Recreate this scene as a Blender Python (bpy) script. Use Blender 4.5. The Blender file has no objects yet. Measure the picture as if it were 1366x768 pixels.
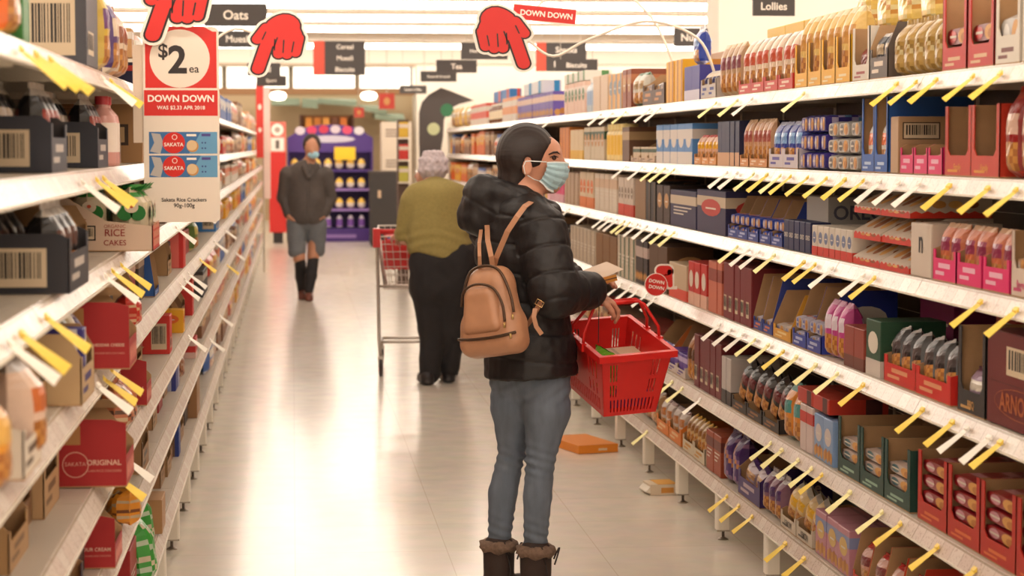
import bpy, math, random
import numpy as np
from mathutils import Vector, Matrix
C = bpy.context.scene.collection
random.seed(7)

# ------------------------------------------------------------------ camera, world, exposure
EYE = 1.6
FPX = 2860.0
TH = math.atan(189 / FPX)
PSI = math.atan(293 / FPX * math.cos(TH))
cam = bpy.data.cameras.new('camera')
camo = bpy.data.objects.new('camera', cam)
C.objects.link(camo)
camo.location = (0, 0, EYE)
camo.rotation_euler = (math.pi / 2 - TH, 0, -PSI)
cam.sensor_width = 36.0
cam.lens = 36.0 * FPX / 1366
cam.clip_start = 0.1
cam.clip_end = 200
cam.dof.use_dof = True
cam.dof.focus_distance = 7.4
cam.dof.aperture_fstop = 5.0
bpy.context.scene.camera = camo
w = bpy.data.worlds.new('world')
bpy.context.scene.world = w
w.use_nodes = True
w.node_tree.nodes['Background'].inputs[0].default_value = (1.0, 0.86, 0.72, 1)
w.node_tree.nodes['Background'].inputs[1].default_value = 0.55
vs = bpy.context.scene.view_settings
vs.view_transform = 'Standard'
vs.look = 'None'
vs.gamma = 1
vs.use_curve_mapping = False
vs.exposure = 0.0
LAMP = 12.8            # strength of the ceiling tubes
CEIL = 3.75
XR, XL = 1.73, -0.48  # front edges of the two runs of shelving
RH = [1.80, 1.52, 1.235, 0.905, 0.555, 0.235]
LH = [1.79, 1.545, 1.305, 1.06, 0.785, 0.55, 0.24]
BAY = 0.91

_fw = Vector((math.sin(PSI) * math.cos(TH), math.cos(PSI) * math.cos(TH), -math.sin(TH)))
_rt = Vector((math.cos(PSI), -math.sin(PSI), 0))
_up = _rt.cross(_fw)


def ray(px, py):
    d = _fw * FPX + _rt * (px - 683) + _up * (384 - py)
    return d / d.y


def at(px, py, Y):
    return Vector((0, 0, EYE)) + ray(px, py) * Y


def y_on(px, X, h):
    """distance down the aisle of the point of the shelf edge (X, h) seen at column px"""
    lo, hi = 1.0, 80.0
    for _ in range(40):
        m = (lo + hi) / 2
        v = Vector((X, m, h - EYE))
        q = 683 + FPX * v.dot(_rt) / v.dot(_fw)
        if (q > px) == (X > 0):
            lo = m
        else:
            hi = m
    return lo


# ------------------------------------------------------------------ materials
def lin(c):
    c = c / 255.0
    return c / 12.92 if c <= 0.04045 else ((c + 0.055) / 1.055) ** 2.4


def L3(c):
    return (lin(c[0]), lin(c[1]), lin(c[2]), 1)


_M = {}


def M(c, rough=0.5, metal=0.0, coat=0.0, noise=0.0, scale=30.0, bump=0.0, emit=0.0, trans=0.0, stretch=None, sheen=0.0):
    key = (c, rough, metal, coat, noise, scale, bump, emit, trans, stretch, sheen)
    if key in _M:
        return _M[key]
    m = bpy.data.materials.new('paint')
    m.use_nodes = True
    nt = m.node_tree
    b = nt.nodes['Principled BSDF']
    b.inputs['Base Color'].default_value = L3(c)
    b.inputs['Roughness'].default_value = rough
    b.inputs['Metallic'].default_value = metal
    b.inputs['Coat Weight'].default_value = coat
    if sheen:
        b.inputs['Sheen Weight'].default_value = sheen
    if trans:
        b.inputs['Transmission Weight'].default_value = trans
    if emit:
        b.inputs['Emission Color'].default_value = L3(c)
        b.inputs['Emission Strength'].default_value = emit
    if noise or bump:
        tc = nt.nodes.new('ShaderNodeTexCoord')
        mp = nt.nodes.new('ShaderNodeMapping')
        if stretch:
            mp.inputs['Scale'].default_value = stretch
        nz = nt.nodes.new('ShaderNodeTexNoise')
        nz.inputs['Scale'].default_value = scale
        nz.inputs['Detail'].default_value = 4
        nt.links.new(tc.outputs['Object'], mp.inputs['Vector'])
        nt.links.new(mp.outputs['Vector'], nz.inputs['Vector'])
        if noise:
            mx = nt.nodes.new('ShaderNodeMix')
            mx.data_type = 'RGBA'
            k = 1 - noise
            mx.inputs[6].default_value = L3(tuple(min(255, v * (1 + noise * 0.6)) for v in c))
            mx.inputs[7].default_value = L3(tuple(v * k for v in c))
            nt.links.new(nz.outputs['Fac'], mx.inputs[0])
            nt.links.new(mx.outputs[2], b.inputs['Base Color'])
        if bump:
            bp = nt.nodes.new('ShaderNodeBump')
            bp.inputs['Strength'].default_value = bump
            bp.inputs['Distance'].default_value = 0.004
            nt.links.new(nz.outputs['Fac'], bp.inputs['Height'])
            nt.links.new(bp.outputs['Normal'], b.inputs['Normal'])
    _M[key] = m
    return m


def ink(c):
    g = sum(c) / 3
    return tuple(max(0, min(255, round((g + (v - g) * 1.14) * .90))) for v in c)


def P(c):            # printed board
    return M(ink(c), 0.5)


def FO(c):           # plastic film
    return M(ink(c), 0.28, noise=0.12, scale=22, bump=0.35)


KRAFT = (176, 138, 98)
WHITE = (236, 226, 212)
CREAM = (226, 205, 176)
BLACK = (38, 34, 34)


def m_kraft():
    return M(KRAFT, 0.8, noise=0.12, scale=14)


# ------------------------------------------------------------------ mesh collector
_TXT = {}


def text_mesh(s, bold=0.0):
    k = (s, bold)
    if k not in _TXT:
        cu = bpy.data.curves.new('t', 'FONT')
        cu.body = s
        cu.align_x = 'CENTER'
        cu.align_y = 'CENTER'
        cu.offset = bold
        cu.resolution_u = 3
        o = bpy.data.objects.new('t', cu)
        C.objects.link(o)
        dg = bpy.context.evaluated_depsgraph_get()
        me = bpy.data.meshes.new_from_object(o.evaluated_get(dg))
        vs_ = [tuple(v.co[:2]) for v in me.vertices]
        fs_ = [tuple(p.vertices) for p in me.polygons]
        xs = [v[0] for v in vs_] or [0]
        ys = [v[1] for v in vs_] or [0]
        cx, cy = (max(xs) + min(xs)) / 2, (max(ys) + min(ys)) / 2
        vs_ = [(x - cx, y - cy) for x, y in vs_]
        bpy.data.objects.remove(o)
        bpy.data.meshes.remove(me)
        _TXT[k] = (vs_, fs_, max(xs) - min(xs), max(ys) - min(ys))
    return _TXT[k]


class MB:
    def __init__(s):
        s.v, s.f, s.mi, s.mats, s.sm = [], [], [], [], []

    def m(s, mat):
        if mat not in s.mats:
            s.mats.append(mat)
        return s.mats.index(mat)

    def add(s, vs_, fs_, mat, smooth=False):
        b = len(s.v)
        s.v += [tuple(v) for v in vs_]
        i = s.m(mat)
        for f in fs_:
            s.f.append(tuple(b + k for k in f))
            s.mi.append(i)
            s.sm.append(smooth)

    def box(s, x0, x1, y0, y1, z0, z1, mat):
        s.hexa([(x0, y0, z0), (x1, y0, z0), (x1, y1, z0), (x0, y1, z0), (x0, y0, z1), (x1, y0, z1), (x1, y1, z1), (x0, y1, z1)], mat)

    def hexa(s, p, mat):
        s.add(p, [(0, 3, 2, 1), (4, 5, 6, 7), (0, 1, 5, 4), (1, 2, 6, 5), (2, 3, 7, 6), (3, 0, 4, 7)], mat)

    def prism(s, pts, o, u, v, n, t, mat, mat2=None, edge=None):
        """polygon pts in the (u, v) plane at o, thickened by t along n"""
        o, u, v, n = Vector(o), Vector(u), Vector(v), Vector(n)
        a = [o + u * p[0] + v * p[1] for p in pts]
        b = [q + n * t for q in a]
        k = len(pts)
        s.add(a, [tuple(reversed(range(k)))], mat2 or mat)
        s.add(b, [tuple(range(k))], mat)
        s.add(a + b, [(i, (i + 1) % k, k + (i + 1) % k, k + i) for i in range(k)], edge or mat)

    def tube(s, pts, r, mat, n=6, closed=False, cap=True):
        pts = [Vector(p) for p in pts]
        rr = r if isinstance(r, (list, tuple)) else [r] * len(pts)
        m = len(pts)
        vs_ = []
        ref = None
        for i, p in enumerate(pts):
            if closed:
                t = pts[(i + 1) % m] - pts[i - 1]
            else:
                t = pts[min(i + 1, m - 1)] - pts[max(i - 1, 0)]
            t.normalize()
            if ref is None:
                ref = t.orthogonal().normalized()
            ref = (ref - t * ref.dot(t))
            if ref.length < 1e-6:
                ref = t.orthogonal()
            ref.normalize()
            bn = t.cross(ref)
            for k in range(n):
                a = 2 * math.pi * k / n
                vs_.append(p + (ref * math.cos(a) + bn * math.sin(a)) * rr[i])
        fs_ = []
        for i in range(m if closed else m - 1):
            j = (i + 1) % m
            for k in range(n):
                l = (k + 1) % n
                fs_.append((i * n + k, i * n + l, j * n + l, j * n + k))
        if cap and not closed:
            fs_.append(tuple(reversed(range(n))))
            fs_.append(tuple((m - 1) * n + k for k in range(n)))
        s.add(vs_, fs_, mat, n > 5)

    def ribbon(s, pts, side, w, t, mat):
        """flat strap along pts; side = across direction per point or one vector"""
        pts = [Vector(p) for p in pts]
        m = len(pts)
        vs_ = []
        for i, p in enumerate(pts):
            sd = Vector(side[i] if isinstance(side, list) else side).normalized()
            tn = (pts[min(i + 1, m - 1)] - pts[max(i - 1, 0)]).normalized()
            sd = (sd - tn * sd.dot(tn)).normalized()
            nn = tn.cross(sd)
            for a, b in ((-1, -1), (1, -1), (1, 1), (-1, 1)):
                vs_.append(p + sd * (w / 2 * a) + nn * (t / 2 * b))
        fs_ = [(3, 2, 1, 0), tuple(4 * (m - 1) + k for k in range(4))]
        for i in range(m - 1):
            for k in range(4):
                l = (k + 1) % 4
                fs_.append((4 * i + k, 4 * i + l, 4 * i + 4 + l, 4 * i + 4 + k))
        s.add(vs_, fs_, mat, False)

    def lathe(s, prof, cx, cy, mat, n=14, mats=None):
        vs_ = []
        for r, z in prof:
            for k in range(n):
                a = 2 * math.pi * k / n
                vs_.append((cx + r * math.cos(a), cy + r * math.sin(a), z))
        for i in range(len(prof) - 1):
            fs_ = [(i * n + k, i * n + (k + 1) % n, (i + 1) * n + (k + 1) % n, (i + 1) * n + k) for k in range(n)]
            b = [vs_[q] for q in range(i * n, (i + 2) * n)]
            fs_ = [tuple(q - i * n for q in f) for f in fs_]
            s.add(b, fs_, mats[i] if mats else mat, True)
        s.add(vs_[:n], [tuple(reversed(range(n)))], mats[0] if mats else mat)
        s.add(vs_[-n:], [tuple(range(n))], mats[-1] if mats else mat)

    # flat artwork on a face: frame = (origin, u, v, n); each layer a hair above the last
    def rect(s, fr, u0, v0, u1, v1, mat, lay=1):
        o, u, v, n = fr
        e = n * (0.00035 * lay)
        s.add([o + u * u0 + v * v0 + e, o + u * u1 + v * v0 + e, o + u * u1 + v * v1 + e, o + u * u0 + v * v1 + e], [(0, 1, 2, 3)], mat)

    def oval(s, fr, cu, cv, a, b, mat, lay=2, n=14):
        o, u, v, nn = fr
        e = nn * (0.00035 * lay)
        s.add([o + u * (cu + a * math.cos(6.2832 * k / n)) + v * (cv + b * math.sin(6.2832 * k / n)) + e for k in range(n)], [tuple(range(n))], mat)

    def ring(s, fr, cu, cv, a, b, t, mat, lay=2, n=18):
        o, u, v, nn = fr
        e = nn * (0.00035 * lay)
        vs_ = []
        for q in (1, 0):
            for k in range(n):
                vs_.append(o + u * (cu + (a - t * q) * math.cos(6.2832 * k / n)) + v * (cv + (b - t * q) * math.sin(6.2832 * k / n)) + e)
        s.add(vs_, [(k, n + k, n + (k + 1) % n, (k + 1) % n) for k in range(n)], mat)

    def text(s, fr, st, cu, cv, mat, h=None, w_=None, bold=0.0, lay=3):
        vs_, fs_, tw, th = text_mesh(st, bold)
        if tw == 0:
            return
        k = (h / th) if h else (w_ / tw)
        if w_ and h:
            k = min(h / th, w_ / tw)
        o, u, v, n = fr
        e = n * (0.00035 * lay)
        s.add([o + u * (cu + x * k) + v * (cv + y * k) + e for x, y in vs_], fs_, mat)

    def barcode(s, fr, u0, v0, u1, v1, lay=2):
        s.rect(fr, u0, v0, u1, v1, P(CREAM), lay)
        r = random.Random(5)
        k = u0 + (u1 - u0) * 0.06
        while k < u1 - (u1 - u0) * 0.08:
            t = (u1 - u0) * r.choice((0.02, 0.03, 0.045))
            s.rect(fr, k, v0 + (v1 - v0) * 0.22, k + t, v1 - (v1 - v0) * 0.1, P(BLACK), lay + 1)
            k += t + (u1 - u0) * r.choice((0.02, 0.035))

    def build(s, name, parent=None, loc=None):
        me = bpy.data.meshes.new(name)
        me.from_pydata(s.v, [], s.f)
        for m_ in s.mats:
            me.materials.append(m_)
        me.polygons.foreach_set('material_index', s.mi)
        me.polygons.foreach_set('use_smooth', s.sm)
        me.update()
        o = bpy.data.objects.new(name, me)
        C.objects.link(o)
        if parent:
            o.parent = parent
        if loc:
            o.location = loc
        return o


def FR(o, u, v):
    u, v = Vector(u), Vector(v)
    return (Vector(o), u, v, u.cross(v).normalized())


def tag(o, label, cat, group=None, kind=None):
    o['label'] = label
    o['category'] = cat
    if group:
        o['group'] = group
    if kind:
        o['kind'] = kind
    return o


def empty(name, loc=(0, 0, 0), rz=0.0, label=None, cat=None, group=None):
    o = bpy.data.objects.new(name, None)
    o.empty_display_size = 0.1
    C.objects.link(o)
    o.location = loc
    o.rotation_euler = (0, 0, rz)
    if label:
        tag(o, label, cat, group)
    return o


def dup(o, loc=None, rz=None, parent=None):
    c = o.copy()
    C.objects.link(c)
    if parent:
        c.parent = parent
    if loc is not None:
        c.location = loc
    if rz is not None:
        c.rotation_euler = (0, 0, rz)
    for ch in list(o.children):
        dup(ch, parent=c)
    return c


def struct(o):
    o['kind'] = 'structure'
    return o


# ------------------------------------------------------------------ the room
def floor_mat():
    m = bpy.data.materials.new('vinyl_floor')
    m.use_nodes = True
    nt = m.node_tree
    b = nt.nodes['Principled BSDF']
    tc = nt.nodes.new('ShaderNodeTexCoord')
    br = nt.nodes.new('ShaderNodeTexBrick')
    br.offset = 0
    br.inputs['Scale'].default_value = 1
    br.inputs['Brick Width'].default_value = 0.6
    br.inputs['Row Height'].default_value = 0.6
    br.inputs['Mortar Size'].default_value = 0.0022
    br.inputs['Color1'].default_value = L3((240, 230, 216))
    br.inputs['Color2'].default_value = L3((237, 227, 212))
    br.inputs['Mortar'].default_value = L3((222, 208, 190))
    nz = nt.nodes.new('ShaderNodeTexNoise')
    nz.inputs['Scale'].default_value = 7
    nz.inputs['Detail'].default_value = 6
    mx = nt.nodes.new('ShaderNodeMix')
    mx.data_type = 'RGBA'
    mx.blend_type = 'MULTIPLY'
    mx.inputs[0].default_value = 0.16
    nt.links.new(tc.outputs['Object'], br.inputs['Vector'])
    nt.links.new(tc.outputs['Object'], nz.inputs['Vector'])
    nt.links.new(br.outputs['Color'], mx.inputs[6])
    nt.links.new(nz.outputs['Color'], mx.inputs[7])
    nt.links.new(mx.outputs[2], b.inputs['Base Color'])
    mr = nt.nodes.new('ShaderNodeMapRange')
    mr.inputs['To Min'].default_value = 0.16
    mr.inputs['To Max'].default_value = 0.30
    nt.links.new(nz.outputs['Fac'], mr.inputs['Value'])
    nt.links.new(mr.outputs['Result'], b.inputs['Roughness'])
    n2 = nt.nodes.new('ShaderNodeTexNoise')
    n2.inputs['Scale'].default_value = 3.0
    n2.inputs['Detail'].default_value = 3
    nt.links.new(tc.outputs['Object'], n2.inputs['Vector'])
    bp = nt.nodes.new('ShaderNodeBump')
    bp.inputs['Strength'].default_value = 0.12
    bp.inputs['Distance'].default_value = 0.01
    nt.links.new(n2.outputs['Fac'], bp.inputs['Height'])
    nt.links.new(bp.outputs['Normal'], b.inputs['Normal'])
    b.inputs['Coat Weight'].default_value = 0.25
    b.inputs['Coat Roughness'].default_value = 0.12
    return m


X0, X1, Y0, Y1 = -9.0, 12.0, -6.0, 47.0
q = MB(); q.box(X0, X1, Y0, Y1, -0.1, 0, floor_mat()); struct(q.build('floor'))
q = MB(); q.box(X0, X1, Y0, Y1, CEIL, CEIL + 0.1, M((206, 188, 168), 0.7, noise=0.03, scale=3)); struct(q.build('ceiling'))
WALLM = M((240, 230, 216), 0.7, noise=0.03, scale=2)
for nm, a in (('wall_left', (X0 - .1, X0, Y0, Y1)), ('wall_right', (X1, X1 + .1, Y0, Y1)), ('wall_front', (X0, X1, Y0 - .1, Y0))):
    q = MB(); q.box(*a, 0, CEIL, WALLM); struct(q.build(nm))
# back wall: bright bulkhead above, recess with the bakery counter below
q = MB()
q.box(X0, X1, 46.6, 46.7, 0, 2.8, M((196, 172, 138), 0.8))
q.box(X0, X1, 45.6, 46.7, 3.32, CEIL, M((250, 242, 230), 0.6))

q.box(2.6, X1, 45.2, 46.6, 0, 3.3, WALLM)
struct(q.build('wall_back'))
q = MB(); q.box(X0, 2.6, 45.55, 45.9, 2.68, 2.82, M((150, 108, 70), 0.6)); q.box(X0, X1, 45.5, 45.6, 3.28, 3.34, M((190, 168, 140), 0.6)); struct(q.build('trim_1'))
q = MB()
for i in range(-4, 3):
    x = 1.38 + 1.4 * i
    q.box(x - .05, x + .05, 45.78, 45.9, 2.82, 3.28, M((120, 108, 84), 0.6))
struct(q.build('trim_2'))
q = MB(); q.box(X0 + .2, 2.5, 45.9, 46.5, 2.83, 3.27, M((255, 248, 236), 0.5, emit=1.6)); o = q.build('fascia_panel')  # plain white panels; glow added to brighten the far end
tag(o, 'long white fascia panel with added glow above the rear counter', 'wall panel')
# light wells: rows of tubes running across the aisles
PANM = M((255, 246, 234), 0.5, emit=LAMP)
HOUS = M((235, 225, 210), 0.5)
lamp0 = None
ys = [-4.35 + 3.25 * i for i in range(14)] + [44.3]  # last row is an extra lamp, added to brighten the back wall
for i, y in enumerate(ys):
    if lamp0 is None:
        lamp0 = empty('ceiling_light', (1.5, y, CEIL), 0, 'long white fluorescent batten running across under the pale ceiling', 'ceiling light', 'rows of ceiling battens')
        q = MB(); q.box(-9.5, 9.5, -.12, .12, -.06, 0, HOUS); q.build('housing', lamp0)
        q = MB()
        q.add([(-9.4, -.11, -.065), (9.4, -.11, -.065), (9.4, -.09, -.145), (-9.4, -.09, -.145), (-9.4, .09, -.145), (9.4, .09, -.145), (9.4, .11, -.065), (-9.4, .11, -.065)],
              [(0, 3, 2, 1), (3, 4, 5, 2), (4, 7, 6, 5)], PANM)
        q.add([(-9.4, -.11, -.065), (-9.4, -.09, -.145), (-9.4, .09, -.145), (-9.4, .11, -.065), (9.4, -.11, -.065), (9.4, -.09, -.145), (9.4, .09, -.145), (9.4, .11, -.065)], [(0, 1, 2, 3), (4, 7, 6, 5)], HOUS)
        q.build('diffuser', lamp0)
    else:
        dup(lamp0, (1.5, y, CEIL))
# white pillars
for i, (x0, x1, y0, y1) in enumerate(((4.0, 6.6, 20.0, 20.6),)):
    q = MB(); q.box(x0, x1, y0, y1, 0, CEIL, WALLM); struct(q.build('pillar_%d' % (i + 1)))

# ------------------------------------------------------------------ shelving bays
STEEL = M((232, 222, 206), 0.4)
DECKM = M((190, 178, 162), 0.45)
DARKST = M((120, 108, 96), 0.5)


def rail_mat():
    m = bpy.data.materials.new('ticket_strip')
    m.use_nodes = True
    nt = m.node_tree
    b = nt.nodes['Principled BSDF']
    b.inputs['Roughness'].default_value = 0.25
    tc = nt.nodes.new('ShaderNodeTexCoord')
    mp = nt.nodes.new('ShaderNodeMapping')
    mp.inputs['Rotation'].default_value = (0, 0, math.pi / 2)
    br = nt.nodes.new('ShaderNodeTexBrick')
    br.offset = 0
    br.inputs['Scale'].default_value = 1
    br.inputs['Brick Width'].default_value = 0.083
    br.inputs['Row Height'].default_value = 5.0
    br.inputs['Mortar Size'].default_value = 0.0016
    br.inputs['Color1'].default_value = L3((230, 220, 208))
    br.inputs['Color2'].default_value = L3((218, 200, 188))
    br.inputs['Mortar'].default_value = L3((176, 160, 142))
    nz = nt.nodes.new('ShaderNodeTexNoise')
    nz.inputs['Scale'].default_value = 130
    nz.inputs['Detail'].default_value = 1
    rp = nt.nodes.new('ShaderNodeValToRGB')
    rp.color_ramp.elements[0].position = 0.60
    rp.color_ramp.elements[0].color = (1, 1, 1, 1)
    rp.color_ramp.elements[1].position = 0.66
    rp.color_ramp.elements[1].color = (0.6, 0.5, 0.45, 1)
    mx = nt.nodes.new('ShaderNodeMix')
    mx.data_type = 'RGBA'
    mx.blend_type = 'MULTIPLY'
    mx.inputs[0].default_value = 0.6
    nt.links.new(tc.outputs['Object'], mp.inputs['Vector'])
    nt.links.new(mp.outputs['Vector'], br.inputs['Vector'])
    nt.links.new(tc.outputs['Object'], nz.inputs['Vector'])
    nt.links.new(nz.outputs['Fac'], rp.inputs[0])
    nt.links.new(br.outputs['Color'], mx.inputs[6])
    nt.links.new(rp.outputs['Color'], mx.inputs[7])
    nt.links.new(mx.outputs[2], b.inputs['Base Color'])
    return m


RAILM = rail_mat()


def make_bay(heights, label, group):
    """local frame: x into the shelf from its front edge, y along the aisle, front face at x = 0"""
    t = empty('shelving_bay', (0, 0, 0), 0, label, 'shelving', group)
    q = MB()
    q.box(.455, .475, 0, BAY - .002, .1, 1.86, DARKST)
    for k in range(18):
        q.box(.4535, .455, 0.032, BAY - .002, .16 + k * .095, .163 + k * .095, STEEL)
    q.build('back_panel', t)
    q = MB()
    q.box(.4505, .4545, .001, .03, .0, 1.84, STEEL)
    q.build('upright', t)
    for i, h in enumerate(heights):
        q = MB()
        q.box(.004, .45, .0, BAY - .003, h - .006, h, DECKM)
        q.box(.004, .03, .0, BAY - .003, h - .038, h - .006, STEEL)
        q.box(.03, .45, .0, .004, h - .045, h - .006, STEEL)
        q.box(.03, .45, BAY - .007, BAY - .003, h - .045, h - .006, STEEL)
        sh = q.build('shelf', t)
        q = MB()
        a, c = (.002, h - .0005), (-.022, h - .044)
        q.hexa([(c[0], 0, c[1]), (c[0] + .003, 0, c[1]), (c[0] + .003, BAY - .003, c[1]), (c[0], BAY - .003, c[1]),
                (a[0], 0, a[1]), (a[0] + .003, 0, a[1]), (a[0] + .003, BAY - .003, a[1]), (a[0], BAY - .003, a[1])], RAILM)
        q.box(-.026, -.018, 0, BAY - .003, h - .048, h - .043, STEEL)
        q.build('price_rail', sh)
    q = MB()
    q.prism([(.001 + .056 * x, y) for x, y in ((0, .006), (.12, 0), (.88, 0), (1, .006), (1, .05), (0, .05))], (.0, 0, 0), (0, 1, 0), (1, 0, 0), (0, 0, 1), .195, STEEL)
    lg = q
    for vtx in range(len(lg.v)):
        x, y, z = lg.v[vtx]
        lg.v[vtx] = (x - .023, y, .042 + z * (heights[-1] - .05 - .042) / .195)
    o = lg.build('leg', t)
    q = MB()
    q.lathe([(.006, .0), (.006, .044)], .008, .029, M((90, 80, 72), .35, .8), 8)
    q.lathe([(.022, 0.0), (.022, .003), (.012, .009), (.007, .012)], .008, .029, M((150, 138, 124), .35, .7), 14)
    q.box(-.023, .030, .001, .057, .038, .044, M((160, 148, 132), .4))
    q.build('foot', o)
    return t


bR = make_bay(RH, 'white steel shelving bay in the run the woman faces', 'shelving bays in front of the woman')
bL = make_bay(LH, 'white steel shelving bay in the run behind the big price board', 'shelving bays on the price board side')
R_START, L_START = 7.59 - 4 * BAY, 8.57 - 7 * BAY
for k in range(22):
    o = bR if k == 0 else dup(bR)
    o.location = (XR, R_START + k * BAY, 0)
for k in range(35):
    o = bL if k == 0 else dup(bL)
    o.location = (XL, L_START + (k + 1) * BAY, 0)
    o.rotation_euler = (0, 0, math.pi)
END_R = R_START + 22 * BAY
q = MB(); q.box(0, .475, 0, .02, 0, 1.86, STEEL)
o = q.build('shelf_end_panel', None, (XR, END_R + .005, 0)); tag(o, 'cream steel panel closing the far end of the shelving the woman faces', 'end panel')

# ------------------------------------------------------------------ packaging builders
# local frame of every pack: front face at x = 0 looking along -x, depth along +x, width along y (centred), base at z = 0
_PK = {}


def faces_of(w, d, h):
    return (FR((0, w / 2, 0), (0, -1, 0), (0, 0, 1)), FR((0, -w / 2, 0), (1, 0, 0), (0, 0, 1)), FR((d, w / 2, 0), (-1, 0, 0), (0, 0, 1)))


def art(q, fr, W, H, A, B, Cc, style, txt=None, seed=0):
    r = random.Random(seed)
    if 'b' in style:      # band across
        q.rect(fr, 0, H * .62, W, H * .86, P(B), 1)
    if 'f' in style:      # foot band
        q.rect(fr, 0, 0, W, H * .3, P(B), 1)
    if 's' in style:      # picture of round biscuits at the foot
        for k in range(5):
            q.oval(fr, W * (.15 + .175 * k), H * (.17 + .05 * (k % 2)), W * .11, min(H * .13, W * .16), P(((214, 160, 92), (190, 128, 66))[k % 2]), 2 + k % 2, 10)
    if 'o' in style:      # oval badge
        q.oval(fr, W * .5, H * .6, W * .34, min(H * .2, W * .3), P(Cc), 2)
        q.rect(fr, W * .32, H * .56, W * .68, H * .6, P(WHITE), 3)
    if 'v' in style:      # vertical stripe
        q.rect(fr, W * .62, 0, W * .9, H, P(B), 1)
    if 'w' in style:      # white text lines
        for k in range(3):
            q.rect(fr, W * .14, H * (.52 - .09 * k), W * (.84 - .15 * k), H * (.555 - .09 * k), P(WHITE), 3)
    if 'k' in style:      # dark text lines
        for k in range(3):
            q.rect(fr, W * .14, H * (.72 - .1 * k), W * (.8 - .14 * k), H * (.76 - .1 * k), P((92, 60, 50)), 3)
    if 'c' in style:      # barcode
        q.barcode(fr, W * .12, H * .14, W * .6, H * .42)
    if 'T' in style:      # barcode above a ringed name
        q.barcode(fr, W * .3, H * .56, W * .86, H * .86)
        q.ring(fr, W * .5, H * .27, W * .38, H * .16, .0018, P((176, 96, 50)), 1, 26)
        q.rect(fr, 0, H * .46, W, H * .466, P((60, 18, 20)), 1)
    if 'C' in style:      # large barcode close to the front edge
        q.barcode(fr, W * .40, H * .12, W * .9, H * .8)
    if '2' in style:
        q.rect(fr, W * .06, H * .6, W * .62, H * .9, P((66, 50, 40)), 1)
        q.barcode(fr, W * .08, H * .62, W * .6, H * .88, 2)
    if 'q' in style:      # framed square mark
        q.rect(fr, W * .55, H * .3, W * .85, H * .66, P((66, 50, 40)), 1)
        q.rect(fr, W * .59, H * .35, W * .81, H * .61, P((200, 170, 130)), 2)
    if txt:
        q.text(fr, txt[0], W * txt[1], H * txt[2], P(txt[4] if len(txt) > 4 else WHITE), w_=W * txt[3], h=H * .3, bold=.02)


def carton(w, d, h, A, B, Cc, style='b', txt=None, side=None, stxt=None):
    q = MB()
    c = .0025
    q.hexa([(c, -w / 2, 0), (d, -w / 2, 0), (d, w / 2, 0), (c, w / 2, 0), (c, -w / 2, h), (d, -w / 2, h), (d, w / 2, h), (c, w / 2, h)], P(A))
    q.add([(c, -w / 2 + c, 0), (0, -w / 2 + c, c), (0, -w / 2 + c, h - c), (c, -w / 2 + c, h), (c, w / 2 - c, 0), (0, w / 2 - c, c), (0, w / 2 - c, h - c), (c, w / 2 - c, h)],
          [(0, 4, 5, 1), (1, 5, 6, 2), (2, 6, 7, 3), (0, 1, 2, 3), (4, 7, 6, 5)], P(A))
    q.rect(FR((0, -w / 2, h), (1, 0, 0), (0, 1, 0)), d * .47, 0, d * .53, w, P(tuple(int(v * .82) for v in A)), 1)
    f = faces_of(w, d, h)
    fr0 = FR((-.0002, w / 2, 0), (0, -1, 0), (0, 0, 1))
    art(q, fr0, w, h, A, B, Cc, style, txt)
    for fr in f[1:]:
        art(q, fr, d, h, A, B, Cc, side if side is not None else style, stxt)
    return q


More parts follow.
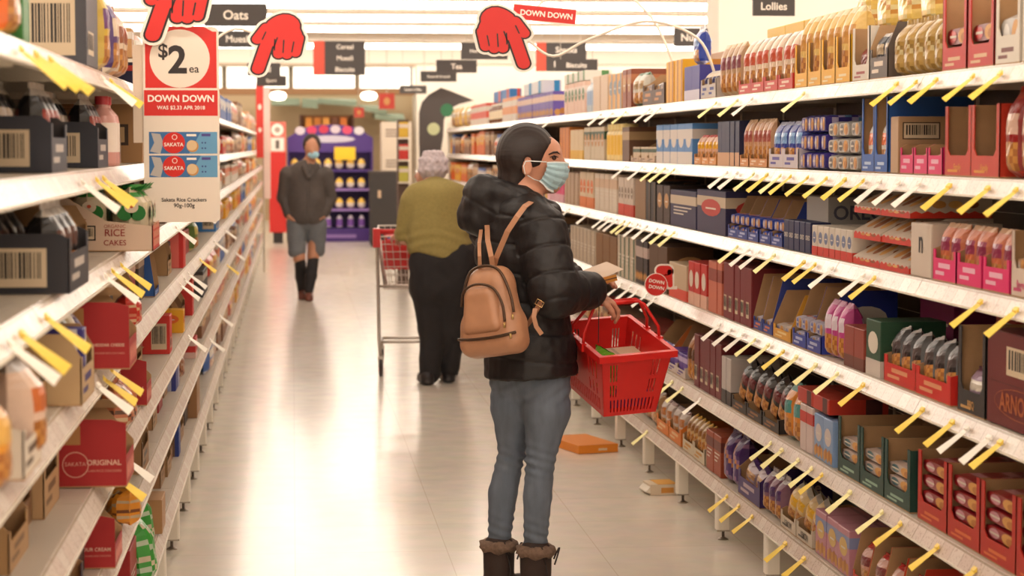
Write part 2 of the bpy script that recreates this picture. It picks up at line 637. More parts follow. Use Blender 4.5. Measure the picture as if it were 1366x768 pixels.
def tray(w, d, h, A, B, Cc, lip=.05, slope=.08, notch=True, side='w', stxt=None, ftxt=None, inner=KRAFT, flap=0, curve=0):
    """shelf-ready display box: tall back, sides stepping down to a low front lip"""
    q = MB()
    t = .003
    K = M(inner, 0.8, noise=0.12, scale=14) if inner == KRAFT else P(inner)
    q.box(0, d, -w / 2, w / 2, 0, t, K)
    if curve:
        prof = [(0, t), (d, t), (d, h), (slope + .02, h)] + [(slope * (1 - k / 5) + .02 * (1 - k / 5), h - (h - lip) * math.sin(k / 5 * 1.57)) for k in range(1, 6)]
    else:
        prof = [(0, t), (d, t), (d, h), (slope, h), (0, lip)] if slope > 0 else [(0, t), (d, t), (d, h), (0, h)]
    q.prism(prof, (0, -w / 2, 0), (1, 0, 0), (0, 0, 1), (0, 1, 0), t, K, P(A), K)
    q.prism(prof, (0, w / 2, 0), (1, 0, 0), (0, 0, 1), (0, -1, 0), t, K, P(A), K)
    q.box(d - t, d, -w / 2 + t, w / 2 - t, t, h, K)
    a = w / 2
    if slope > 0:
        fp = [(-a, t), (a, t), (a, lip)] + ([(a * .82, lip), (a * .7, lip * .72), (-a * .7, lip * .72), (-a * .82, lip)] if notch else []) + [(-a, lip)]
    else:   # full-height front with a tall window cut in it
        fp = [(-a, t), (a, t), (a, h), (a * .8, h), (a * .8, lip * 1.25), (a * .62, lip), (-a * .62, lip), (-a * .8, lip * 1.25), (-a * .8, h), (-a, h)]
    # front wall, outside printed, inside board
    k = len(fp)
    if slope > 0 and not notch:
        q.prism(fp, (0, 0, 0), (0, 1, 0), (0, 0, 1), (1, 0, 0), t, K, P(A), K)
    elif slope > 0:
        q.hexa([(0, -a, t), (t, -a, t), (t, a, t), (0, a, t), (0, -a, lip * .72), (t, -a, lip * .72), (t, a, lip * .72), (0, a, lip * .72)], P(A))
        for s in (-1, 1):
            y0, y1 = sorted((s * a * .8, s * a))
            q.box(0, t, y0, y1, lip * .72, lip, P(A))
    else:
        q.box(0, t, -a, a, t, lip, P(A))
        for s in (-1, 1):
            y0, y1 = sorted((s * a * .78, s * a))
            q.box(0, t, y0, y1, lip, h, P(A))
            q.prism([(s * a * .78, lip), (s * a * .6, lip), (s * a * .78, lip * 1.3)], (0, 0, 0), (0, 1, 0), (0, 0, 1), (1, 0, 0), t, P(A))
    frf = FR((0, a, 0), (0, -1, 0), (0, 0, 1))
    q.rect(frf, w * .12, lip * .2, w * .5, lip * .32, P(B), 1)
    if ftxt:
        q.text(frf, ftxt, w * .5, lip * .4, P(B), w_=w * .6, h=lip * .4, bold=.02)
    else:
        q.rect(frf, w * .25, lip * .42, w * .75, lip * .58, P(B), 1)
    hh = h if slope < d * .5 else (h + lip) / 2
    for fr, fl in ((faces_of(w, d, h)[1], False), (faces_of(w, d, h)[2], True)):
        o, u, v, n = fr
        o2 = o + (u * slope if not fl else u * 0)
        W = d - slope
        art(q, (o2, u, v, n), W, hh * .95, A, B, Cc, side, stxt)
    return q


def pouch(w, d, h, A, B, Cc, style='p', crimp=1, seed=1):
    """soft bag: flat sealed top and bottom, swollen middle, printed panel and picture"""
    r = random.Random(seed)
    q = MB()
    nu, nv = 9, 12
    rows = []
    for j in range(nv + 1):
        v = j / nv
        e = min(1, (v / .12) ** .6 if v < .12 else 1, ((1 - v) / .3) ** .65 if v > .7 else 1)
        e = max(e, .04)
        ring_ = []
        for i in range(nu):
            u = -1 + 2 * i / (nu - 1)
            t = d / 2 * e * (1 - abs(u) ** 2.6) ** .5 + .001 + (r.random() - .5) * .003 * e
            wid = w / 2 * (1 - .07 * math.sin(v * 3.1416) + (r.random() - .5) * .012)
            ring_.append((u * wid, t, v * h + (r.random() - .5) * .003))
        rows.append(ring_)
    mats = {'a': FO(A), 'b': FO(B), 'c': FO(Cc)}
    pic1, pic2 = FO((206, 150, 84)), FO((170, 110, 60))
    for s in (-1, 1):
        vs_ = [(d / 2 + s * p[1], p[0], p[2]) for row in rows for p in row]
        for j in range(nv):
            for i in range(nu - 1):
                u = abs(-1 + 2 * (i + .5) / (nu - 1))
                v = (j + .5) / nv
                m = mats['a']
                if v > .88 or v < .06:
                    m = mats['b'] if 'p' in style else mats['a']
                elif 'p' in style and .52 < v < .76 and u < .7:
                    m = mats['c']
                elif 'p' in style and .1 < v < .42 and u < .75:
                    m = pic1 if (i + j) % 2 else pic2
                elif 't' in style and v > .82:
                    m = mats['b']
                elif 'x' in style and (i * 7 + j * 3) % 5 == 0:
                    m = mats['b']
                elif 'x' in style and (i * 5 + j * 2) % 7 == 1:
                    m = mats['c']
                f = (j * nu + i, j * nu + i + 1, (j + 1) * nu + i + 1, (j + 1) * nu + i)
                q.add([vs_[k] for k in f], [(0, 1, 2, 3) if s > 0 else (3, 2, 1, 0)], m, False)
    # weld-free sides close the bag
    for sgn in (0, nu - 1):
        for j in range(nv):
            p, p2 = rows[j][sgn], rows[j + 1][sgn]
            q.add([(d / 2 - p[1], p[0], p[2]), (d / 2 + p[1], p[0], p[2]), (d / 2 + p2[1], p2[0], p2[2]), (d / 2 - p2[1], p2[0], p2[2])], [(0, 1, 2, 3)], mats['a'])
    return q


def seal_strip(w, d, h, A, seed=1):
    q = MB()
    n = 12
    a = [(d / 2 + .0025 * math.sin(k * 2.1 + seed), -w / 2 + w * k / n, h) for k in range(n + 1)]
    b = [(x + .004 * math.sin(k * 1.3), y, z + .014) for k, (x, y, z) in enumerate(a)]
    vs_ = a + b + [(x + .0015, y, z) for x, y, z in b] + [(x + .0015, y, z) for x, y, z in a]
    m = n + 1
    q.add(vs_, [(i, i + 1, m + i + 1, m + i) for i in range(n)] + [(2 * m + i, 2 * m + i + 1, 3 * m + i + 1, 3 * m + i) for i in range(n)] + [(m + i, m + i + 1, 2 * m + i + 1, 2 * m + i) for i in range(n)], FO(A))
    return q


def bottle(w, d, h, A, B, Cc, style=''):
    q = MB()
    r = min(w, d) / 2 * .96
    prof = [(r * .92, 0), (r, h * .04), (r, h * .2), (r, h * .62), (r * .9, h * .72), (r * .42, h * .84), (r * .4, h * .88), (r * .46, h * .88), (r * .46, h)]
    if style == 'jar':
        prof = [(r * .94, 0), (r, h * .04), (r, h * .16), (r, h * .7), (r * .97, h * .76), (r * .8, h * .82), (r * .8, h * .84), (r * .9, h * .84), (r * .9, h)]
    m = [M(A, .25)] * 2 + [M(B, .4)] + [M(A, .25)] * 4 + [M(Cc, .35)] * 2
    q.lathe(prof, d / 2, 0, m[0], 14, m[:len(prof) - 1])
    return q


def wedge_pack(w, d, h, A, B, Cc, **k):
    """lying biscuit pack with sloping clear front over a scalloped printed tray"""
    q = MB()
    n = 14
    prof = [(0, 0), (d, 0), (d, h), (d * .42, h), (.0, h * .3)]
    q.prism(prof, (0, -w / 2, 0), (1, 0, 0), (0, 0, 1), (0, 1, 0), w, FO(A), FO(A), FO(A))
    for fr, W in ((faces_of(w, d, h)[1], d), (faces_of(w, d, h)[0], w), (faces_of(w, d, h)[2], d)):
        o, u, v, nn = fr
        pts = [(0, 0), (W, 0)] + [(W * (1 - k_ / n), h * (.30 if k_ % 2 else .2)) for k_ in range(n + 1)]
        e = nn * .0006
        q.add([o + u * a + v * min(b, h * .3) + e for a, b in pts], [tuple(range(len(pts)))], P(B))
        for k_ in range(3):
            q.oval(fr, W * (.35 + .2 * k_), h * .56 if W == d else h * .2, W * .09, h * .16 if W == d else h * .05, P(((206, 150, 84), (236, 190, 120), (150, 90, 50))[k_]), 3, 10)
    sl = Vector((d * .42, 0, h * .7))
    fr = FR((0, w / 2, h * .3), (0, -1, 0), sl.normalized())
    for k_ in range(3):
        q.oval(fr, w * (.25 + .25 * k_), sl.length * .5, w * .1, sl.length * .3, P(((206, 150, 84), (150, 92, 54), (222, 170, 100))[k_]), 2, 10)
    return q


def flow(w, d, h, A, B, Cc, seed=1, **k):
    """wrapped biscuit roll lying along the shelf depth, wavy film, finned ends"""
    q = MB()
    n = 12
    pts, rr = [], []
    r = random.Random(seed)
    m = 9
    rows = []
    for j in range(m + 1):
        x = d * j / m
        e = .78 if j in (0, m) else 1
        rows.append([(x, w / 2 * (abs(math.cos(a)) ** .5) * math.copysign(1, math.cos(a)) * (1 if e == 1 else 1.02), h / 2 + h / 2 * e * (abs(math.sin(a)) ** .5) * math.copysign(1, math.sin(a)) * (1 + (r.random() - .5) * .06))
                     for a in [6.2832 * k_ / n for k_ in range(n)]])
    for j in range(m):
        for k_ in range(n):
            l = (k_ + 1) % n
            mt = A if j in (0, m - 1) else (B if (j + k_) % 3 == 0 else (Cc if (j * 2 + k_) % 5 == 0 else A))
            q.add([rows[j][k_], rows[j][l], rows[j + 1][l], rows[j + 1][k_]], [(0, 3, 2, 1)], FO(mt), False)
    q.add(rows[0], [tuple(range(n))], FO(A))
    fr = FR((-.0006, w / 2, 0), (0, -1, 0), (0, 0, 1))
    q.oval(fr, w * .28, h * .5, w * .16, h * .3, FO(B), 1, 10)
    q.oval(fr, w * .7, h * .5, w * .2, h * .36, P((222, 166, 96)), 1, 12)
    q.oval(fr, w * .76, h * .42, w * .12, h * .24, P((190, 128, 66)), 2, 10)
    q.rect(fr, w * .14, h * .44, w * .44, h * .56, P(WHITE), 3)
    q.add(rows[m], [tuple(reversed(range(n)))], FO(A))
    return q


MAKE = {'carton': carton, 'tray': tray, 'pouch': pouch, 'bottle': bottle, 'wedge': wedge_pack, 'flow': flow}
NAMES = {'carton': ('food_carton', 'box'), 'tray': ('display_tray', 'display box'), 'pouch': ('snack_pouch', 'bag'), 'bottle': ('bottle', 'bottle'),
         'wedge': ('biscuit_pack', 'biscuit pack'), 'flow': ('biscuit_roll', 'biscuit pack')}
SH = ['top', 'second', 'third', 'fourth', 'fifth', 'sixth', 'seventh']


def proto(kind, w, d, h, A, B, Cc, kw, big=False):
    key = (kind, round(w, 3), d, h, A, B, Cc, str(sorted(kw.items())), big)
    if key in _PK:
        return _PK[key], False
    q = MAKE[kind](round(w, 3), d, h, A, B, Cc, **kw)
    nm = NAMES[kind][0]
    o = q.build(nm)
    if big and kind == 'pouch':
        seal_strip(w, d, h, B if kw.get('style', 'p') != 'x' else A).build('top_seal', o)
    _PK[key] = o
    return o, True


OCC = []


def put(side, x, y, z, kind, w, d, h, A, B, Cc, label, kw=None, big=False, rz=0.0, tilt=None, name=None, cat=None, group=None):
    kw = kw or {}
    lv_ = [v for v in (RH if side == 'R' else LH) if v > z + .06]
    if lv_ and kind != 'flow':
        room = min(lv_) - .05 - z - (.004 if kind == 'pouch' else 0) - (.015 if big and kind == 'pouch' else 0)
        if h > room:
            h = math.floor(room * 200) / 200
            if kw.get('lip', 0) > h * .8:
                kw = dict(kw, lip=h * .6)
    if side == 'L':
        OCC.append((z, y - w / 2, y + w / 2))
    p, new = proto(kind, w, d, h, A, B, Cc, kw, big)
    o = p if new else dup(p)
    if side == 'R':
        o.location = (XR + x, y, z)
        o.rotation_euler = (0, 0, rz)
    else:
        o.location = (XL - x, y, z)
        o.rotation_euler = (0, 0, math.pi + rz)
    if tilt:
        o.rotation_euler = (tilt[0], tilt[1], o.rotation_euler[2])
    if kind == 'pouch':
        o.location.z += .002
    nm_ = NAMES[kind][0]
    if kind == 'carton':
        nm_ = 'shipping_carton' if w > .24 else ('snack_carton' if side == 'L' else ('cereal_carton' if y > 10.6 else 'biscuit_carton'))
    o.name = name or nm_
    tag(o, label, cat or NAMES[kind][1])
    if group:
        o['group'] = group
    elif 'group' in o.keys():
        del o['group']
    return o


def hs(side, lvl):
    return (RH if side == 'R' else LH)[lvl]


def row(side, lvl, p0, p1, kind, w, d, h, A, B, Cc, desc, kw=None, big=False, xo=.012, zo=0.001, fill=None, jit=.004, name=None, cat=None, stack=1):
    """a run of equal packs between the columns p0 (near) and p1 (far) of the shelf edge"""
    X = (XR if side == 'R' else XL)
    H = hs(side, lvl)
    y0, y1 = y_on(p0, X, H), y_on(p1, X, H)
    n = max(1, round((y1 - y0) / w))
    st = (y1 - y0) / n
    r = random.Random(int(p0) * 7 + lvl)
    place = 'on the %s-side %s shelf' % ('right' if side == 'R' else 'left', SH[lvl])
    if lvl == (5 if side == 'R' else 6):
        place = place.replace(SH[lvl], 'lowest')
    lab = desc + ' ' + place
    tot = n * stack
    for i in range(n):
        yc = y0 + st * (i + .5)
        dx = xo + r.random() * jit
        for s in range(stack):
            put(side, dx + (r.random() * .006 if s else 0), yc, H + zo + s * (h + .0015), kind, st - (.012 if kind in ('pouch', 'flow') else .006), d, h, A, B, Cc, lab, kw, big, (r.random() - .5) * (.12 if kind in ('pouch', 'flow') else 0), None, name, cat, lab if tot > 1 else None)
        if fill:
            fk, cnt, fd, fh, fA, fB, fC, fdesc = fill[:8]
            fkw = fill[8] if len(fill) > 8 else {}
            stk = fill[9] if len(fill) > 9 else 1
            fw_ = (st - .022) / cnt
            fl = fdesc + ' ' + place
            for j in range(cnt):
                for s in range(stk):
                    tl = fill[10] if len(fill) > 10 else None
                    put(side, dx + .010 + s * .001, yc - (st - .022) / 2 + fw_ * (j + .5), H + .0065 + s * (fh + .001) + (fw_ / 2 * abs(math.sin(tl[0])) + .09 * math.sin(tl[1]) if tl else 0), fk, fw_ - .003, fd, fh, fA, fB, fC, fl, fkw, big, 0, tl, None, None, fl)
    return y0, y1


RED, DRED, ORANGE, YEL = (196, 44, 34), (122, 30, 30), (226, 112, 36), (240, 182, 40)
GOLD, PINK, MAG, PURP = (168, 138, 72), (226, 46, 112), (196, 60, 130), (84, 50, 120)
NAVY, BLUE, LBLUE, GREEN = (34, 36, 92), (36, 84, 168), (120, 164, 206), (44, 110, 62)
DGREEN, SILV, TAN, BROWN = (28, 66, 58), (198, 192, 186), (206, 160, 108), (94, 62, 42)
SALM, TEAL, CHAR, GREY = (214, 130, 104), (92, 156, 152), (54, 54, 60), (150, 146, 144)

# ------------------------------------------------------------------ right side, top shelf
T = dict
row('R', 0, 1390, 1320, 'tray', .24, .3, .215, WHITE, (120, 60, 50), RED, 'white window box holding a silver foil pack', T(slope=0, lip=.07, side='q'), fill=('flow', 1, .24, .12, SILV, (240, 236, 230), GREY, 'silver foil pack inside the white window box'))
row('R', 0, 1318, 1250, 'tray', .23, .3, .205, RED, (232, 190, 150), YEL, 'red open display box with brown board inside', T(slope=0, lip=.06, side='w'), fill=('flow', 1, .24, .055, (120, 24, 28), RED, (230, 190, 190), 'dark red wrapped biscuits stacked in a red box', {}, 2))
row('R', 0, 1246, 1180, 'pouch', .1, .09, .15, (184, 150, 84), (150, 118, 60), (214, 196, 150), 'gold crinkled foil bag', T(style='x'), big=True, xo=.02)
row('R', 0, 1252, 1205, 'pouch', .16, .1, .25, GOLD, (150, 110, 50), YEL, 'tall dull gold bag behind the small foil bags', T(style='x'), big=True, xo=.13)
row('R', 0, 1178, 1154, 'tray', .2, .28, .165, (96, 84, 76), (236, 220, 200), RED, 'dark grey open tray with pale side', T(lip=.09, slope=.03), fill=('pouch', 2, .07, .13, CHAR, SILV, (200, 180, 150), 'charcoal packet in the grey tray', {}))
row('R', 0, 1153, 1130, 'tray', .2, .28, .165, (232, 220, 204), (160, 70, 60), RED, 'white cut-out tray with brown inside', T(slope=0, lip=.05), fill=('pouch', 1, .07, .1, DRED, DRED, (120, 50, 50), 'dark red packet deep in the white cut-out tray', {}))
row('R', 0, 1128, 1054, 'tray', .19, .3, .15, YEL, (250, 230, 180), RED, 'bright yellow notched display tray', T(slope=0, lip=.05), fill=('pouch', 2, .09, .235, (240, 204, 130), (250, 232, 190), (214, 160, 92), 'clear bag of pale biscuits in a yellow tray', {}))
row('R', 0, 1196, 1062, 'pouch', .26, .09, .175, (246, 214, 120), (250, 236, 180), (222, 160, 70), 'large pale yellow bag lying on top of the trays', T(style='x'), xo=.19, zo=.168)
row('R', 0, 1052, 980, 'tray', .24, .28, .07, (206, 58, 44), (250, 220, 200), YEL, 'low red tray under white bags', T(lip=.055, slope=.05), fill=('pouch', 2, .09, .2, (238, 214, 190), (236, 226, 214), (200, 92, 64), 'white bag with red print and rusk picture', {}))
row('R', 0, 979, 952, 'pouch', .1, .07, .21, (196, 158, 120), (220, 190, 150), (140, 80, 90), 'slim tan wafer pack', {}, xo=.02)
row('R', 0, 951, 930, 'tray', .2, .28, .13, (206, 196, 190), (52, 62, 140), RED, 'sloping pale grey tray with a blue oval', T(lip=.08, slope=.12, side='o'), fill=('pouch', 2, .08, .11, (210, 190, 160), SILV, NAVY, 'beige packet in the pale grey tray', {}))
row('R', 0, 929, 908, 'carton', .2, .24, .15, (70, 66, 150), (220, 214, 230), (230, 220, 230), 'blue violet carton below a blue bag', T(style='f', side='ow'))
row('R', 0, 927, 916, 'pouch', .2, .07, .15, (52, 76, 168), (230, 230, 240), (150, 180, 230), 'bright blue bag perched on a violet carton', {}, zo=.154, big=True)
row('R', 0, 907, 884, 'carton', .12, .22, .19, YEL, (196, 130, 50), ORANGE, 'tall yellow carton beside the violet cartons', T(style='v', side='v'))
row('R', 0, 1050, 930, 'carton', .34, .13, .30, (240, 196, 70), (222, 160, 50), ORANGE, 'tall yellow shipping box behind the rusk bags', T(style='', side=''), xo=.30)
row('R', 0, 882, 853, 'tray', .26, .28, .155, (92, 62, 46), (206, 140, 80), (206, 140, 80), 'dark brown tray with tan arcs on the side', T(lip=.1, slope=.07, side='os', curve=1), fill=('flow', 2, .24, .1, BROWN, TAN, ORANGE, 'brown biscuit pack in the arc tray'))
row('R', 0, 852, 839, 'pouch', .14, .09, .17, (226, 220, 206), (60, 110, 70), (190, 160, 120), 'white bag with a green top near the brown tray', {})
row('R', 0, 838, 827, 'carton', .14, .2, .2, (150, 82, 56), (196, 130, 90), TAN, 'rust brown carton pair', T(style='bo'))
row('R', 0, 880, 827, 'carton', .3, .12, .25, (200, 156, 116), (180, 130, 92), TAN, 'tan shipping carton at the back', T(style='', side='q'), xo=.31)
row('R', 0, 826, 808, 'carton', .15, .2, .19, (236, 182, 110), (150, 160, 170), (150, 160, 170), 'apricot carton with a grey stripe', T(style='vo', side='v'))
row('R', 0, 807, 788, 'carton', .26, .22, .2, (232, 206, 178), (240, 222, 200), TAN, 'plain cream carton with a barcode', T(style='', side='c'))
row('R', 0, 787, 778, 'bottle', .1, .09, .2, (196, 206, 214), (160, 180, 206), (240, 236, 230), 'pale blue bottle among cream cartons', {})
row('R', 0, 777, 750, 'carton', .16, .2, .19, (242, 206, 186), (252, 236, 224), (90, 130, 84), 'blush carton with a green badge', T(style='bo'))
row('R', 0, 777, 750, 'carton', .22, .16, .06, (240, 234, 222), (90, 140, 84), (90, 140, 84), 'white and green pack on top of blush cartons', T(style='v', side='v'), zo=.195)
row('R', 0, 735, 688, 'carton', .2, .2, .17, (112, 92, 176), (236, 206, 190), YEL, 'violet and peach cereal carton', T(style='bs'))
row('R', 0, 720, 696, 'carton', .5, .14, .09, (236, 236, 240), (52, 150, 200), BLUE, 'white pack with a blue corner on violet cartons', T(style='v', side='v'), zo=.175)
row('R', 0, 686, 668, 'carton', .35, .2, .19, (240, 170, 120), (236, 226, 214), RED, 'peach and white carton', T(style='bf'))
row('R', 0, 667, 648, 'bottle', .28, .1, .17, (110, 66, 40), (236, 220, 190), WHITE, 'dark syrup bottle with a white cap', {})
row('R', 0, 664, 644, 'carton', .9, .1, .1, (60, 130, 196), (200, 80, 70), RED, 'blue and red box stacked over the syrup', T(style='v', side='v'), zo=.19, xo=.1)
row('R', 0, 647, 626, 'carton', .4, .2, .19, (226, 96, 80), (240, 226, 210), WHITE, 'coral red carton', T(style='bf'))
row('R', 0, 625, 599, 'pouch', .6, .12, .21, (240, 200, 110), (236, 190, 60), WHITE, 'yellow bag near the far end', {})

# second shelf
row('R', 1, 1390, 1328, 'pouch', .115, .09, .215, (150, 26, 26), (196, 60, 40), (232, 196, 180), 'tall glossy red pack with biscuit picture', {}, big=True)
row('R', 1, 1326, 1252, 'tray', .23, .3, .185, (198, 62, 36), (232, 160, 60), (222, 130, 50), 'orange red display box with bird badge', T(slope=0, lip=.055, side='o', ftxt='Family'), fill=('flow', 1, .25, .05, DRED, RED, WHITE, 'crimson pack in the orange red box'))
row('R', 1, 1250, 1193, 'tray', .16, .14, .085, PINK, (250, 190, 210), WHITE, 'hot pink notched tray', T(lip=.075, slope=.02), fill=('pouch', 1, .05, .055, (206, 150, 120), SALM, ORANGE, 'small peach packet low in a pink tray', {}))
row('R', 1, 1192, 1181, 'carton', .1, .2, .165, (190, 156, 120), (90, 66, 46), TAN, 'kraft barcode carton between pink trays and blue box', T(style='', side='2'), xo=.01)
row('R', 1, 1178, 1142, 'tray', .19, .26, .225, (44, 96, 172), (196, 214, 240), WHITE, 'tall blue frame display box', T(slope=0, lip=.055, side='w'), fill=('pouch', 1, .06, .15, (240, 232, 224), (70, 60, 60), ORANGE, 'white cracker packet in the blue frame box', {}))
row('R', 1, 1140, 1098, 'flow', .12, .2, .052, SILV, (96, 90, 88), WHITE, 'silver wrapped wafer stack', {}, stack=3)
row('R', 1, 1096, 1062, 'flow', .1, .2, .06, (74, 62, 140), (206, 196, 230), LBLUE, 'violet biscuit roll stack', {}, stack=3)
row('R', 1, 1060, 1020, 'tray', .2, .24, .08, (220, 210, 214), (90, 80, 160), BLUE, 'pale tray with violet sides', T(lip=.07, slope=.03), fill=('pouch', 2, .07, .16, (50, 70, 160), (206, 214, 240), (150, 190, 236), 'royal blue bag leaning in a pale tray', {}))
row('R', 1, 1019, 982, 'tray', .19, .26, .05, (222, 150, 80), (250, 220, 190), WHITE, 'low apricot tray of tall packs', T(lip=.045, slope=.02), fill=('pouch', 2, .06, .175, (214, 166, 128), (232, 196, 160), (180, 100, 90), 'tall tan wafer packet in an apricot tray', {}))
row('R', 1, 981, 952, 'carton', .09, .2, .18, (34, 36, 74), (214, 166, 128), TAN, 'navy upright pack', T(style='f', side=''))
row('R', 1, 951, 922, 'tray', .19, .26, .05, (232, 160, 90), (250, 220, 190), WHITE, 'orange tray beside light blue boxes', T(lip=.045, slope=.02), fill=('pouch', 2, .06, .12, (230, 180, 150), RED, YEL, 'peach packet in the orange tray', {}))
row('R', 1, 920, 872, 'carton', .19, .2, .18, (96, 148, 206), (232, 222, 214), (232, 222, 214), 'light blue cracker carton with pale panel', T(style='bof', side='b'))
row('R', 1, 870, 838, 'tray', .28, .3, .13, (214, 186, 158), (120, 90, 70), (60, 90, 60), 'beige sloping tray with dark edging', T(lip=.03, slope=.2, side=''), fill=('carton', 2, .2, .07, (222, 200, 170), (60, 84, 60), TAN, 'cream box in the beige sloping tray', {}))
row('R', 1, 866, 838, 'carton', .25, .1, .2, (206, 180, 150), (46, 70, 54), (46, 70, 54), 'cream carton with a dark green lid', T(style='b', side='b'), xo=.33)
row('R', 1, 836, 826, 'carton', .15, .2, .18, (110, 76, 54), (190, 160, 120), TAN, 'cocoa brown carton', T(style='b'))
row('R', 1, 825, 804, 'bottle', .12, .11, .2, (240, 214, 150), (236, 190, 80), (240, 220, 150), 'cream jar with a yellow band', {'style': 'jar'})
row('R', 1, 803, 776, 'carton', .15, .2, .19, (222, 204, 176), (54, 88, 62), (206, 150, 90), 'oat coloured carton with a dark green square', T(style='bo', side='b'))
row('R', 1, 775, 758, 'carton', .18, .2, .18, (236, 210, 170), (236, 186, 60), ORANGE, 'cream carton with a yellow foot', T(style='f'))
row('R', 1, 757, 744, 'carton', .2, .2, .2, (226, 142, 54), (190, 100, 40), ORANGE, 'deep orange carton by the masked face', T(style='v'))

# third shelf
row('R', 2, 1400, 1341, 'tray', .2, .28, .16, (226, 206, 190), (200, 80, 120), PINK, 'cream tray with rose print at the frame', T(slope=0, lip=.07, side='w', ftxt='finger'), fill=('flow', 2, .22, .045, (206, 160, 120), (236, 206, 190), BROWN, 'toffee coloured roll in the cream tray', {}, 2))
row('R', 2, 1339, 1238, 'tray', .19, .28, .10, (228, 44, 116), (250, 196, 214), WHITE, 'magenta low tray with cream cut-outs', T(slope=.04, lip=.085, side='q'), fill=('pouch', 2, .07, .15, (206, 120, 84), (230, 190, 160), (150, 60, 90), 'clear orange packet standing in a magenta tray', {}))
row('R', 2, 1236, 1208, 'carton', .15, .2, .15, (222, 206, 190), (226, 150, 90), (60, 50, 50), 'white cut-out carton with a letter n', T(style='', side='s', txt=('n', .5, .6, .3, (50, 44, 44)), stxt=('n', .75, .62, .16, (50, 44, 44))))
row('R', 2, 1207, 1133, 'wedge', .25, .24, .078, (222, 206, 190), (206, 56, 34), RED, 'white biscuit pack on a scalloped red base', {}, stack=3)
row('R', 2, 1131, 1078, 'carton', .07, .2, .10, (226, 214, 200), (206, 56, 40), (120, 130, 160), 'small white carton with red foot', T(style='fo', side='f'))
row('R', 2, 1076, 1040, 'carton', .075, .07, .105, (30, 34, 78), (214, 200, 206), LBLUE, 'navy cookie pack with white lettering', T(style='', side='', txt=('OREO', .5, .5, .8)))
row('R', 2, 1070, 1042, 'carton', .34, .26, .19, (166, 160, 154), (70, 70, 90), NAVY, 'grey display board behind navy packs', T(style='', side='', stxt=('OREO', .42, .72, .7, (84, 84, 100))), xo=.09)
row('R', 2, 1038, 966, 'tray', .19, .26, .165, (52, 72, 150), (200, 206, 236), WHITE, 'blue cut-away display tray', T(slope=.06, lip=.05, curve=1, side='w'), fill=('flow', 2, .2, .045, (60, 84, 176), (232, 222, 230), (206, 130, 90), 'blue wrapped biscuit roll in a cut-away tray', {}, 2))
row('R', 2, 964, 926, 'carton', .48, .26, .18, (44, 38, 76), (206, 186, 160), (190, 60, 50), 'wide navy shipper with a beige band', T(style='bo', side='bo'))
row('R', 2, 924, 890, 'carton', .48, .26, .165, (48, 42, 80), (214, 196, 172), (206, 190, 190), 'wide ink blue shipper with one pale stripe', T(style='bw', side='bw'))
row('R', 2, 889, 872, 'carton', .15, .22, .18, (66, 48, 40), (120, 96, 76), TAN, 'dark chocolate carton', T(style='o'))
row('R', 2, 871, 858, 'carton', .17, .22, .19, (40, 34, 32), (96, 76, 60), ORANGE, 'black upright carton', T(style='v'))
row('R', 2, 857, 843, 'carton', .26, .26, .2, (150, 116, 84), (120, 90, 64), TAN, 'open kraft shipper', T(style='', side=''))
row('R', 2, 842, 821, 'carton', .1, .2, .2, (222, 206, 190), (206, 70, 50), (150, 130, 110), 'white muesli carton with a red flash', T(style='fo'))
row('R', 2, 820, 790, 'carton', .1, .2, .21, (230, 214, 196), (222, 190, 160), (150, 150, 160), 'slim ivory carton', T(style='bw'))
row('R', 2, 789, 770, 'carton', .14, .2, .21, (228, 206, 176), (226, 130, 70), ORANGE, 'ivory carton with an orange foot', T(style='fo'))
row('R', 2, 769, 750, 'carton', .18, .2, .2, (200, 176, 150), (160, 120, 90), BROWN, 'fawn carton below the mask', T(style='v'))
row('R', 2, 749, 728, 'carton', .18, .2, .17, (228, 80, 130), (240, 190, 200), PINK, 'bright pink carton beside the collar', T(style='f'))

# fourth shelf
row('R', 3, 1400, 1309, 'carton', .52, .32, .235, (104, 28, 30), (140, 60, 40), (160, 70, 40), 'large maroon shipper with barcode and crest', T(style='T', side='T', stxt=('ARNOTTS', .5, .27, .6, (176, 96, 50)), txt=('ARNOTTS', .5, .27, .6, (176, 96, 50))), zo=.003)
row('R', 3, 1307, 1270, 'tray', .2, .28, .225, (46, 42, 42), (206, 160, 100), TAN, 'black window display box', T(slope=0, lip=.06, ftxt='BBQ'), fill=('pouch', 1, .09, .11, (176, 150, 170), (110, 60, 90), WHITE, 'mauve foil chip packet in the black box', {}))
row('R', 3, 1262, 1172, 'tray', .3, .3, .085, (206, 44, 34), (230, 160, 120), WHITE, 'wide scarlet low tray', T(slope=.02, lip=.08, side='w'), fill=('pouch', 3, .07, .14, (44, 38, 38), (206, 200, 200), (90, 80, 80), 'black shiny bag slumped in the scarlet tray', {}, 1, (-.2, .1)))
row('R', 3, 1240, 1215, 'carton', .3, .16, .1, (206, 50, 40), (120, 30, 30), RED, 'scarlet carton pushed back above the tray', T(style='w'), xo=.24, zo=.15)
row('R', 3, 1168, 1148, 'carton', .13, .2, .17, (40, 78, 56), (222, 210, 200), WHITE, 'bottle green carton with white badge', T(style='of'))
row('R', 3, 1147, 1120, 'carton', .12, .22, .13, (150, 70, 56), (110, 60, 46), BROWN, 'brick brown carton stub', T(style='f'))
row('R', 3, 1118, 1092, 'pouch', .1, .08, .19, (200, 84, 150), (226, 170, 200), (240, 226, 236), 'magenta tall pouch', {})
row('R', 3, 1150, 1110, 'carton', .26, .14, .26, (150, 44, 110), (196, 150, 170), PINK, 'plum shipper behind magenta pouches', T(style='w', side='w'), xo=.285)
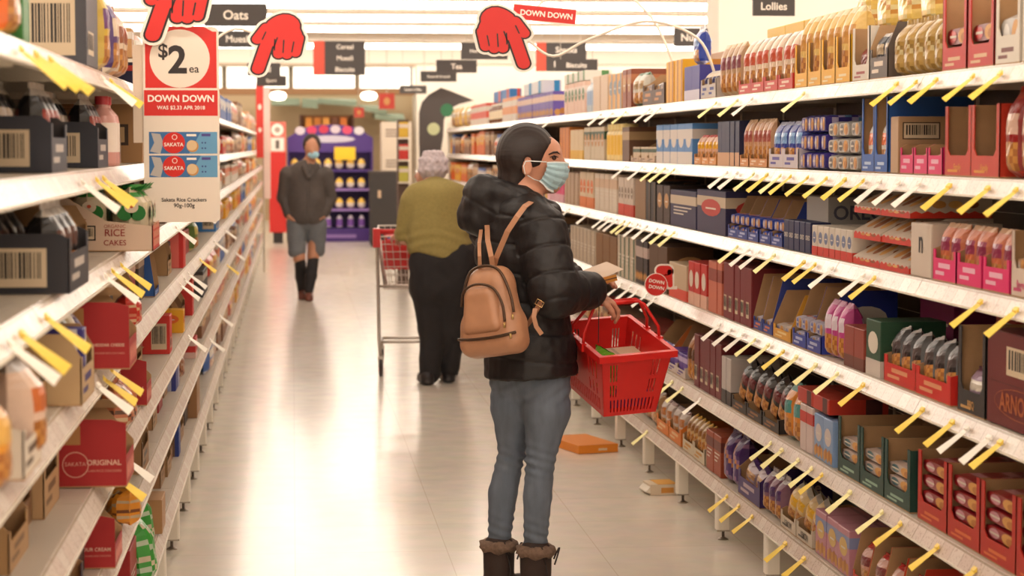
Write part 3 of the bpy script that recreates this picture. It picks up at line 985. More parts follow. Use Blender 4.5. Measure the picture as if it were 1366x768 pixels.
row('R', 3, 1090, 1052, 'tray', .2, .26, .215, (48, 66, 158), (200, 206, 236), WHITE, 'cobalt cut-away box', T(slope=.05, lip=.06, curve=1, side='o'), fill=('flow', 2, .2, .05, (200, 196, 214), (90, 110, 190), SALM, 'pale blue roll in the cobalt box', {}, 2))
row('R', 3, 1050, 1026, 'tray', .22, .26, .17, (226, 166, 60), (250, 220, 160), WHITE, 'mustard open tray', T(slope=.05, lip=.05), fill=('flow', 2, .2, .05, (214, 200, 190), (150, 150, 190), TAN, 'grey wafer roll in the mustard tray', {}))
row('R', 3, 1025, 1000, 'tray', .2, .26, .21, (54, 72, 150), (222, 130, 90), (220, 100, 60), 'blue box with an orange disc on its side', T(slope=.04, lip=.05, side='o'), fill=('flow', 2, .2, .05, (206, 200, 214), (60, 70, 150), WHITE, 'white blue wafer roll beside the orange disc', {}))
row('R', 3, 998, 960, 'carton', .11, .2, .225, (122, 34, 40), (206, 180, 170), (196, 130, 110), 'tall burgundy cracker carton', T(style='c', side='c'))
row('R', 3, 958, 940, 'carton', .11, .2, .215, (206, 120, 96), (150, 70, 56), BROWN, 'salmon carton between dark red ones', T(style='b'))
row('R', 3, 938, 914, 'carton', .12, .2, .19, (196, 48, 42), (236, 190, 170), WHITE, 'poppy red carton', T(style='fo'))
row('R', 3, 912, 888, 'carton', .2, .2, .16, (214, 190, 160), (230, 90, 70), RED, 'sandy carton behind the little red hand', T(style='f'))
row('R', 3, 886, 862, 'carton', .3, .22, .22, (96, 68, 46), (120, 90, 60), TAN, 'umber shipper with rounded mark', T(style='', side='o'))
row('R', 3, 860, 844, 'carton', .13, .2, .22, (54, 44, 44), (206, 186, 176), (200, 160, 120), 'black carton with photo panels', T(style='bs'))
row('R', 3, 843, 820, 'carton', .14, .2, .22, (220, 204, 184), (60, 96, 70), (150, 140, 120), 'ivory upright carton with green corner', T(style='vw'))
row('R', 3, 819, 792, 'carton', .3, .22, .2, (136, 98, 62), (110, 80, 52), TAN, 'tall cardboard brown shipper', T(style='', side=''))
row('R', 3, 791, 758, 'carton', .16, .2, .2, (214, 196, 174), (170, 150, 130), TAN, 'stone coloured carton beside the sleeve', T(style='vw'))

# fifth shelf
row('R', 4, 1400, 1216, 'tray', .29, .3, .195, (184, 44, 30), (222, 120, 70), (222, 120, 70), 'tall vermilion window box', T(slope=0, lip=.055, side='q'), fill=('flow', 1, .26, .042, (150, 34, 40), (220, 160, 170), (222, 160, 90), 'raspberry wrapped biscuit pack in a vermilion box', {}, 4), name='display_tray')
row('R', 4, 1330, 1222, 'carton', .6, .12, .25, KRAFT, (150, 116, 80), TAN, 'kraft outer box behind the vermilion boxes', T(style='', side=''), xo=.32)
row('R', 4, 1208, 1112, 'tray', .27, .28, .18, (26, 64, 56), (160, 190, 170), (60, 110, 90), 'dark green window box', T(slope=0, lip=.05, side='q'), fill=('flow', 1, .24, .038, (206, 186, 176), (60, 110, 120), (206, 140, 110), 'grey teal pack inside a dark green box', {}, 3))
row('R', 4, 1106, 1080, 'carton', .14, .22, .15, (150, 176, 214), (226, 220, 226), (226, 214, 210), 'powder blue carton', T(style='os', side='o'))
row('R', 4, 1079, 1062, 'carton', .12, .22, .16, (226, 206, 200), (200, 60, 50), RED, 'white carton with red lid', T(style='b'))
row('R', 4, 1100, 1058, 'carton', .24, .2, .05, (196, 60, 40), (90, 40, 36), DRED, 'flat rust red box lying on cartons', T(style='v'), zo=.165)
row('R', 4, 1060, 1036, 'pouch', .13, .09, .19, (226, 150, 70), (120, 170, 164), TEAL, 'orange and teal slanted bag', {}, big=True)
row('R', 4, 1034, 972, 'tray', .24, .28, .06, (48, 40, 36), (160, 110, 70), TAN, 'low black tray', T(lip=.055, slope=.03), fill=('pouch', 2, .1, .16, (38, 34, 34), (70, 62, 60), (110, 40, 44), 'black glossy pouch in a low black tray', {}, 1, (.38, .12)))
row('R', 4, 970, 958, 'carton', .12, .2, .19, (206, 196, 190), (60, 50, 50), BLACK, 'white carton with black base', T(style='f'))
row('R', 4, 957, 922, 'carton', .12, .22, .23, (112, 30, 36), (190, 160, 150), (200, 120, 90), 'wine red tall carton', T(style='c', side='c'))
row('R', 4, 921, 911, 'pouch', .12, .07, .2, (176, 124, 84), (200, 160, 120), BROWN, 'slim brown wrapped pack', {})
row('R', 4, 910, 886, 'tray', .3, .28, .21, (222, 206, 196), (90, 54, 140), PURP, 'white edged box with violet corner', T(slope=.1, lip=.05, curve=1), fill=('carton', 2, .18, .1, (96, 60, 150), (200, 180, 220), WHITE, 'violet carton in the white edged box', {}))
row('R', 4, 884, 866, 'tray', .3, .28, .2, (206, 120, 60), (236, 200, 160), ORANGE, 'orange edged kraft box by the basket', T(slope=.12, lip=.05), fill=('pouch', 2, .08, .1, (60, 56, 140), (140, 130, 190), WHITE, 'indigo packet beside the red basket', {}))

# lowest shelf
row('R', 5, 1260, 1216, 'carton', .2, .2, .14, (206, 60, 36), (40, 36, 40), BLACK, 'red and black angled carton', T(style='v', side='v'))
row('R', 5, 1214, 1132, 'tray', .17, .26, .17, (206, 66, 36), (236, 180, 150), WHITE, 'flame orange torn tray', T(slope=.03, lip=.04), fill=('pouch', 1, .09, .12, (206, 150, 130), (200, 40, 50), (120, 40, 40), 'red ribboned packet in a flame orange tray', {}))
row('R', 5, 1128, 1082, 'carton', .13, .24, .15, (206, 150, 164), (150, 160, 200), (226, 190, 120), 'pink and lilac carton', T(style='bos', side='bo'))
row('R', 5, 1078, 1036, 'tray', .26, .26, .07, (222, 208, 188), (90, 80, 70), BLACK, 'cream tray of lemon biscuits', T(slope=.02, lip=.06, side='', ftxt='LEMON', stxt=('LEMON', .4, .5, .5, (70, 60, 54))), fill=('pouch', 2, .09, .13, (236, 206, 150), (206, 200, 190), (240, 190, 60), 'silver yellow bag in the lemon tray', {}, 1, (.4, .1)))
row('R', 5, 1034, 1010, 'pouch', .12, .09, .15, (140, 100, 120), (200, 190, 190), (90, 60, 110), 'mauve leaning foil bag', {}, big=True)
row('R', 5, 1009, 980, 'tray', .3, .28, .15, (72, 48, 110), (200, 180, 190), (200, 180, 190), 'deep purple cookie box with torn kraft top', T(slope=.06, lip=.1, side='', stxt=('cookie', .45, .55, .7, (206, 180, 170))), fill=('pouch', 2, .09, .1, (200, 180, 190), PURP, TAN, 'lilac packet in the purple cookie box', {}, 1, (.2, .1)))
row('R', 5, 979, 958, 'pouch', .16, .1, .2, (80, 50, 112), (150, 110, 150), (206, 140, 80), 'aubergine crinkled bag', T(style='x'), big=True)
row('R', 5, 957, 938, 'carton', .16, .2, .17, (164, 80, 50), (110, 50, 40), TAN, 'terracotta upright carton', T(style='bw'))
row('R', 5, 936, 906, 'tray', .3, .26, .09, (222, 206, 180), (206, 150, 60), YEL, 'cream tray with yellow bags', T(slope=.03, lip=.07), fill=('pouch', 3, .08, .14, (214, 180, 130), (236, 190, 80), (160, 110, 60), 'honey coloured bag in a cream tray', {}, 1, (-.25, .1)))
row('R', 5, 904, 872, 'tray', .3, .26, .12, (222, 130, 50), (240, 200, 150), YEL, 'tangerine tray near the legs of the shelving', T(slope=.05, lip=.08), fill=('pouch', 2, .08, .15, (206, 190, 180), (120, 60, 50), (190, 120, 60), 'grey brown bag in the tangerine tray', {}))

# ------------------------------------------------------------------ far stretches: mixed packs, each its own object
PAL = dict(
    bright=[('golden', YEL, (250, 220, 140), ORANGE), ('orange', ORANGE, (250, 200, 150), YEL), ('red', RED, (240, 210, 200), YEL), ('white', WHITE, (222, 140, 110), ORANGE),
            ('cream', CREAM, (206, 150, 90), BROWN), ('peach', (240, 190, 150), (240, 230, 214), RED), ('blue', (70, 110, 180), (220, 220, 230), WHITE), ('brown', (140, 96, 66), CREAM, TAN)],
    cream=[('cream', CREAM, (206, 170, 130), TAN), ('white', WHITE, (214, 190, 170), GREY), ('golden', (232, 180, 80), CREAM, ORANGE), ('tan', (200, 160, 116), CREAM, BROWN), ('ivory', (236, 220, 196), (120, 140, 110), TAN), ('pale pink', (236, 196, 180), WHITE, RED), ('brown', (120, 84, 60), CREAM, TAN)],
    dark=[('brown', (110, 78, 56), (160, 120, 86), TAN), ('black', (50, 44, 42), (130, 100, 80), TAN), ('kraft', KRAFT, (140, 104, 70), BROWN), ('cream', (206, 186, 160), (120, 90, 70), BROWN), ('dull red', (150, 60, 50), CREAM, TAN)])


def mixed(side, lvl, p0, p1, pal, wr, hr, zone, kinds=('carton', 'carton', 'pouch'), seed=0, skip=0.0):
    X = XR if side == 'R' else XL
    H = hs(side, lvl)
    y, y1 = y_on(p0, X, H), y_on(p1, X, H)
    r = random.Random(seed * 31 + lvl * 7 + int(p0))
    place = 'on the %s-side %s shelf' % ('right' if side == 'R' else 'left', SH[lvl] if lvl != (5 if side == 'R' else 6) else 'lowest')
    while y < y1:
        nm, A, B, Cc = r.choice(PAL[pal])
        kd = r.choice(kinds)
        wd = round(r.uniform(*wr), 2)
        ht = round(r.uniform(*hr), 2)
        cnt = r.choice((1, 2, 2, 3))
        for _ in range(cnt):
            if y + wd > y1 + .1:
                break
            if r.random() >= skip:
                lab = '%s %s %s %s' % (nm, {'carton': 'carton', 'pouch': 'bag', 'bottle': 'bottle'}[kd], zone, place)
                kw = {'carton': T(style='bo', side='b'), 'pouch': {}, 'bottle': {}}[kd]
                dp = .2 if kd == 'carton' else (.09 if kd == 'pouch' else min(wd, .1))
                if kd == 'bottle':
                    wd = min(wd, .11)
                put(side, .01 + r.random() * .02, y + wd / 2, H + .001, kd, wd - .006, dp, ht, A, B, Cc, lab, kw, group=lab)
            y += wd
        else:
            continue
        y += .05


mixed('R', 1, 686, 597, 'bright', (.24, .36), (.15, .22), 'in the blurred far stretch', seed=1)
mixed('R', 2, 668, 597, 'bright', (.26, .4), (.15, .2), 'in the blurred far stretch', seed=2)
mixed('R', 2, 727, 722, 'cream', (.2, .3), (.15, .2), 'just behind the head', seed=3)
mixed('R', 3, 756, 640, 'dark', (.45, .55), (.14, .22), 'behind the woman', seed=8)
mixed('R', 4, 779, 650, 'dark', (.45, .55), (.14, .22), 'behind the basket', seed=9)
mixed('R', 5, 836, 690, 'dark', (.45, .55), (.1, .2), 'behind the basket', seed=10)
mixed('R', 4, 866, 780, 'dark', (.2, .3), (.14, .22), 'seen past the basket', seed=5)
mixed('R', 5, 872, 838, 'dark', (.22, .3), (.1, .2), 'beyond the basket', seed=6)

# ------------------------------------------------------------------ left side: packs standing proud of one another down the run
def one(lvl, px, kind, w, d, h, A, B, Cc, label, kw=None, out=0.0, n=1, zo=.001, big=True, rz=0.0, gap=.004, grp=None, tilt=None):
    H = LH[lvl]
    y = y_on(px, XL + out, H)
    for i in range(n):
        put('L', -out + .004, y + w / 2 + i * (w + gap), H + zo, kind, w, d, h, A, B, Cc, label, kw, big, rz, tilt, group=label if n > 1 else None)


# top shelf
one(0, 22, 'pouch', .14, .1, .16, ORANGE, (236, 180, 60), GREEN, 'orange soft bag at the near end of the left-side top shelf')
one(0, 34, 'carton', .1, .1, .13, (60, 130, 60), (90, 160, 80), YEL, 'green packet beside the orange bag on the left-side top shelf')
one(0, 118, 'carton', .3, .26, .2, (70, 70, 78), (206, 200, 190), SILV, 'grey shelf box with large barcode on the left-side top shelf', T(style='c', side='C'), n=1)
one(0, 146, 'pouch', .1, .08, .21, (222, 190, 90), (236, 206, 120), (110, 60, 120), 'tall nut bag with yellow top on the left-side top shelf', out=.02)
one(0, 158, 'pouch', .12, .08, .2, (90, 66, 120), (236, 220, 200), (226, 206, 180), 'purple and white nut bag on the left-side top shelf', out=.02)
one(0, 166, 'pouch', .1, .08, .19, (236, 214, 190), (200, 150, 110), (150, 84, 50), 'white nut bag in front of small navy boxes', out=.015, n=2)
one(0, 183, 'carton', .12, .12, .07, (30, 34, 70), (190, 60, 60), RED, 'small navy box behind the nut bags', n=2)
one(0, 178, 'carton', .1, .12, .09, (206, 160, 110), (236, 226, 214), RED, 'peach box under the grey shelf box', zo=.08)
# second shelf
for px, nm in ((72, 'nearer'), (133, 'farther')):
    one(1, px, 'tray', .3, .26, .115, (52, 54, 64), (206, 196, 186), SILV, '%s charcoal tray with big barcode on the left-side second shelf' % nm, T(slope=.02, lip=.1, side='C', inner=(60, 56, 58)), out=.0)
    for j in range(3):
        one(1, px - 6 - 0 * j, 'pouch', .085, .07, .18, (36, 32, 34), (214, 206, 196), (150, 60, 50), 'black and white upright packet in the %s charcoal tray' % nm, zo=.005, out=-.03 - .0 * j, n=3, gap=.008) if j == 0 else None
    y = y_on(px, XL, LH[1])
    for j in range(3):
        put('L', .10, y + .05 + j * .095, LH[1] + .006, 'pouch', .085, .07, .175, (36, 32, 34), (222, 214, 204), (210, 190, 170), 'black packet at the back of the %s charcoal tray' % nm, {}, True, group='black packets at the back of the %s tray' % nm)
one(1, 158, 'bottle', .085, .085, .24, (206, 150, 140), (230, 214, 200), (190, 50, 60), 'tall clear red-topped tube on the left-side second shelf', out=.01, n=2)
one(1, 192, 'carton', .3, .3, .21, (178, 138, 96), (140, 104, 70), TAN, 'plain kraft carton with square mark on the left-side second shelf', T(style='', side='q'))
# third shelf
one(2, 96, 'tray', .4, .27, .12, (44, 44, 52), (206, 196, 186), SILV, 'black barcode tray on the left-side third shelf', T(slope=.02, lip=.11, side='C', inner=(60, 56, 58)), out=.04)
y = y_on(96, XL + .04, LH[2])
for j in range(3):
    put('L', -.02, y + .07 + j * .12, LH[2] + .006, 'pouch', .11, .08, .2, (34, 30, 32), (200, 190, 180), (90, 60, 50), 'shiny black coffee bag in the black barcode tray', {}, True, group='shiny black bags third shelf')
    put('L', .09, y + .06 + j * .12, LH[2] + .006, 'pouch', .11, .08, .2, (44, 40, 44), (190, 184, 176), (90, 60, 50), 'dark bag deeper in the black barcode tray', {}, True, group='dark bags deeper in third shelf')
# rice cakes in their white shelf box
yt = 6.07
q = MB()
w_, d_, K = .30, .33, P(KRAFT)
A_ = P((226, 200, 178))
prof = [(0, .003), (d_, .003), (d_, .19), (d_ - .03, .19), (.13, .085), (.0, .07)]
for s in (-1, 1):
    q.prism(prof, (0, s * w_ / 2, 0), (1, 0, 0), (0, 0, 1), (0, -s, 0), .003, m_kraft(), A_, m_kraft())
q.box(0, d_, -w_ / 2, w_ / 2, 0, .003, m_kraft()); q.box(d_ - .003, d_, -w_ / 2, w_ / 2, 0, .2, m_kraft()); q.box(0, .003, -w_ / 2, w_ / 2, 0, .07, P((206, 60, 44)))
fr = FR((0, w_ / 2, 0), (0, -1, 0), (0, 0, 1))
for i in range(4):
    for j in range(3):
        q.rect(fr, .03 + i * .065, .012 + j * .024, .075 + i * .065, .03 + j * .024, P((236, 170, 140)), 1)
fr = FR((d_, w_ / 2, 0), (-1, 0, 0), (0, 0, 1))
q.text(fr, 'ORGANIC', .225, .07, P((170, 84, 70)), w_=.06)
q.text(fr, 'RICE', .225, .052, P((150, 50, 44)), w_=.055, bold=.01)
q.text(fr, 'CAKES', .225, .024, P((150, 50, 44)), w_=.062, bold=.01)
q.text(fr, 'EE', .137, .083, P((170, 60, 50)), w_=.018)
q.rect(fr, .128, .03, .172, .072, P(BLACK), 1); q.barcode(fr, .132, .034, .168, .068, 2)
o = q.build('display_tray', None, (XL + .09, yt + w_ / 2, LH[2] + .002)); OCC.append((LH[2], yt - .01, yt + w_ + .01)); o.rotation_euler = (0, 0, math.pi)
tag(o, 'white shelf box printed organic rice cakes below the price board', 'display box')
rc = None
for j, (dx, dy) in enumerate(((.008, .085), (.125, .085), (.008, .222), (.125, .222))):
    if rc is None:
        q = pouch(.128, .105, .205, (222, 206, 176), (60, 140, 60), (222, 206, 176), 't')
        q.sm = [False] * len(q.f)
        rc = q.build('rice_cake_bag')
        g = MB(); g2 = random.Random(4)
        for k in range(16):
            a = 6.28 * k / 16
            c_ = (.0475 + .035 * math.cos(a), .052 * math.sin(a), .192)
            tip = (.0475 + .052 * math.cos(a + .3), .066 * math.sin(a + .3), .205 + .016 * g2.random())
            g.add([c_, (.0475 + .02 * math.cos(a + .5), .03 * math.sin(a + .5), .2), tip, (.0475 + .04 * math.cos(a - .3), .05 * math.sin(a - .3), .2)], [(0, 1, 2, 3), (3, 2, 1, 0)], FO((46, 140, 60)))
        g.lathe([(.03, .19), (.046, .198), (.03, .21), (.012, .206)], .0475, 0, FO((50, 146, 64)), 12)
        g.build('crimped_top', rc)
        g = MB()
        fr = FR((.10, .06, 0), (-1, 0, 0), (0, 0, 1))
        for fr, cu in ((FR((.0955, .061, 0), (-1, 0, 0), (0, 0, 1)), .048), (FR((-.004, .06, 0), (0, -1, 0), (0, 0, 1)), .06)):
            n_ = fr[3] * .0
            g.oval(fr, cu - .018, .118, .022, .026, FO((40, 120, 56)), 2); g.oval(fr, cu + .018, .118, .022, .026, FO((40, 120, 56)), 2)
            g.oval(fr, cu, .138, .02, .02, P((236, 220, 196)), 3)
            g.oval(fr, cu, .14, .006, .006, P((206, 90, 60)), 4)
            g.text(fr, 'RICE', cu, .072, P((96, 60, 44)), w_=.04, lay=3)
            g.text(fr, 'CAKES', cu, .052, P((96, 60, 44)), w_=.04, lay=3)
        g.build('printed_label', rc)
        o = rc
    else:
        o = dup(rc)
    o.location = (XL + .085 - dx, yt + dy - .0, LH[2] + .009)
    o.rotation_euler = (0, 0, math.pi)
    o.scale = (1, 1, .84)
    tag(o, ['front', 'inner', 'second front', 'second inner'][j] + ' cream rice cake bag with frilly green top in the white shelf box', 'bag')
# fourth shelf
one(3, 36, 'tray', .24, .26, .09, (236, 222, 204), (90, 70, 50), TAN, 'white lipped tray with square mark at the near left', T(slope=.03, lip=.08, side='q'), out=.05)
one(3, 58, 'pouch', .14, .11, .20, (236, 206, 186), (200, 190, 184), (206, 120, 70), 'plump white and orange cookie bag at the near left', out=.06, zo=.004)
one(3, 10, 'pouch', .13, .1, .22, (226, 160, 70), (236, 220, 200), (236, 190, 110), 'orange cookie bag standing nearest of all on the left', out=.06, zo=.02)
one(3, 112, 'tray', .28, .22, .15, (200, 170, 130), (60, 50, 110), TAN, 'kraft tray with indigo box beside the cookie bags', T(slope=.03, lip=.1, side=''), out=.045)
one(3, 114, 'carton', .07, .12, .145, (62, 54, 130), (220, 214, 226), WHITE, 'indigo and white box in the kraft tray', T(style='v', side='v'), out=.035, zo=.005)
for j, (A, B, Cc, nm) in enumerate((((130, 134, 120), SILV, (206, 190, 150), 'sage and silver'), ((206, 190, 160), (120, 100, 90), GOLD, 'gold and grey'), ((70, 50, 96), (200, 190, 200), WHITE, 'deep violet'))):
    one(3, 96 + j * 8, 'pouch', .1, .08, .19 - .02 * j, A, B, Cc, nm + ' foil bag above the indigo box', out=-.01 + .0 * j, zo=.002, rz=.1 * j)
# red boxes printed in white: CHEDDAR CHEESE / ORIGINAL


def left_red_box(lvl, px, out, w, d, h, l1, l2, label, badge=True):
    """box whose printed long side faces down the aisle; local x points INTO the left shelf after the half turn"""
    H = LH[lvl]
    y = y_on(px, XL + out, H)
    OCC.append((H, y, y + w))
    root = empty('cracker_shipper', (XL + out, y, H + .002), 0, label, 'display box')
    A, t = P((168, 34, 38)), .003
    Kk = m_kraft()
    q = MB()
    prof = [(0, t), (-d, t), (-d, h), (-.035, h * .985), (0, h * .93)]
    q.prism(prof, (0, t, 0), (1, 0, 0), (0, 0, 1), (0, -1, 0), t, A, Kk, Kk)
    back = [(0, t), (-d, t), (-d, h), (-.07, h), (0, h * .5)]
    q.prism(back, (0, w, 0), (1, 0, 0), (0, 0, 1), (0, -1, 0), t, Kk, A, Kk)
    q.box(-d, 0, 0, w, 0, t, Kk)
    q.box(-d, -d + t, t, w - t, t, h, A)
    q.box(-t, 0, t, w - t, t, h * .42, A)
    q.build('box_body', root)
    g = MB()
    g.prism([(-.04, h), (-d, h), (-d - .0, h + .03), (-.02, h + .018)], (0, w - .02, -.001), (1, 0, 0), (0, 0, 1), (0, 1, 0), .003, Kk, Kk, Kk)
    g.build('torn_flap', root)
    g = MB()
    fr = FR((-d, 0, 0), (1, 0, 0), (0, 0, 1))
    g.rect(fr, d * .18, h * .62, d * .55, h * .9, P((184, 134, 84)), 1)
    if badge:
        g.ring(fr, d * .5, h * .33, h * .19, h * .19, .0022, P((232, 180, 160)), 1, 22)
        g.text(fr, 'SAKATA', d * .5, h * .34, P((232, 180, 160)), w_=h * .3, lay=1)
    g.text(fr, l1, d * .78, h * .36, P((240, 200, 180)), w_=d * .34, h=h * .14, bold=.02, lay=1)
    g.text(fr, l2, d * .78, h * .24, P((232, 170, 150)), w_=d * .34, h=h * .07, lay=1)
    fr2 = FR((0, 0, 0), (0, 1, 0), (0, 0, 1))
    for k in range(5):
        g.oval(fr2, w * (.14 + .18 * k), h * .2, w * .07, h * .13, P((236, 150, 130)), 1, 10)
    g.build('printed_label', root)
    return root


left_red_box(3, 173, .085, .24, .24, .165, 'CHEDDAR CHEESE', 'FLAVOURED RICE CRACKERS', 'dark red cheddar cheese cracker box jutting over the left-side fourth shelf')
left_red_box(4, 169, .08, .24, .24, .165, 'ORIGINAL', 'PLAIN RICE CRACKERS', 'dark red original cracker box on the left-side fifth shelf')
left_red_box(5, 154, .035, .22, .22, .135, 'SOUR CREAM', 'FLAVOURED RICE CRACKERS', 'dark red lowest cracker box on the left-side sixth shelf')
left_red_box(4, 196, .02, .22, .22, .15, 'CHICKEN', 'FLAVOURED RICE CRACKERS', 'dark red cracker box behind slumped bags on the left-side fifth shelf', badge=False)
one(4, 178, 'pouch', .12, .1, .13, (196, 120, 84), (222, 190, 150), (100, 66, 50), 'crumpled brown snack bag between two red cracker boxes', T(style='x'), out=.02, n=2)
one(3, 188, 'pouch', .14, .08, .1, (196, 60, 50), (230, 190, 150), SALM, 'red speckled bag behind the cheddar box', T(style='x'), out=.03)
# fifth and sixth shelves, near the frame corner
one(4, 62, 'tray', .3, .24, .12, (196, 160, 120), (120, 90, 60), TAN, 'torn kraft tray low at the near left', T(slope=.02, lip=.11, side=''), out=-.06)
one(4, 64, 'pouch', .12, .09, .15, (200, 180, 170), (120, 60, 50), SALM, 'pink grey foil bag in the torn kraft tray', out=-.09, zo=.006, n=2)
one(4, 88, 'carton', .14, .18, .12, (92, 66, 50), (190, 160, 120), TAN, 'dark brown carton beside the original box', T(style='b'), out=-.12)
one(5, 96, 'tray', .3, .24, .11, (60, 40, 50), (170, 120, 80), TAN, 'dark plum tray low at the near left', T(slope=.02, lip=.1, side=''))
one(5, 92, 'pouch', .12, .09, .14, (206, 150, 70), (196, 190, 180), ORANGE, 'amber foil bag in the dark plum tray', out=-.03, zo=.006, n=2)
one(5, 186, 'pouch', .11, .09, .10, (222, 150, 60), (200, 180, 150), (120, 70, 40), 'amber crinkled bag slipping over a shelf edge', T(style='x'), out=.05, rz=.4)
one(5, 192, 'tray', .3, .26, .15, (150, 112, 74), (70, 54, 40), TAN, 'kraft shipper with framed square on the left-side sixth shelf', T(slope=.02, lip=.1, side='q'))
one(6, 176, 'carton', .26, .22, .17, (160, 36, 36), (230, 180, 160), SALM, 'crimson carton on the left-side lowest shelf', T(style='w', side='w'))
for j in range(3):
    one(6, 212 - j * 5, 'pouch', .13, .1, .2 - .02 * j, (70, 160, 70), (200, 214, 190), (222, 206, 180), ['front', 'middle', 'rear'][j] + ' green leafy bag drooping on the left-side lowest shelf', T(style='x'), out=.06 - .05 * j, rz=.25 * j, tilt=(0, .12, 0), zo=.012)
one(6, 218, 'carton', .2, .16, .12, (186, 142, 98), (150, 110, 70), TAN, 'open kraft box tipping toward the aisle floor', T(style='', side=''), out=.02, tilt=(0, -.0, 0))
one(4, 228, 'carton', .16, .12, .15, (206, 52, 44), (236, 210, 190), WHITE, 'red carton with barcode above the white price rail', T(style='c', side='C'), out=.0)
one(4, 226, 'tray', .3, .24, .2, (176, 136, 94), (150, 110, 70), TAN, 'tall kraft tray around red cartons', T(slope=.03, lip=.05, side=''), out=-.13)
one(4, 246, 'carton', .12, .12, .1, (240, 180, 40), (220, 140, 40), ORANGE, 'yellow packet beside the red barcode carton', T(style='o', side='o'), out=.005)
one(4, 258, 'carton', .14, .14, .19, (196, 44, 40), (236, 110, 90), RED, 'tall red pack behind the yellow packet', T(style='b'), out=.0)
one(5, 236, 'carton', .3, .2, .1, (52, 62, 140), (200, 200, 220), WHITE, 'dark blue flat carton on the left-side sixth shelf', T(style='v'), out=-.02)
one(5, 262, 'carton', .22, .2, .1, (200, 50, 44), (236, 200, 190), WHITE, 'red flat carton on the left-side sixth shelf', T(style='bf'), out=-.0)
one(5, 246, 'pouch', .16, .1, .12, (170, 120, 90), (206, 180, 160), (110, 60, 50), 'brown bag between blue and red flat cartons', T(style='x'), out=-.01)
one(6, 264, 'carton', .34, .26, .25, (164, 122, 82), (130, 96, 62), TAN, 'tall kraft shipper on the left-side lowest shelf', T(style='', side='q'))
one(6, 240, 'carton', .14, .18, .2, (40, 66, 140), (120, 90, 70), WHITE, 'slim blue carton against the kraft shipper', T(style='', side='v'), out=-.02)
one(3, 208, 'tray', .24, .2, .17, (44, 92, 160), (160, 190, 230), WHITE, 'mid blue frame tray on the left-side fourth shelf', T(slope=.02, lip=.03, side=''), out=-.01)
one(3, 209, 'bottle', .11, .11, .13, (222, 96, 50), (236, 150, 120), (196, 40, 36), 'orange tub with red lid in the blue frame tray', {'style': 'jar'}, out=-.025, zo=.005)
one(3, 246, 'carton', .2, .2, .16, (206, 44, 38), (236, 120, 110), (240, 170, 160), 'glossy red pack on the left-side fourth shelf', T(style='v', side='v'), out=.0)
one(3, 264, 'pouch', .2, .1, .17, (96, 120, 60), (200, 190, 120), (206, 190, 110), 'olive green bag beside the glossy red pack', out=-.005)
one(3, 289, 'carton', .5, .14, .14, (66, 130, 190), (196, 214, 230), WHITE, 'sky blue carton with barcode on the left-side fourth shelf', T(style='c', side='C'), out=-.0)
one(4, 272, 'carton', .3, .16, .14, (60, 54, 54), (190, 180, 170), SILV, 'black banded carton on the left-side fifth shelf', T(style='b', side='b'), n=2)
one(2, 222, 'carton', .3, .2, .15, (120, 88, 66), (206, 150, 100), TAN, 'brown carton behind the price board foot', T(style='b', side='b'))
one(2, 233, 'pouch', .3, .1, .17, (222, 96, 60), (240, 210, 190), WHITE, 'orange red bag behind the price board edge')
_r = random.Random(21)
for lv in range(0, 7):
    oc = sorted((a, b) for z, a, b in OCC if abs(z - LH[lv]) < .03)
    cur = (5.3, 5.4, 4.6, 4.35, 4.1, 4.6, 5.3)[lv]
    lim = (6.9, 6.9, 8.2, 11.0, 11.2, 11.6, 11.8)[lv]
    gaps = []
    for a, b in oc + [(lim, lim)]:
        if a > cur + .09:
            gaps.append((cur, min(a, lim)))
        cur = max(cur, b)
    for a, b in gaps:
        n_ = max(1, round((b - a) / .27))
        st = (b - a) / n_
        for i in range(n_):
            nm, A, B, Cc = _r.choice([('kraft', KRAFT, (140, 104, 70), BROWN), ('brown', (128, 92, 62), (170, 130, 90), TAN), ('dull red', (156, 40, 40), (220, 180, 160), SALM), ('kraft', (184, 146, 104), (120, 90, 60), TAN), ('dark', (74, 60, 56), (190, 160, 130), TAN)])
            hh_ = round(_r.uniform(.12, .19), 2)
            kd = 'tray' if nm in ('kraft', 'brown') else 'carton'
            lab = '%s box standing back behind the rail on the left-side %s shelf' % (nm, SH[lv] if lv < 6 else 'lowest')
            put('L', round(_r.uniform(.03, .11), 2), a + st * (i + .5), LH[lv] + .001, kd, st - .012, .2, hh_, A, B, Cc, lab, T(slope=.03, lip=.08, side='q') if kd == 'tray' else T(style='b', side='b'), group=lab)
mixed('L', 0, 208, 345, 'bright', (.5, .8), (.15, .22), 'in the long blurred run', ('carton', 'pouch'), seed=11)
mixed('L', 1, 208, 345, 'bright', (.5, .8), (.12, .2), 'in the long blurred run', ('carton', 'pouch'), seed=12)
mixed('L', 2, 238, 345, 'bright', (.4, .7), (.12, .2), 'in the long blurred run', ('carton', 'pouch'), seed=13)
mixed('L', 3, 296, 345, 'bright', (.4, .7), (.12, .2), 'in the long blurred run', ('carton', 'pouch'), seed=14)
mixed('L', 4, 286, 345, 'bright', (.4, .7), (.12, .2), 'in the long blurred run', ('carton', 'pouch'), seed=15)
mixed('L', 5, 274, 345, 'bright', (.4, .7), (.1, .17), 'in the long blurred run', ('carton', 'pouch'), seed=16)
mixed('L', 6, 284, 345, 'bright', (.5, .8), (.12, .2), 'in the long blurred run', ('carton', 'pouch'), seed=17)

# ------------------------------------------------------------------ ticket flags clipped to the price rails
_tg = {}


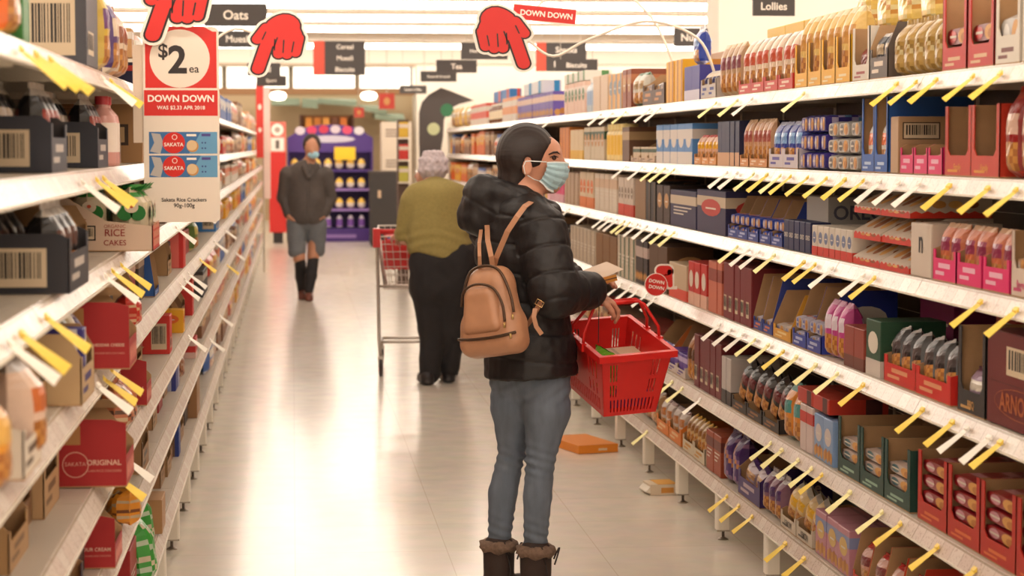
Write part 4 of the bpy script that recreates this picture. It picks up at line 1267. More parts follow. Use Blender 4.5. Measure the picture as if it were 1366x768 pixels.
def flag(side, lvl, px, col, size=1.0, down=.6):
    key = (col, size, side)
    if key not in _tg:
        m = M({'y': (248, 214, 84), 'w': (250, 244, 232), 'p': (250, 240, 168)}[col], .45)
        q = MB()
        L_ = .072 * size
        q.hexa([(-.004, -.0135, -.001), (.004, -.0135, .0), (.004, .0135, .0), (-.004, .0135, -.001), (-.004, -.0135, .004), (.004, -.0135, .012), (.004, .0135, .012), (-.004, .0135, .004)], m)
        for k in range(4):
            a, b = k / 4, (k + 1) / 4
            za, zb = -.78 * a * L_, -.78 * b * L_
            wd = .0125
            kk_ = .0048 if side == 'R' else .0075
            wd = .011
            tw = kk_ * (.3 + .7 * b)
            ta = kk_ * (.3 + .7 * a)
            s2 = 1 if side == 'R' else -1
            q.hexa([(-b * L_ - tw * .6, s2 * wd, zb + tw), (-a * L_ - ta * .6, s2 * wd, za + ta), (-a * L_ + ta * .6, -s2 * wd, za - ta), (-b * L_ + tw * .6, -s2 * wd, zb - tw),
                    (-b * L_ - tw * .6, s2 * wd, zb + tw + .0012), (-a * L_ - ta * .6, s2 * wd, za + ta + .0012), (-a * L_ + ta * .6, -s2 * wd, za - ta + .0012), (-b * L_ + tw * .6, -s2 * wd, zb - tw + .0012)], m)
        _tg[key] = q.build('ticket_flag')
        o = _tg[key]
    else:
        o = dup(_tg[key])
    X = (XR if side == 'R' else XL)
    H = hs(side, lvl)
    y = y_on(px, X, H - .03)
    o.location = (X + (-.021 if side == 'R' else .021), y, H - .028)
    o.rotation_euler = (0, 0, (0 if side == 'R' else math.pi) + random.uniform(-.12, .12))
    cn = {'y': 'yellow', 'w': 'white', 'p': 'pale yellow'}[col]
    lab = '%s ticket flag sticking out of the %s-side %s shelf rail' % (cn, 'right' if side == 'R' else 'left', SH[lvl])
    tag(o, lab, 'price ticket', lab)


FL = {('R', 0): 'y1345 y1308 y1258 y1231 y1205 p1080 w1010 p990 p962 w886 w872 p840 w822 w806 w740',
      ('R', 1): 'y1366 y1328 y1276 w1235 w1208 w1182 y1160 y1135 y1110 y1085 y1062 p1048 y1030 p1012 w990 w976 p905 p892 p880 w862 w840',
      ('R', 2): 'y1366 y1318 y1175 w1160 w1118 y1095 y1080 p1040 w1020 w1006 p990 p905 p893 w882 w868 w856 p845 p838 w828 w820 w812 w790 w764',
      ('R', 3): 'y1345 w1330 w1300 y1280 y1240 y1160 p1125 p1096 p1070 y1052 p1032 p1014 w998 w982 w966 w880 w868 w856 w846 w834',
      ('R', 4): 'y1310 y1260 y1210 p1185 p1142 y1104 p1090 p1072 p1050 p1035 w940 p916 p902',
      ('R', 5): 'y1080 y1055 y1010 y992 y976 p868',
      ('L', 0): 'y12 y34 y54 w126 y138', ('L', 1): 'w98 y118 y128', ('L', 2): 'y14 y48 w-4 y140 y152 w130 w228 w262 w268',
      ('L', 3): 'w120 y128 y138 w234 w240 w246 y262 w282 w296', ('L', 4): 'y142 w155 w246 y300 w310', ('L', 5): 'w276 w290'}
for (sd, lv), s_ in FL.items():
    for t_ in s_.split():
        flag(sd, lv, float(t_[1:]), t_[0], 1.0 if sd == 'R' else 1.05)

# ------------------------------------------------------------------ signs
def stadium(a, b, r, n=8):
    a, b = Vector(a), Vector(b)
    t = math.atan2(b.y - a.y, b.x - a.x)
    p = []
    for c_, s0 in ((b, -math.pi / 2), (a, math.pi / 2)):
        for k in range(n + 1):
            g = t + s0 + math.pi * k / n
            p.append((c_.x + r * math.cos(g), c_.y + r * math.sin(g)))
    return p


RSIGN = M((214, 40, 34), 0.45)
WSIGN = M((250, 240, 228), 0.45)
KSIGN = M((40, 30, 30), 0.45)
HAND = [((-.02, .19), (.03, .16), .15), ((-.03, .08), (.06, .10), .16), ((-.155, .05), (-.12, -.13), .052), ((-.055, .04), (-.035, -.155), .052), ((.045, .04), (.05, -.15), .052),
        ((.13, .10), (.255, -.33), .062), ((.17, .17), (.26, .03), .055)]


WX = 1.22


def pointing_hand(name, loc, s, mirror, label, cat='sign', rot=0.0):
    """flat red foam-board hand, folded fingers, index finger pointing down; artwork in layers on a real board"""
    root = empty(name, loc, 0, label, cat)
    for nm, grow, mat, y0, y1 in (('board', .045, WSIGN, .004, -.002), ('outline', .018, KSIGN, -.0022, -.0030), ('red_print', .0, RSIGN, -.0032, -.0042)):
        q = MB()
        for k_, (a, b, r) in enumerate(HAND):
            e = k_ * .00002
            pts = [((x if not mirror else -x) * s * WX, z * s) for x, z in stadium(a, b, r + grow)]
            if mirror:
                pts = pts[::-1]
            q.prism(pts, (0, y0 - e, 0), (1, 0, 0), (0, 0, 1), (0, -1, 0), y0 - y1, mat)
        q.build(nm, root)
    q = MB()
    for a, b in (((-.105, .0), (-.085, -.12)), ((-.005, .02), (.003, -.13)), ((.085, .03), (.09, -.10)), ((.175, .12), (.21, .03)), ((.06, .05), (.10, -.08))):
        pts = [((x if not mirror else -x) * s * WX, z * s) for x, z in stadium(a, b, .007)]
        if mirror:
            pts = pts[::-1]
        q.prism(pts, (0, -.0045, 0), (1, 0, 0), (0, 0, 1), (0, -1, 0), .0005, KSIGN)
    q.build('knuckle_lines', root)
    return root


# the big price board on the left
Yb = 6.42
pxb = FPX / Yb
bx0, bx1 = at(192, 200, Yb).x, at(293, 200, Yb).x
zt, zb_ = at(240, 34, Yb).z, at(240, 296, Yb).z
BW, BH = bx1 - bx0, zt - zb_
root = empty('price_board', (bx0, Yb, zb_), 0, 'tall price board with big two dollar circle clipped to the left shelves', 'sign')
WB = M((236, 222, 206), 0.5)


def rrect(x0, x1, z0, z1, r, n=5):
    p = []
    for cx, cz, s0 in ((x1 - r, z0 + r, -90), (x1 - r, z1 - r, 0), (x0 + r, z1 - r, 90), (x0 + r, z0 + r, 180)):
        for k in range(n + 1):
            a = math.radians(s0 + 90 * k / n)
            p.append((cx + r * math.cos(a), cz + r * math.sin(a)))
    return p


q = MB()
q.prism(rrect(0, BW, 0, BH * .995, .016), (0, .0, 0), (1, 0, 0), (0, 0, 1), (0, -1, 0), .004, WB)
q.build('board', root)
fr = FR((0, -.004, 0), (1, 0, 0), (0, 0, 1))
q = MB()
U = BW / 101.0   # one photograph pixel on the board


def bz(py):
    return (296 - py) * BH / 262.0


q.rect(fr, 3 * U, bz(117), 98 * U, bz(42), RSIGN, 1)
q.add([fr[0] + fr[1] * a + fr[2] * b + fr[3] * .00035 for a, b in ((8 * U, bz(42)), (93 * U, bz(42)), (80 * U, bz(35)), (22 * U, bz(35)))], [(0, 1, 2, 3)], RSIGN)
q.oval(fr, 49 * U, bz(78), 40 * U, 39 * U, WB, 2, 40)
q.rect(fr, 1 * U, bz(154), 99 * U, bz(120), RSIGN, 1)
q.text(fr, 'DOWN DOWN', 50 * U, bz(131), WSIGN, w_=88 * U, bold=.03)
q.text(fr, 'WAS $2.33 APR 2018', 50 * U, bz(143.5), WSIGN, w_=64 * U, bold=.015)
KT = M((44, 36, 36), 0.5)
q.text(fr, '2', 46 * U, bz(79), KT, h=38 * U, bold=.03)
q.text(fr, '$', 27 * U, bz(69), KT, h=22 * U, bold=.02)
q.text(fr, 'ea', 68 * U, bz(93), KT, w_=13 * U, bold=.01)
q.text(fr, 'Sakata Rice Crackers', 57 * U - 4 * U, bz(266), KT, w_=60 * U, bold=.015)
q.text(fr, '90g-100g', 57 * U - 4 * U, bz(274.5), KT, w_=28 * U, bold=.015)
for k, py in enumerate((175.5, 207)):
    z0_, z1_ = bz(py + 29), bz(py)
    q.rect(fr, 7 * U, z0_, 98 * U, z1_, P((72, 124, 178)), 1)
    q.add([fr[0] + fr[1] * (a * U) + fr[2] * (z0_ + (z1_ - z0_) * b) + fr[3] * .0007 for a, b in ((60, 0), (98, 0), (98, 1), (76, 1))], [(0, 1, 2, 3)], P((120, 176, 214)))
    q.add([fr[0] + fr[1] * (a * U) + fr[2] * (z0_ + (z1_ - z0_) * b) + fr[3] * .0007 for a, b in ((8, .1), (22, 0), (26, .5), (22, .9), (10, .95), (14, .5))], [(0, 1, 2, 3, 4, 5)], P((206, 200, 196)))
    q.oval(fr, 40 * U, (z0_ + z1_) / 2, 15 * U, 14.3 * U, P((222, 46, 34)), 3, 24)
    q.text(fr, 'SAKATA', 40 * U, z0_ + (z1_ - z0_) * .42, WSIGN, w_=26 * U, bold=.02, lay=4)
    q.ring(fr, 41 * U, z0_ + (z1_ - z0_) * .76, 3.6 * U, 3.6 * U, .8 * U, WSIGN, 4)
    q.oval(fr, 65 * U, z0_ + (z1_ - z0_) * .34, 8 * U, 8 * U, P((214, 160, 100)), 3, 18)
    q.oval(fr, 64 * U, z0_ + (z1_ - z0_) * .38, 7 * U, 7 * U, P((244, 214, 170)), 4, 18)
    q.rect(fr, 57 * U, z0_ + (z1_ - z0_) * .8, 70 * U, z0_ + (z1_ - z0_) * .9, WSIGN, 3)
    q.rect(fr, 77 * U, z0_ + (z1_ - z0_) * .8, 89 * U, z0_ + (z1_ - z0_) * .92, P((90, 80, 150)), 3)
    for a_, b_ in ((78, .5), (82, .5), (78, .25), (82, .25)):
        q.oval(fr, a_ * U, z0_ + (z1_ - z0_) * b_, 1.2 * U, 1.2 * U, P((60, 80, 140)), 3, 8)
q.build('printed_face', root)
q = MB()
q.box(-.03, .004, .0005, .008, bz(190), bz(60), M((220, 200, 180), .3))
q.build('shelf_clip', root)
pointing_hand('pointing_hand_sign', (at(244, 4, Yb - .02).x, Yb - .02, at(236, 4, Yb - .02).z), .285, True, 'red pointing hand board topping the two dollar price board')
q2 = at(378, 62, 9.6)
h2 = pointing_hand('pointing_hand_sign', (q2.x, 9.6, q2.z + .02), .36, True, 'red pointing hand board in front of the dark oats signs')
q3 = at(664, 54, 9.0)
h3 = pointing_hand('pointing_hand_sign', (q3.x, 9.0, q3.z + .02), .35, False, 'red pointing hand board with a down down banner behind it')
# banner
b0, b1 = at(683, 3, 9.03), at(768, 33, 9.03)
q = MB()
W_, H_ = b1.x - b0.x, .068
q.prism(rrect(0, W_, 0, H_, .004), (0, 0, 0), (1, 0, 0), (0, 0, 1), (0, -1, 0), .003, WSIGN)
fr = FR((0, -.003, 0), (1, 0, 0), (0, 0, 1))
q.rect(fr, .003, .004, W_ - .003, H_ - .004, RSIGN, 1)
q.text(fr, 'DOWN DOWN', W_ * .53, H_ * .5, WSIGN, w_=W_ * .82, bold=.03)
q.box(-.12, .004, -.001, .002, .0, .02, WSIGN)
o = q.build('down_down_banner', h3, (b0.x - q3.x, .03, at(700, 26, 9.03).z - q3.z - .02)); o.rotation_euler = (0, math.radians(5), 0)
# clear arms that carry the hands out from the shelf tops
ARM = M((240, 228, 214), 0.3)
for nm, pts in (('curved arm reaching from the right shelf top to the pointing hand', [(1.80, 9.06, 1.90), (1.72, 9.06, 2.06), (1.5, 9.06, 2.13), (1.25, 9.06, 2.05), (1.10, 9.05, 1.98), (.98, 9.02, 2.05), (.90, 9.008, 2.08)]),
                ('second curved arm crossing behind the red banner', [(1.80, 9.9, 1.90), (1.66, 9.9, 2.2), (1.42, 9.9, 2.36), (1.2, 9.9, 2.3), (.95, 9.9, 2.06)]),
                ('thin white arm holding the hand in front of the oats signs', [(-.50, 9.64, 1.80), (-.42, 9.64, 1.98), (-.25, 9.64, 2.12), (q2.x - .03, 9.608, q2.z)])):
    P_ = [Vector(p) for p in pts]
    fine = []
    for i in range(len(P_) - 1):
        a, b, c_, d_ = P_[max(i - 1, 0)], P_[i], P_[i + 1], P_[min(i + 2, len(P_) - 1)]
        for k in range(6):
            t_ = k / 6
            fine.append(.5 * ((2 * b) + (c_ - a) * t_ + (2 * a - 5 * b + 4 * c_ - d_) * t_ ** 2 + (3 * b - a - 3 * c_ + d_) * t_ ** 3))
    fine.append(P_[-1])
    q = MB(); q.tube(fine, .006, ARM, 8)
    tag(q.build('sign_arm'), nm, 'sign arm')
# small red hand on the right, fourth shelf
ys_ = y_on(893, XR - .05, RH[3])
qs = at(893, 374, ys_)
r_ = empty('pointing_hand_sign', (XR - .09, ys_, qs.z - .03), 0, 'small red hand and round red disc clipped to the fourth shelf rail', 'sign')
q = MB()
for g, m_, e in ((.008, WSIGN, 0), (0, RSIGN, .0016)):
    for a, b, r in (((-.0, .075), (.03, .075), .022), ((-.012, .05), (-.012, .03), .009), ((.005, .05), (.006, .025), .009), ((.022, .05), (.024, .03), .009), ((.04, .07), (.043, .01), .011)):
        q.prism(stadium(a, b, r + g), (0, .0 - e, 0), (1, 0, 0), (0, 0, 1), (0, -1, 0), .0016, m_)
q.build('hand_board', r_)
q = MB()
for R_, m_, e in ((.052, WSIGN, .004), (.049, RSIGN, .0055)):
    q.prism([(-.022 + R_ * math.cos(6.2832 * k / 28), .012 + R_ * math.sin(6.2832 * k / 28)) for k in range(28)], (0, -e, 0), (1, 0, 0), (0, 0, 1), (0, -1, 0), .0015, m_)
fr = FR((-.022, -.0072, .012), (.98, 0, -.17), (.17, 0, .98))
q.text(fr, 'DOWN', 0, .014, WSIGN, w_=.07, bold=.03, lay=1)
q.text(fr, 'DOWN', .004, -.012, WSIGN, w_=.07, bold=.03, lay=1)
q.build('round_disc', r_)
q = MB(); q.box(.03, .075, .001, .003, -.01, .004, WSIGN); q.build('rail_clip', r_)

# hanging category boards
DKS = M((72, 66, 64), 0.55)
WIRE = M((200, 190, 176), 0.4)


def hang(px0, py0, px1, py1, Y, words, label, red=0.0, name='hanging_sign', arm=False):
    a, b = at(px0, py1, Y), at(px1, py0, Y)
    W, H = b.x - a.x, b.z - a.z
    root = empty(name, (a.x, Y, a.z), 0, label, 'sign')
    q = MB()
    q.box(0, W, -.01, .01, 0, H, DKS)
    if red:
        q.box(-.0, W * red, -.0125, -.0105, 0, H, M((222, 84, 62), .5))
    q.build('board', root)
    fr = FR((0, -.0105, 0), (1, 0, 0), (0, 0, 1))
    q = MB()
    k = len(words)
    for i, w_ in enumerate(words):
        q.text(fr, w_, W * (red + 1) / 2, H * (1 - (i + .5) / k), WSIGN, w_=W * (1 - red) * .62, h=H / k * .42, bold=.02)
    q.build('lettering', root)
    q = MB()
    for x in (W * .12, W * .88):
        q.tube([(x, 0, H), (x, 0, CEIL - a.z)], .003, WIRE, 5)
    q.build('hanging_wires', root)
    return root


hang(273, 5, 356, 35, 15.0, ['Oats'], 'dark grey hanging board reading oats', name='hanging_sign')
hang(290, 41, 345, 63, 18.5, ['Muesli'], 'dark grey board half behind the red hand under the oats board')
hang(330, 84, 374, 101, 22.0, ['Seed'], 'small dark board under the red hand reading seed')
hang(342, 101, 382, 115, 25.0, ['Sport'], 'lowest small dark board beside the red banner post')
hang(418, 55, 487, 100, 24.0, ['Cereal', 'Muesli', 'Biscuits'], 'dark aisle board with coral edge listing cereal over the middle of the aisle', red=.22)
hang(615, 57, 677, 79, 17.0, ['Hot Chocolate'], 'dark board partly behind the third red hand')
hang(582, 80, 636, 97, 21.0, ['Tea'], 'dark board reading tea over the far shelves')
hang(561, 95, 609, 109, 24.0, ['Roast & Ground'], 'long dark board just below the tea board')
hang(533, 114, 569, 125, 30.0, ['Instant Coffee'], 'smallest dark board furthest off above the far shelf end')
hang(715, 57, 782, 95, 20.0, ['Snacks', 'Biscuits'], 'dark board with coral edge behind the thin curved arm', red=.2)
hang(741, 79, 797, 95, 17.0, ['Biscuits'], 'dark board low against the coral edged board')
hang(899, 38, 944, 62, 15.5, ['Nuts'], 'plain dark board behind the yellow packs on the top shelf')
hang(1004, -4, 1060, 21, 12.0, ['Lollies'], 'dark board reading lollies above the top shelf')

# tall red banner on the left shelf run, far away
Yv = 27.5
a, b = at(343, 330, Yv), at(361, 112, Yv)
root = empty('shelf_banner', (a.x, Yv, a.z), 0, 'narrow tall red banner with white edges on the end of the left run', 'banner')
W, H = b.x - a.x, b.z - a.z
q = MB(); q.box(0, W * .5, -.01, .01, H * .55, H, M((220, 60, 50), .5)); q.box(W * .5, W * .95, -.008, .008, H * .3, H * .98, M((240, 214, 206), .5)); q.build('banner_face', root)
q = MB(); fr = FR((0, -.0105, 0), (1, 0, 0), (0, 0, 1)); q.oval(fr, W * .25, H * .86, W * .12, W * .2, WSIGN, 1); q.oval(fr, W * .25, H * .72, W * .12, W * .16, WSIGN, 1); q.build('white_spots', root)
q = MB(); q.tube([(W * .48, .012, -.6 - 0), (W * .48, .012, H)], .012, WIRE, 6)
for i_ in range(len(q.v)):
    x, y, z = q.v[i_]
    q.v[i_] = (x, y, max(z, .002 - a.z))
q.build('banner_pole', root)

# ------------------------------------------------------------------ far end of the aisle
def flat(px, py, Y):
    p = at(px, py, Y)
    return p.x, p.z


# purple chocolate stand
Ys = 36.2
x0, _ = flat(384, 320, Ys); x1, _ = flat(498, 320, Ys)
VIO, VIO2, LAV = M((74, 44, 128), .45), M((52, 32, 96), .5), M((150, 120, 190), .5)
root = empty('display_stand', ((x0 + x1) / 2, Ys, 0), 0, 'purple confectionery display stand with arched header at the far end of the aisle', 'display stand')
W = x1 - x0
q = MB(); q.box(-W / 2, W / 2, .42, .46, 0, 1.6, VIO2); q.box(-W / 2, -W / 2 + .03, 0, .42, 0, 1.6, VIO); q.box(W / 2 - .03, W / 2, 0, .42, 0, 1.6, VIO); q.build('cabinet', root)
q = MB(); q.box(-W / 2, W / 2, -.02, .42, 0, .22, VIO); q.rect(FR((-W / 2, -.02, 0), (1, 0, 0), (0, 0, 1)), W * .2, .06, W * .8, .12, LAV, 1); q.build('plinth', root)
hz = [.24, .56, .90, 1.22]
for z in hz[1:]:
    q = MB(); q.box(-W / 2 + .03, W / 2 - .03, 0, .42, z - .05, z - .01, LAV if z < 1 else VIO); q.build('shelf', root)
zt_ = at(440, 166, Ys).z
q = MB()
pts = [(-W * .5, 1.5), (W * .5, 1.5), (W * .5, 1.74)] + [(W * .5 * math.cos(math.pi * k / 12) * .9, 1.74 + (zt_ - 1.74) * math.sin(math.pi * k / 12)) for k in range(1, 12)] + [(-W * .5, 1.74)]
q.prism(pts, (0, .02, 0), (1, 0, 0), (0, 0, 1), (0, -1, 0), .04, VIO)
q.build('header', root)
q = MB()
fr = FR((0, -.02, 0), (1, 0, 0), (0, 0, 1))
for k, c_ in enumerate(((240, 230, 240), (220, 70, 110), (206, 60, 90), (240, 220, 230), (230, 90, 120), (244, 236, 240))):
    q.oval(fr, (-.42 + .165 * k) * W / 1.2, 1.86 + .03 * (1 - abs(k - 2.5) / 2.5), .085, .07, P(c_), 1)
q.oval(fr, 0, 1.72, .42, .06, P((226, 220, 236)), 1)
q.build('header_print', root)
for nm, (a0, b0_, a1, b1_) in (('yellow_panel', (446, 213, 474, 196)),):
    xa, za = flat(a0, b0_, Ys); xb, zb2 = flat(a1, b1_, Ys)
    q = MB(); c_ = (x0 + x1) / 2
    q.box(xa - c_, xb - c_, -.045, -.022, za, zb2, M((250, 206, 40), .5)); q.build(nm, root)
egg = None
for r_i, z in enumerate(hz):
    for k in range(7):
        if egg is None or r_i == 0:
            pass
        x = (x0 + x1) / 2 - W / 2 + .12 + k * (W - .2) / 6.6
        if r_i:
            q = MB(); q.lathe([(.03, 0), (.062, .03), (.07, .09), (.045, .15), (.01, .175)], 0, 0, M((250, 214, 110), .4), 10, [M((236, 224, 214), .4)] * 2 + [M((250, 206, 90), .4)] * 2)
            q.v = q.v
            lb = 'yellow and white chocolate egg in a row on the purple stand'
            nm = 'chocolate_egg'
        else:
            q = MB(); q.lathe([(.05, 0), (.055, .02), (.05, .14), (.02, .2)], 0, 0, M((120, 80, 170), .4), 10, [M((206, 196, 220), .4), M((130, 84, 176), .4), M((226, 216, 230), .4)])
            lb = 'violet and white figure pack on the lowest tier of the purple stand'
            nm = 'chocolate_figure'
        if k == 0 and r_i in (0, 1):
            base_ = q.build(nm); o = base_
        else:
            o = dup(base_)
        o.location = (x, Ys + .09, z)
        tag(o, lb, 'chocolate', lb)
# second violet wing with yellow packs
xa, _ = flat(486, 320, 36.6); xb, _ = flat(500, 320, 36.6)
# standing dark cabinet
xa, za = flat(494, 331, 34.2); xb, zb2 = flat(531, 228, 34.2)
root = empty('bin_cabinet', ((xa + xb) / 2, 34.2, 0), 0, 'black waist high cabinet standing beside the purple display', 'cabinet')
W = xb - xa
BK = M((44, 38, 36), .5)
q = MB(); q.box(-W / 2, W / 2, 0, .5, .04, zb2 - .03, BK); q.box(-W / 2 + .02, W / 2 - .02, .02, .48, 0, .04, BK); q.build('cabinet_body', root)
q = MB(); q.box(-W / 2 - .015, W / 2 + .015, -.015, .51, zb2 - .03, zb2, M((70, 60, 54), .5)); q.build('cabinet_lid', root)
q = MB(); q.box(-.1, -.05, -.006, 0, .78, .9, M((200, 170, 140), .5)); q.build('handle', root)
# white cartons piled behind it
for i in range(4):
    xa, _ = flat(509, 200, 35.3); xb, _ = flat(549, 200, 35.3)
    z = i * .5
    q = carton(xb - xa, .5, .497, (232, 218, 200), (206, 186, 160), (180, 150, 120), 'k', side='')
    o = q.build('white_carton', None, ((xa + xb) / 2, 35.3, z)); o.rotation_euler = (0, 0, math.pi / 2)
    tag(o, ['lowest', 'second', 'third', 'topmost'][i] + ' big white carton of the pile behind the black cabinet', 'box')
# red stand at the end of the left run
xa, za = flat(359, 326, 34.8); xb, zb2 = flat(381, 163, 34.8)
root = empty('red_stand', ((xa + xb) / 2, 35.6, 0), 0, 'slim red stand on a dark base with round white sign at the aisle end', 'display stand')
W = xb - xa
q = MB(); q.box(-W / 2, W / 2, 0, .2, .18, 1.5, M((206, 40, 34), .45)); q.build('red_body', root)
q = MB(); q.box(-W / 2, W / 2, .0, .2, 1.5, 2.0, M((226, 110, 96), .45)); q.box(-W / 2 + .03, W / 2 - .03, -.01, -.001, 1.52, 1.74, M((240, 230, 220), .5)); q.box(-.03, .03, -.014, -.01, 1.56, 1.70, M((90, 80, 74), .5)); q.build('sign_head', root)
q = MB(); fr = FR((0, -.001, 0), (1, 0, 0), (0, 0, 1)); q.oval(fr, 0, 1.87, .1, .1, WSIGN, 2, 20); q.oval(fr, 0, 1.87, .05, .05, P((190, 170, 160)), 3, 16); q.build('round_sign', root)
q = MB(); q.box(-.08, .08, .04, .16, 0, .18, BK); q.build('stand_base', root)
# rear counter: canopies, racks of orange loaves, red round sign
TEALM = M((132, 150, 130), .5)
for i, (p0, p1, py, hgt) in enumerate(((362, 400, 131, 9), (403, 424, 131, 12), (424, 476, 131, 7), (480, 516, 140, 7), (500, 540, 151, 7))):
    xa, za = flat(p0, py + hgt, 44.5); xb, zb2 = flat(p1, py, 44.5)
    q = MB(); q.hexa([(xa, 44.5, za), (xb, 44.5, za - .03 * i), (xb, 45.1, za), (xa, 45.1, za), (xa, 44.5, zb2), (xb, 44.5, zb2 - .03 * i), (xb, 45.1, zb2), (xa, 45.1, zb2)], TEALM)
    q.box(xa + .02, xb - .02, 45.0, 46.55, zb2 - .04, zb2, TEALM)
    tag(q.build('counter_canopy'), ['pale green counter canopy at the far left', 'short green canopy over orange bread', 'long green canopy over orange bread', 'tilted green canopy right of the bread', 'dark edged green canopy by the white wall'][i] + ' under the rear fascia', 'canopy')
xa, _ = flat(400, 200, 44.8); xb, _ = flat(472, 200, 44.8)
root = empty('bread_rack', ((xa + xb) / 2, 44.6, 0), 0, 'tall orange and brown bread rack at the rear counter', 'rack')
W = xb - xa
q = MB(); q.box(-W / 2, W / 2, .5, .54, 0, 2.25, M((150, 96, 52), .6)); q.box(-W / 2, -W / 2 + .04, 0, .5, 0, 2.25, M((90, 50, 36), .6)); q.box(W / 2 - .04, W / 2, 0, .5, 0, 2.25, M((90, 50, 36), .6)); q.build('rack_frame', root)
for z in (1.4, 1.85):
    q = MB(); q.box(-W / 2 + .04, W / 2 - .04, 0, .5, z - .03, z, M((170, 110, 60), .6)); q.build('shelf', root)
for z in (1.4, 1.85):
    for k in range(5):
        c_ = [(222, 146, 60), (206, 126, 48), (228, 160, 76), (120, 74, 52), (214, 120, 50)][k]
        q = MB(); xx = (xa + xb) / 2 - W / 2 + .1 + k * (W - .22) / 5
        q.hexa([(xx, 44.62, z + .004), (xx + .17, 44.62, z + .004), (xx + .17, 45.0, z + .004), (xx, 45.0, z + .004), (xx + .02, 44.64, z + .34), (xx + .15, 44.64, z + .34), (xx + .15, 44.98, z + .34), (xx + .02, 44.98, z + .34)], M(c_, .6))
        tag(q.build('bread_loaf_bag'), '%s bread bag on the %s tier of the rear rack' % (['bright orange', 'burnt orange', 'pale orange', 'chocolate brown', 'reddish orange'][k], 'lower' if z < 1.5 else 'upper'), 'bread')
for i, (px, py, sz, nm) in enumerate(((516, 135, .16, 'square red sign with a pale symbol'), (479, 150, .1, 'small round red sign'))):
    p = at(px, py, 43.8)
    q = MB(); q.box(p.x - sz, p.x + sz, 43.8, 43.83, p.z - sz, p.z + sz, M((214, 70, 56), .5)); q.tube([(p.x, 43.815, p.z + sz), (p.x, 43.815, CEIL)], .008, WIRE, 5)
    q.oval(FR((p.x, 43.8, p.z), (1, 0, 0), (0, 0, 1)), 0, 0, sz * .4, sz * .5, P((240, 180, 120)), 1)
    tag(q.build('hanging_sign'), nm + ' hanging before the rear counter', 'sign')
for i, px in enumerate((371, 492)):
    p = at(px, 128, 44.0)
    root = empty('pendant_lamp', (p.x, 44.0, p.z), 0, ['oval glowing pendant lamp beside the red banner', 'oval glowing pendant lamp over the purple stand'][i], 'lamp')
    q = MB(); q.lathe([(.02, -.09), (.13, -.07), (.17, 0), (.13, .07), (.02, .09)], 0, 0, M((255, 244, 224), .5, emit=6.0), 14); q.build('lamp_shade', root)
    q = MB(); q.tube([(0, 0, .09), (0, 0, CEIL - p.z)], .008, WIRE, 5); q.build('cord', root)
# dark arch over the end of the right run
Ya = END_R + .35
pts_ = [(561, 236), (559, 190), (559, 150), (563, 136), (572, 126), (588, 117), (600, 121), (632, 134), (612, 139), (598, 146), (592, 160), (591, 182), (588, 200), (586, 236)]
P0 = at(574, 236, Ya)
q = MB()
w2 = [(at(a, b, Ya).x - P0.x, at(a, b, Ya).z) for a, b in pts_][::-1]
q.prism(w2, (0, .04, 0), (1, 0, 0), (0, 0, 1), (0, -1, 0), .08, M((82, 74, 72), .6))
root = empty('arch_sign', (P0.x, Ya, 0), 0, 'dark curved arch sign rising past the far end of the right-side shelves', 'sign')
q.build('arch_board', root)
q = MB(); q.box(w2[-1][0], w2[0][0], -.04, .04, 0, w2[0][1] + .01, M((82, 74, 72), .6)); q.build('post', root)
q = MB()
for px, py, r_, c_ in ((578, 172, .07, (200, 206, 160)), (596, 147, .075, (50, 120, 80))):
    p = at(px, py, Ya)
    q.prism([(p.x - P0.x + r_ * math.cos(6.2832 * k / 20), p.z + r_ * math.sin(6.2832 * k / 20)) for k in range(20)], (0, -.041, 0), (1, 0, 0), (0, 0, 1), (0, -1, 0), .01, M(c_, .5))
q.v = q.v
q.build('round_badges', root)
# end-cap packs below it
xa = at(549, 200, Ya + .1).x; xb = at(560, 200, Ya + .1).x
ec = [((206, 200, 90), 'lime'), ((210, 60, 50), 'scarlet'), ((230, 190, 70), 'yellow')]
root = empty('end_display', (xa - .16, Ya - .02, 0), 0, 'narrow dark end rack of small packets below the arch sign', 'rack')
q = MB(); q.box(0, .12, .0, .3, 0, 1.9, M((90, 70, 60), .6)); q.build('rack_body', root)
for z in (1.2, 1.45, 1.7):
    q = MB(); q.box(0, .12, -.12, 0, z - .02, z, STEEL); q.build('shelf', root)
for i, (c_, nm) in enumerate(ec):
    q = carton(.1, .1, .17, c_, (240, 226, 210), WHITE, 'b')
    o = q.build('food_carton', None, (xa - .10, Ya - .13, (1.2, 1.45, 1.7)[i] + .002)); o.rotation_euler = (0, 0, math.pi / 2)
    tag(o, nm + ' small carton on the narrow end rack', 'box')

# ------------------------------------------------------------------ things on the floor under the right shelves
pb = at(755, 598, 0); 
def on_floor(px, py):
    d = ray(px, py); t_ = -EYE / d.z
    return Vector((d.x * t_, t_, 0))
a, b = on_floor(772, 606), on_floor(827, 605)
q = MB()
OR = P((236, 146, 48))
W, D, H = .225, .42, .045
q.box(0, W, 0, D, .002, H, OR)
q.rect(FR((0, 0, H), (1, 0, 0), (0, 1, 0)), .004, .004, W - .004, .012, P((206, 120, 40)), 1)
q.rect(FR((0, 0, 0), (1, 0, 0), (0, 0, 1)), W * .5, .014, W * .72, .026, P((240, 214, 180)), 1)
o = q.build('flat_box', None, (a.x, a.y, 0)); o.rotation_euler = (0, 0, .28)
tag(o, 'flat orange box lying on the floor beyond the basket', 'box')
a = on_floor(868, 661)
root = empty('floor_packet', (a.x, a.y, 0), .1, 'small orange and white packet fallen on the floor by the shelf legs', 'packet')
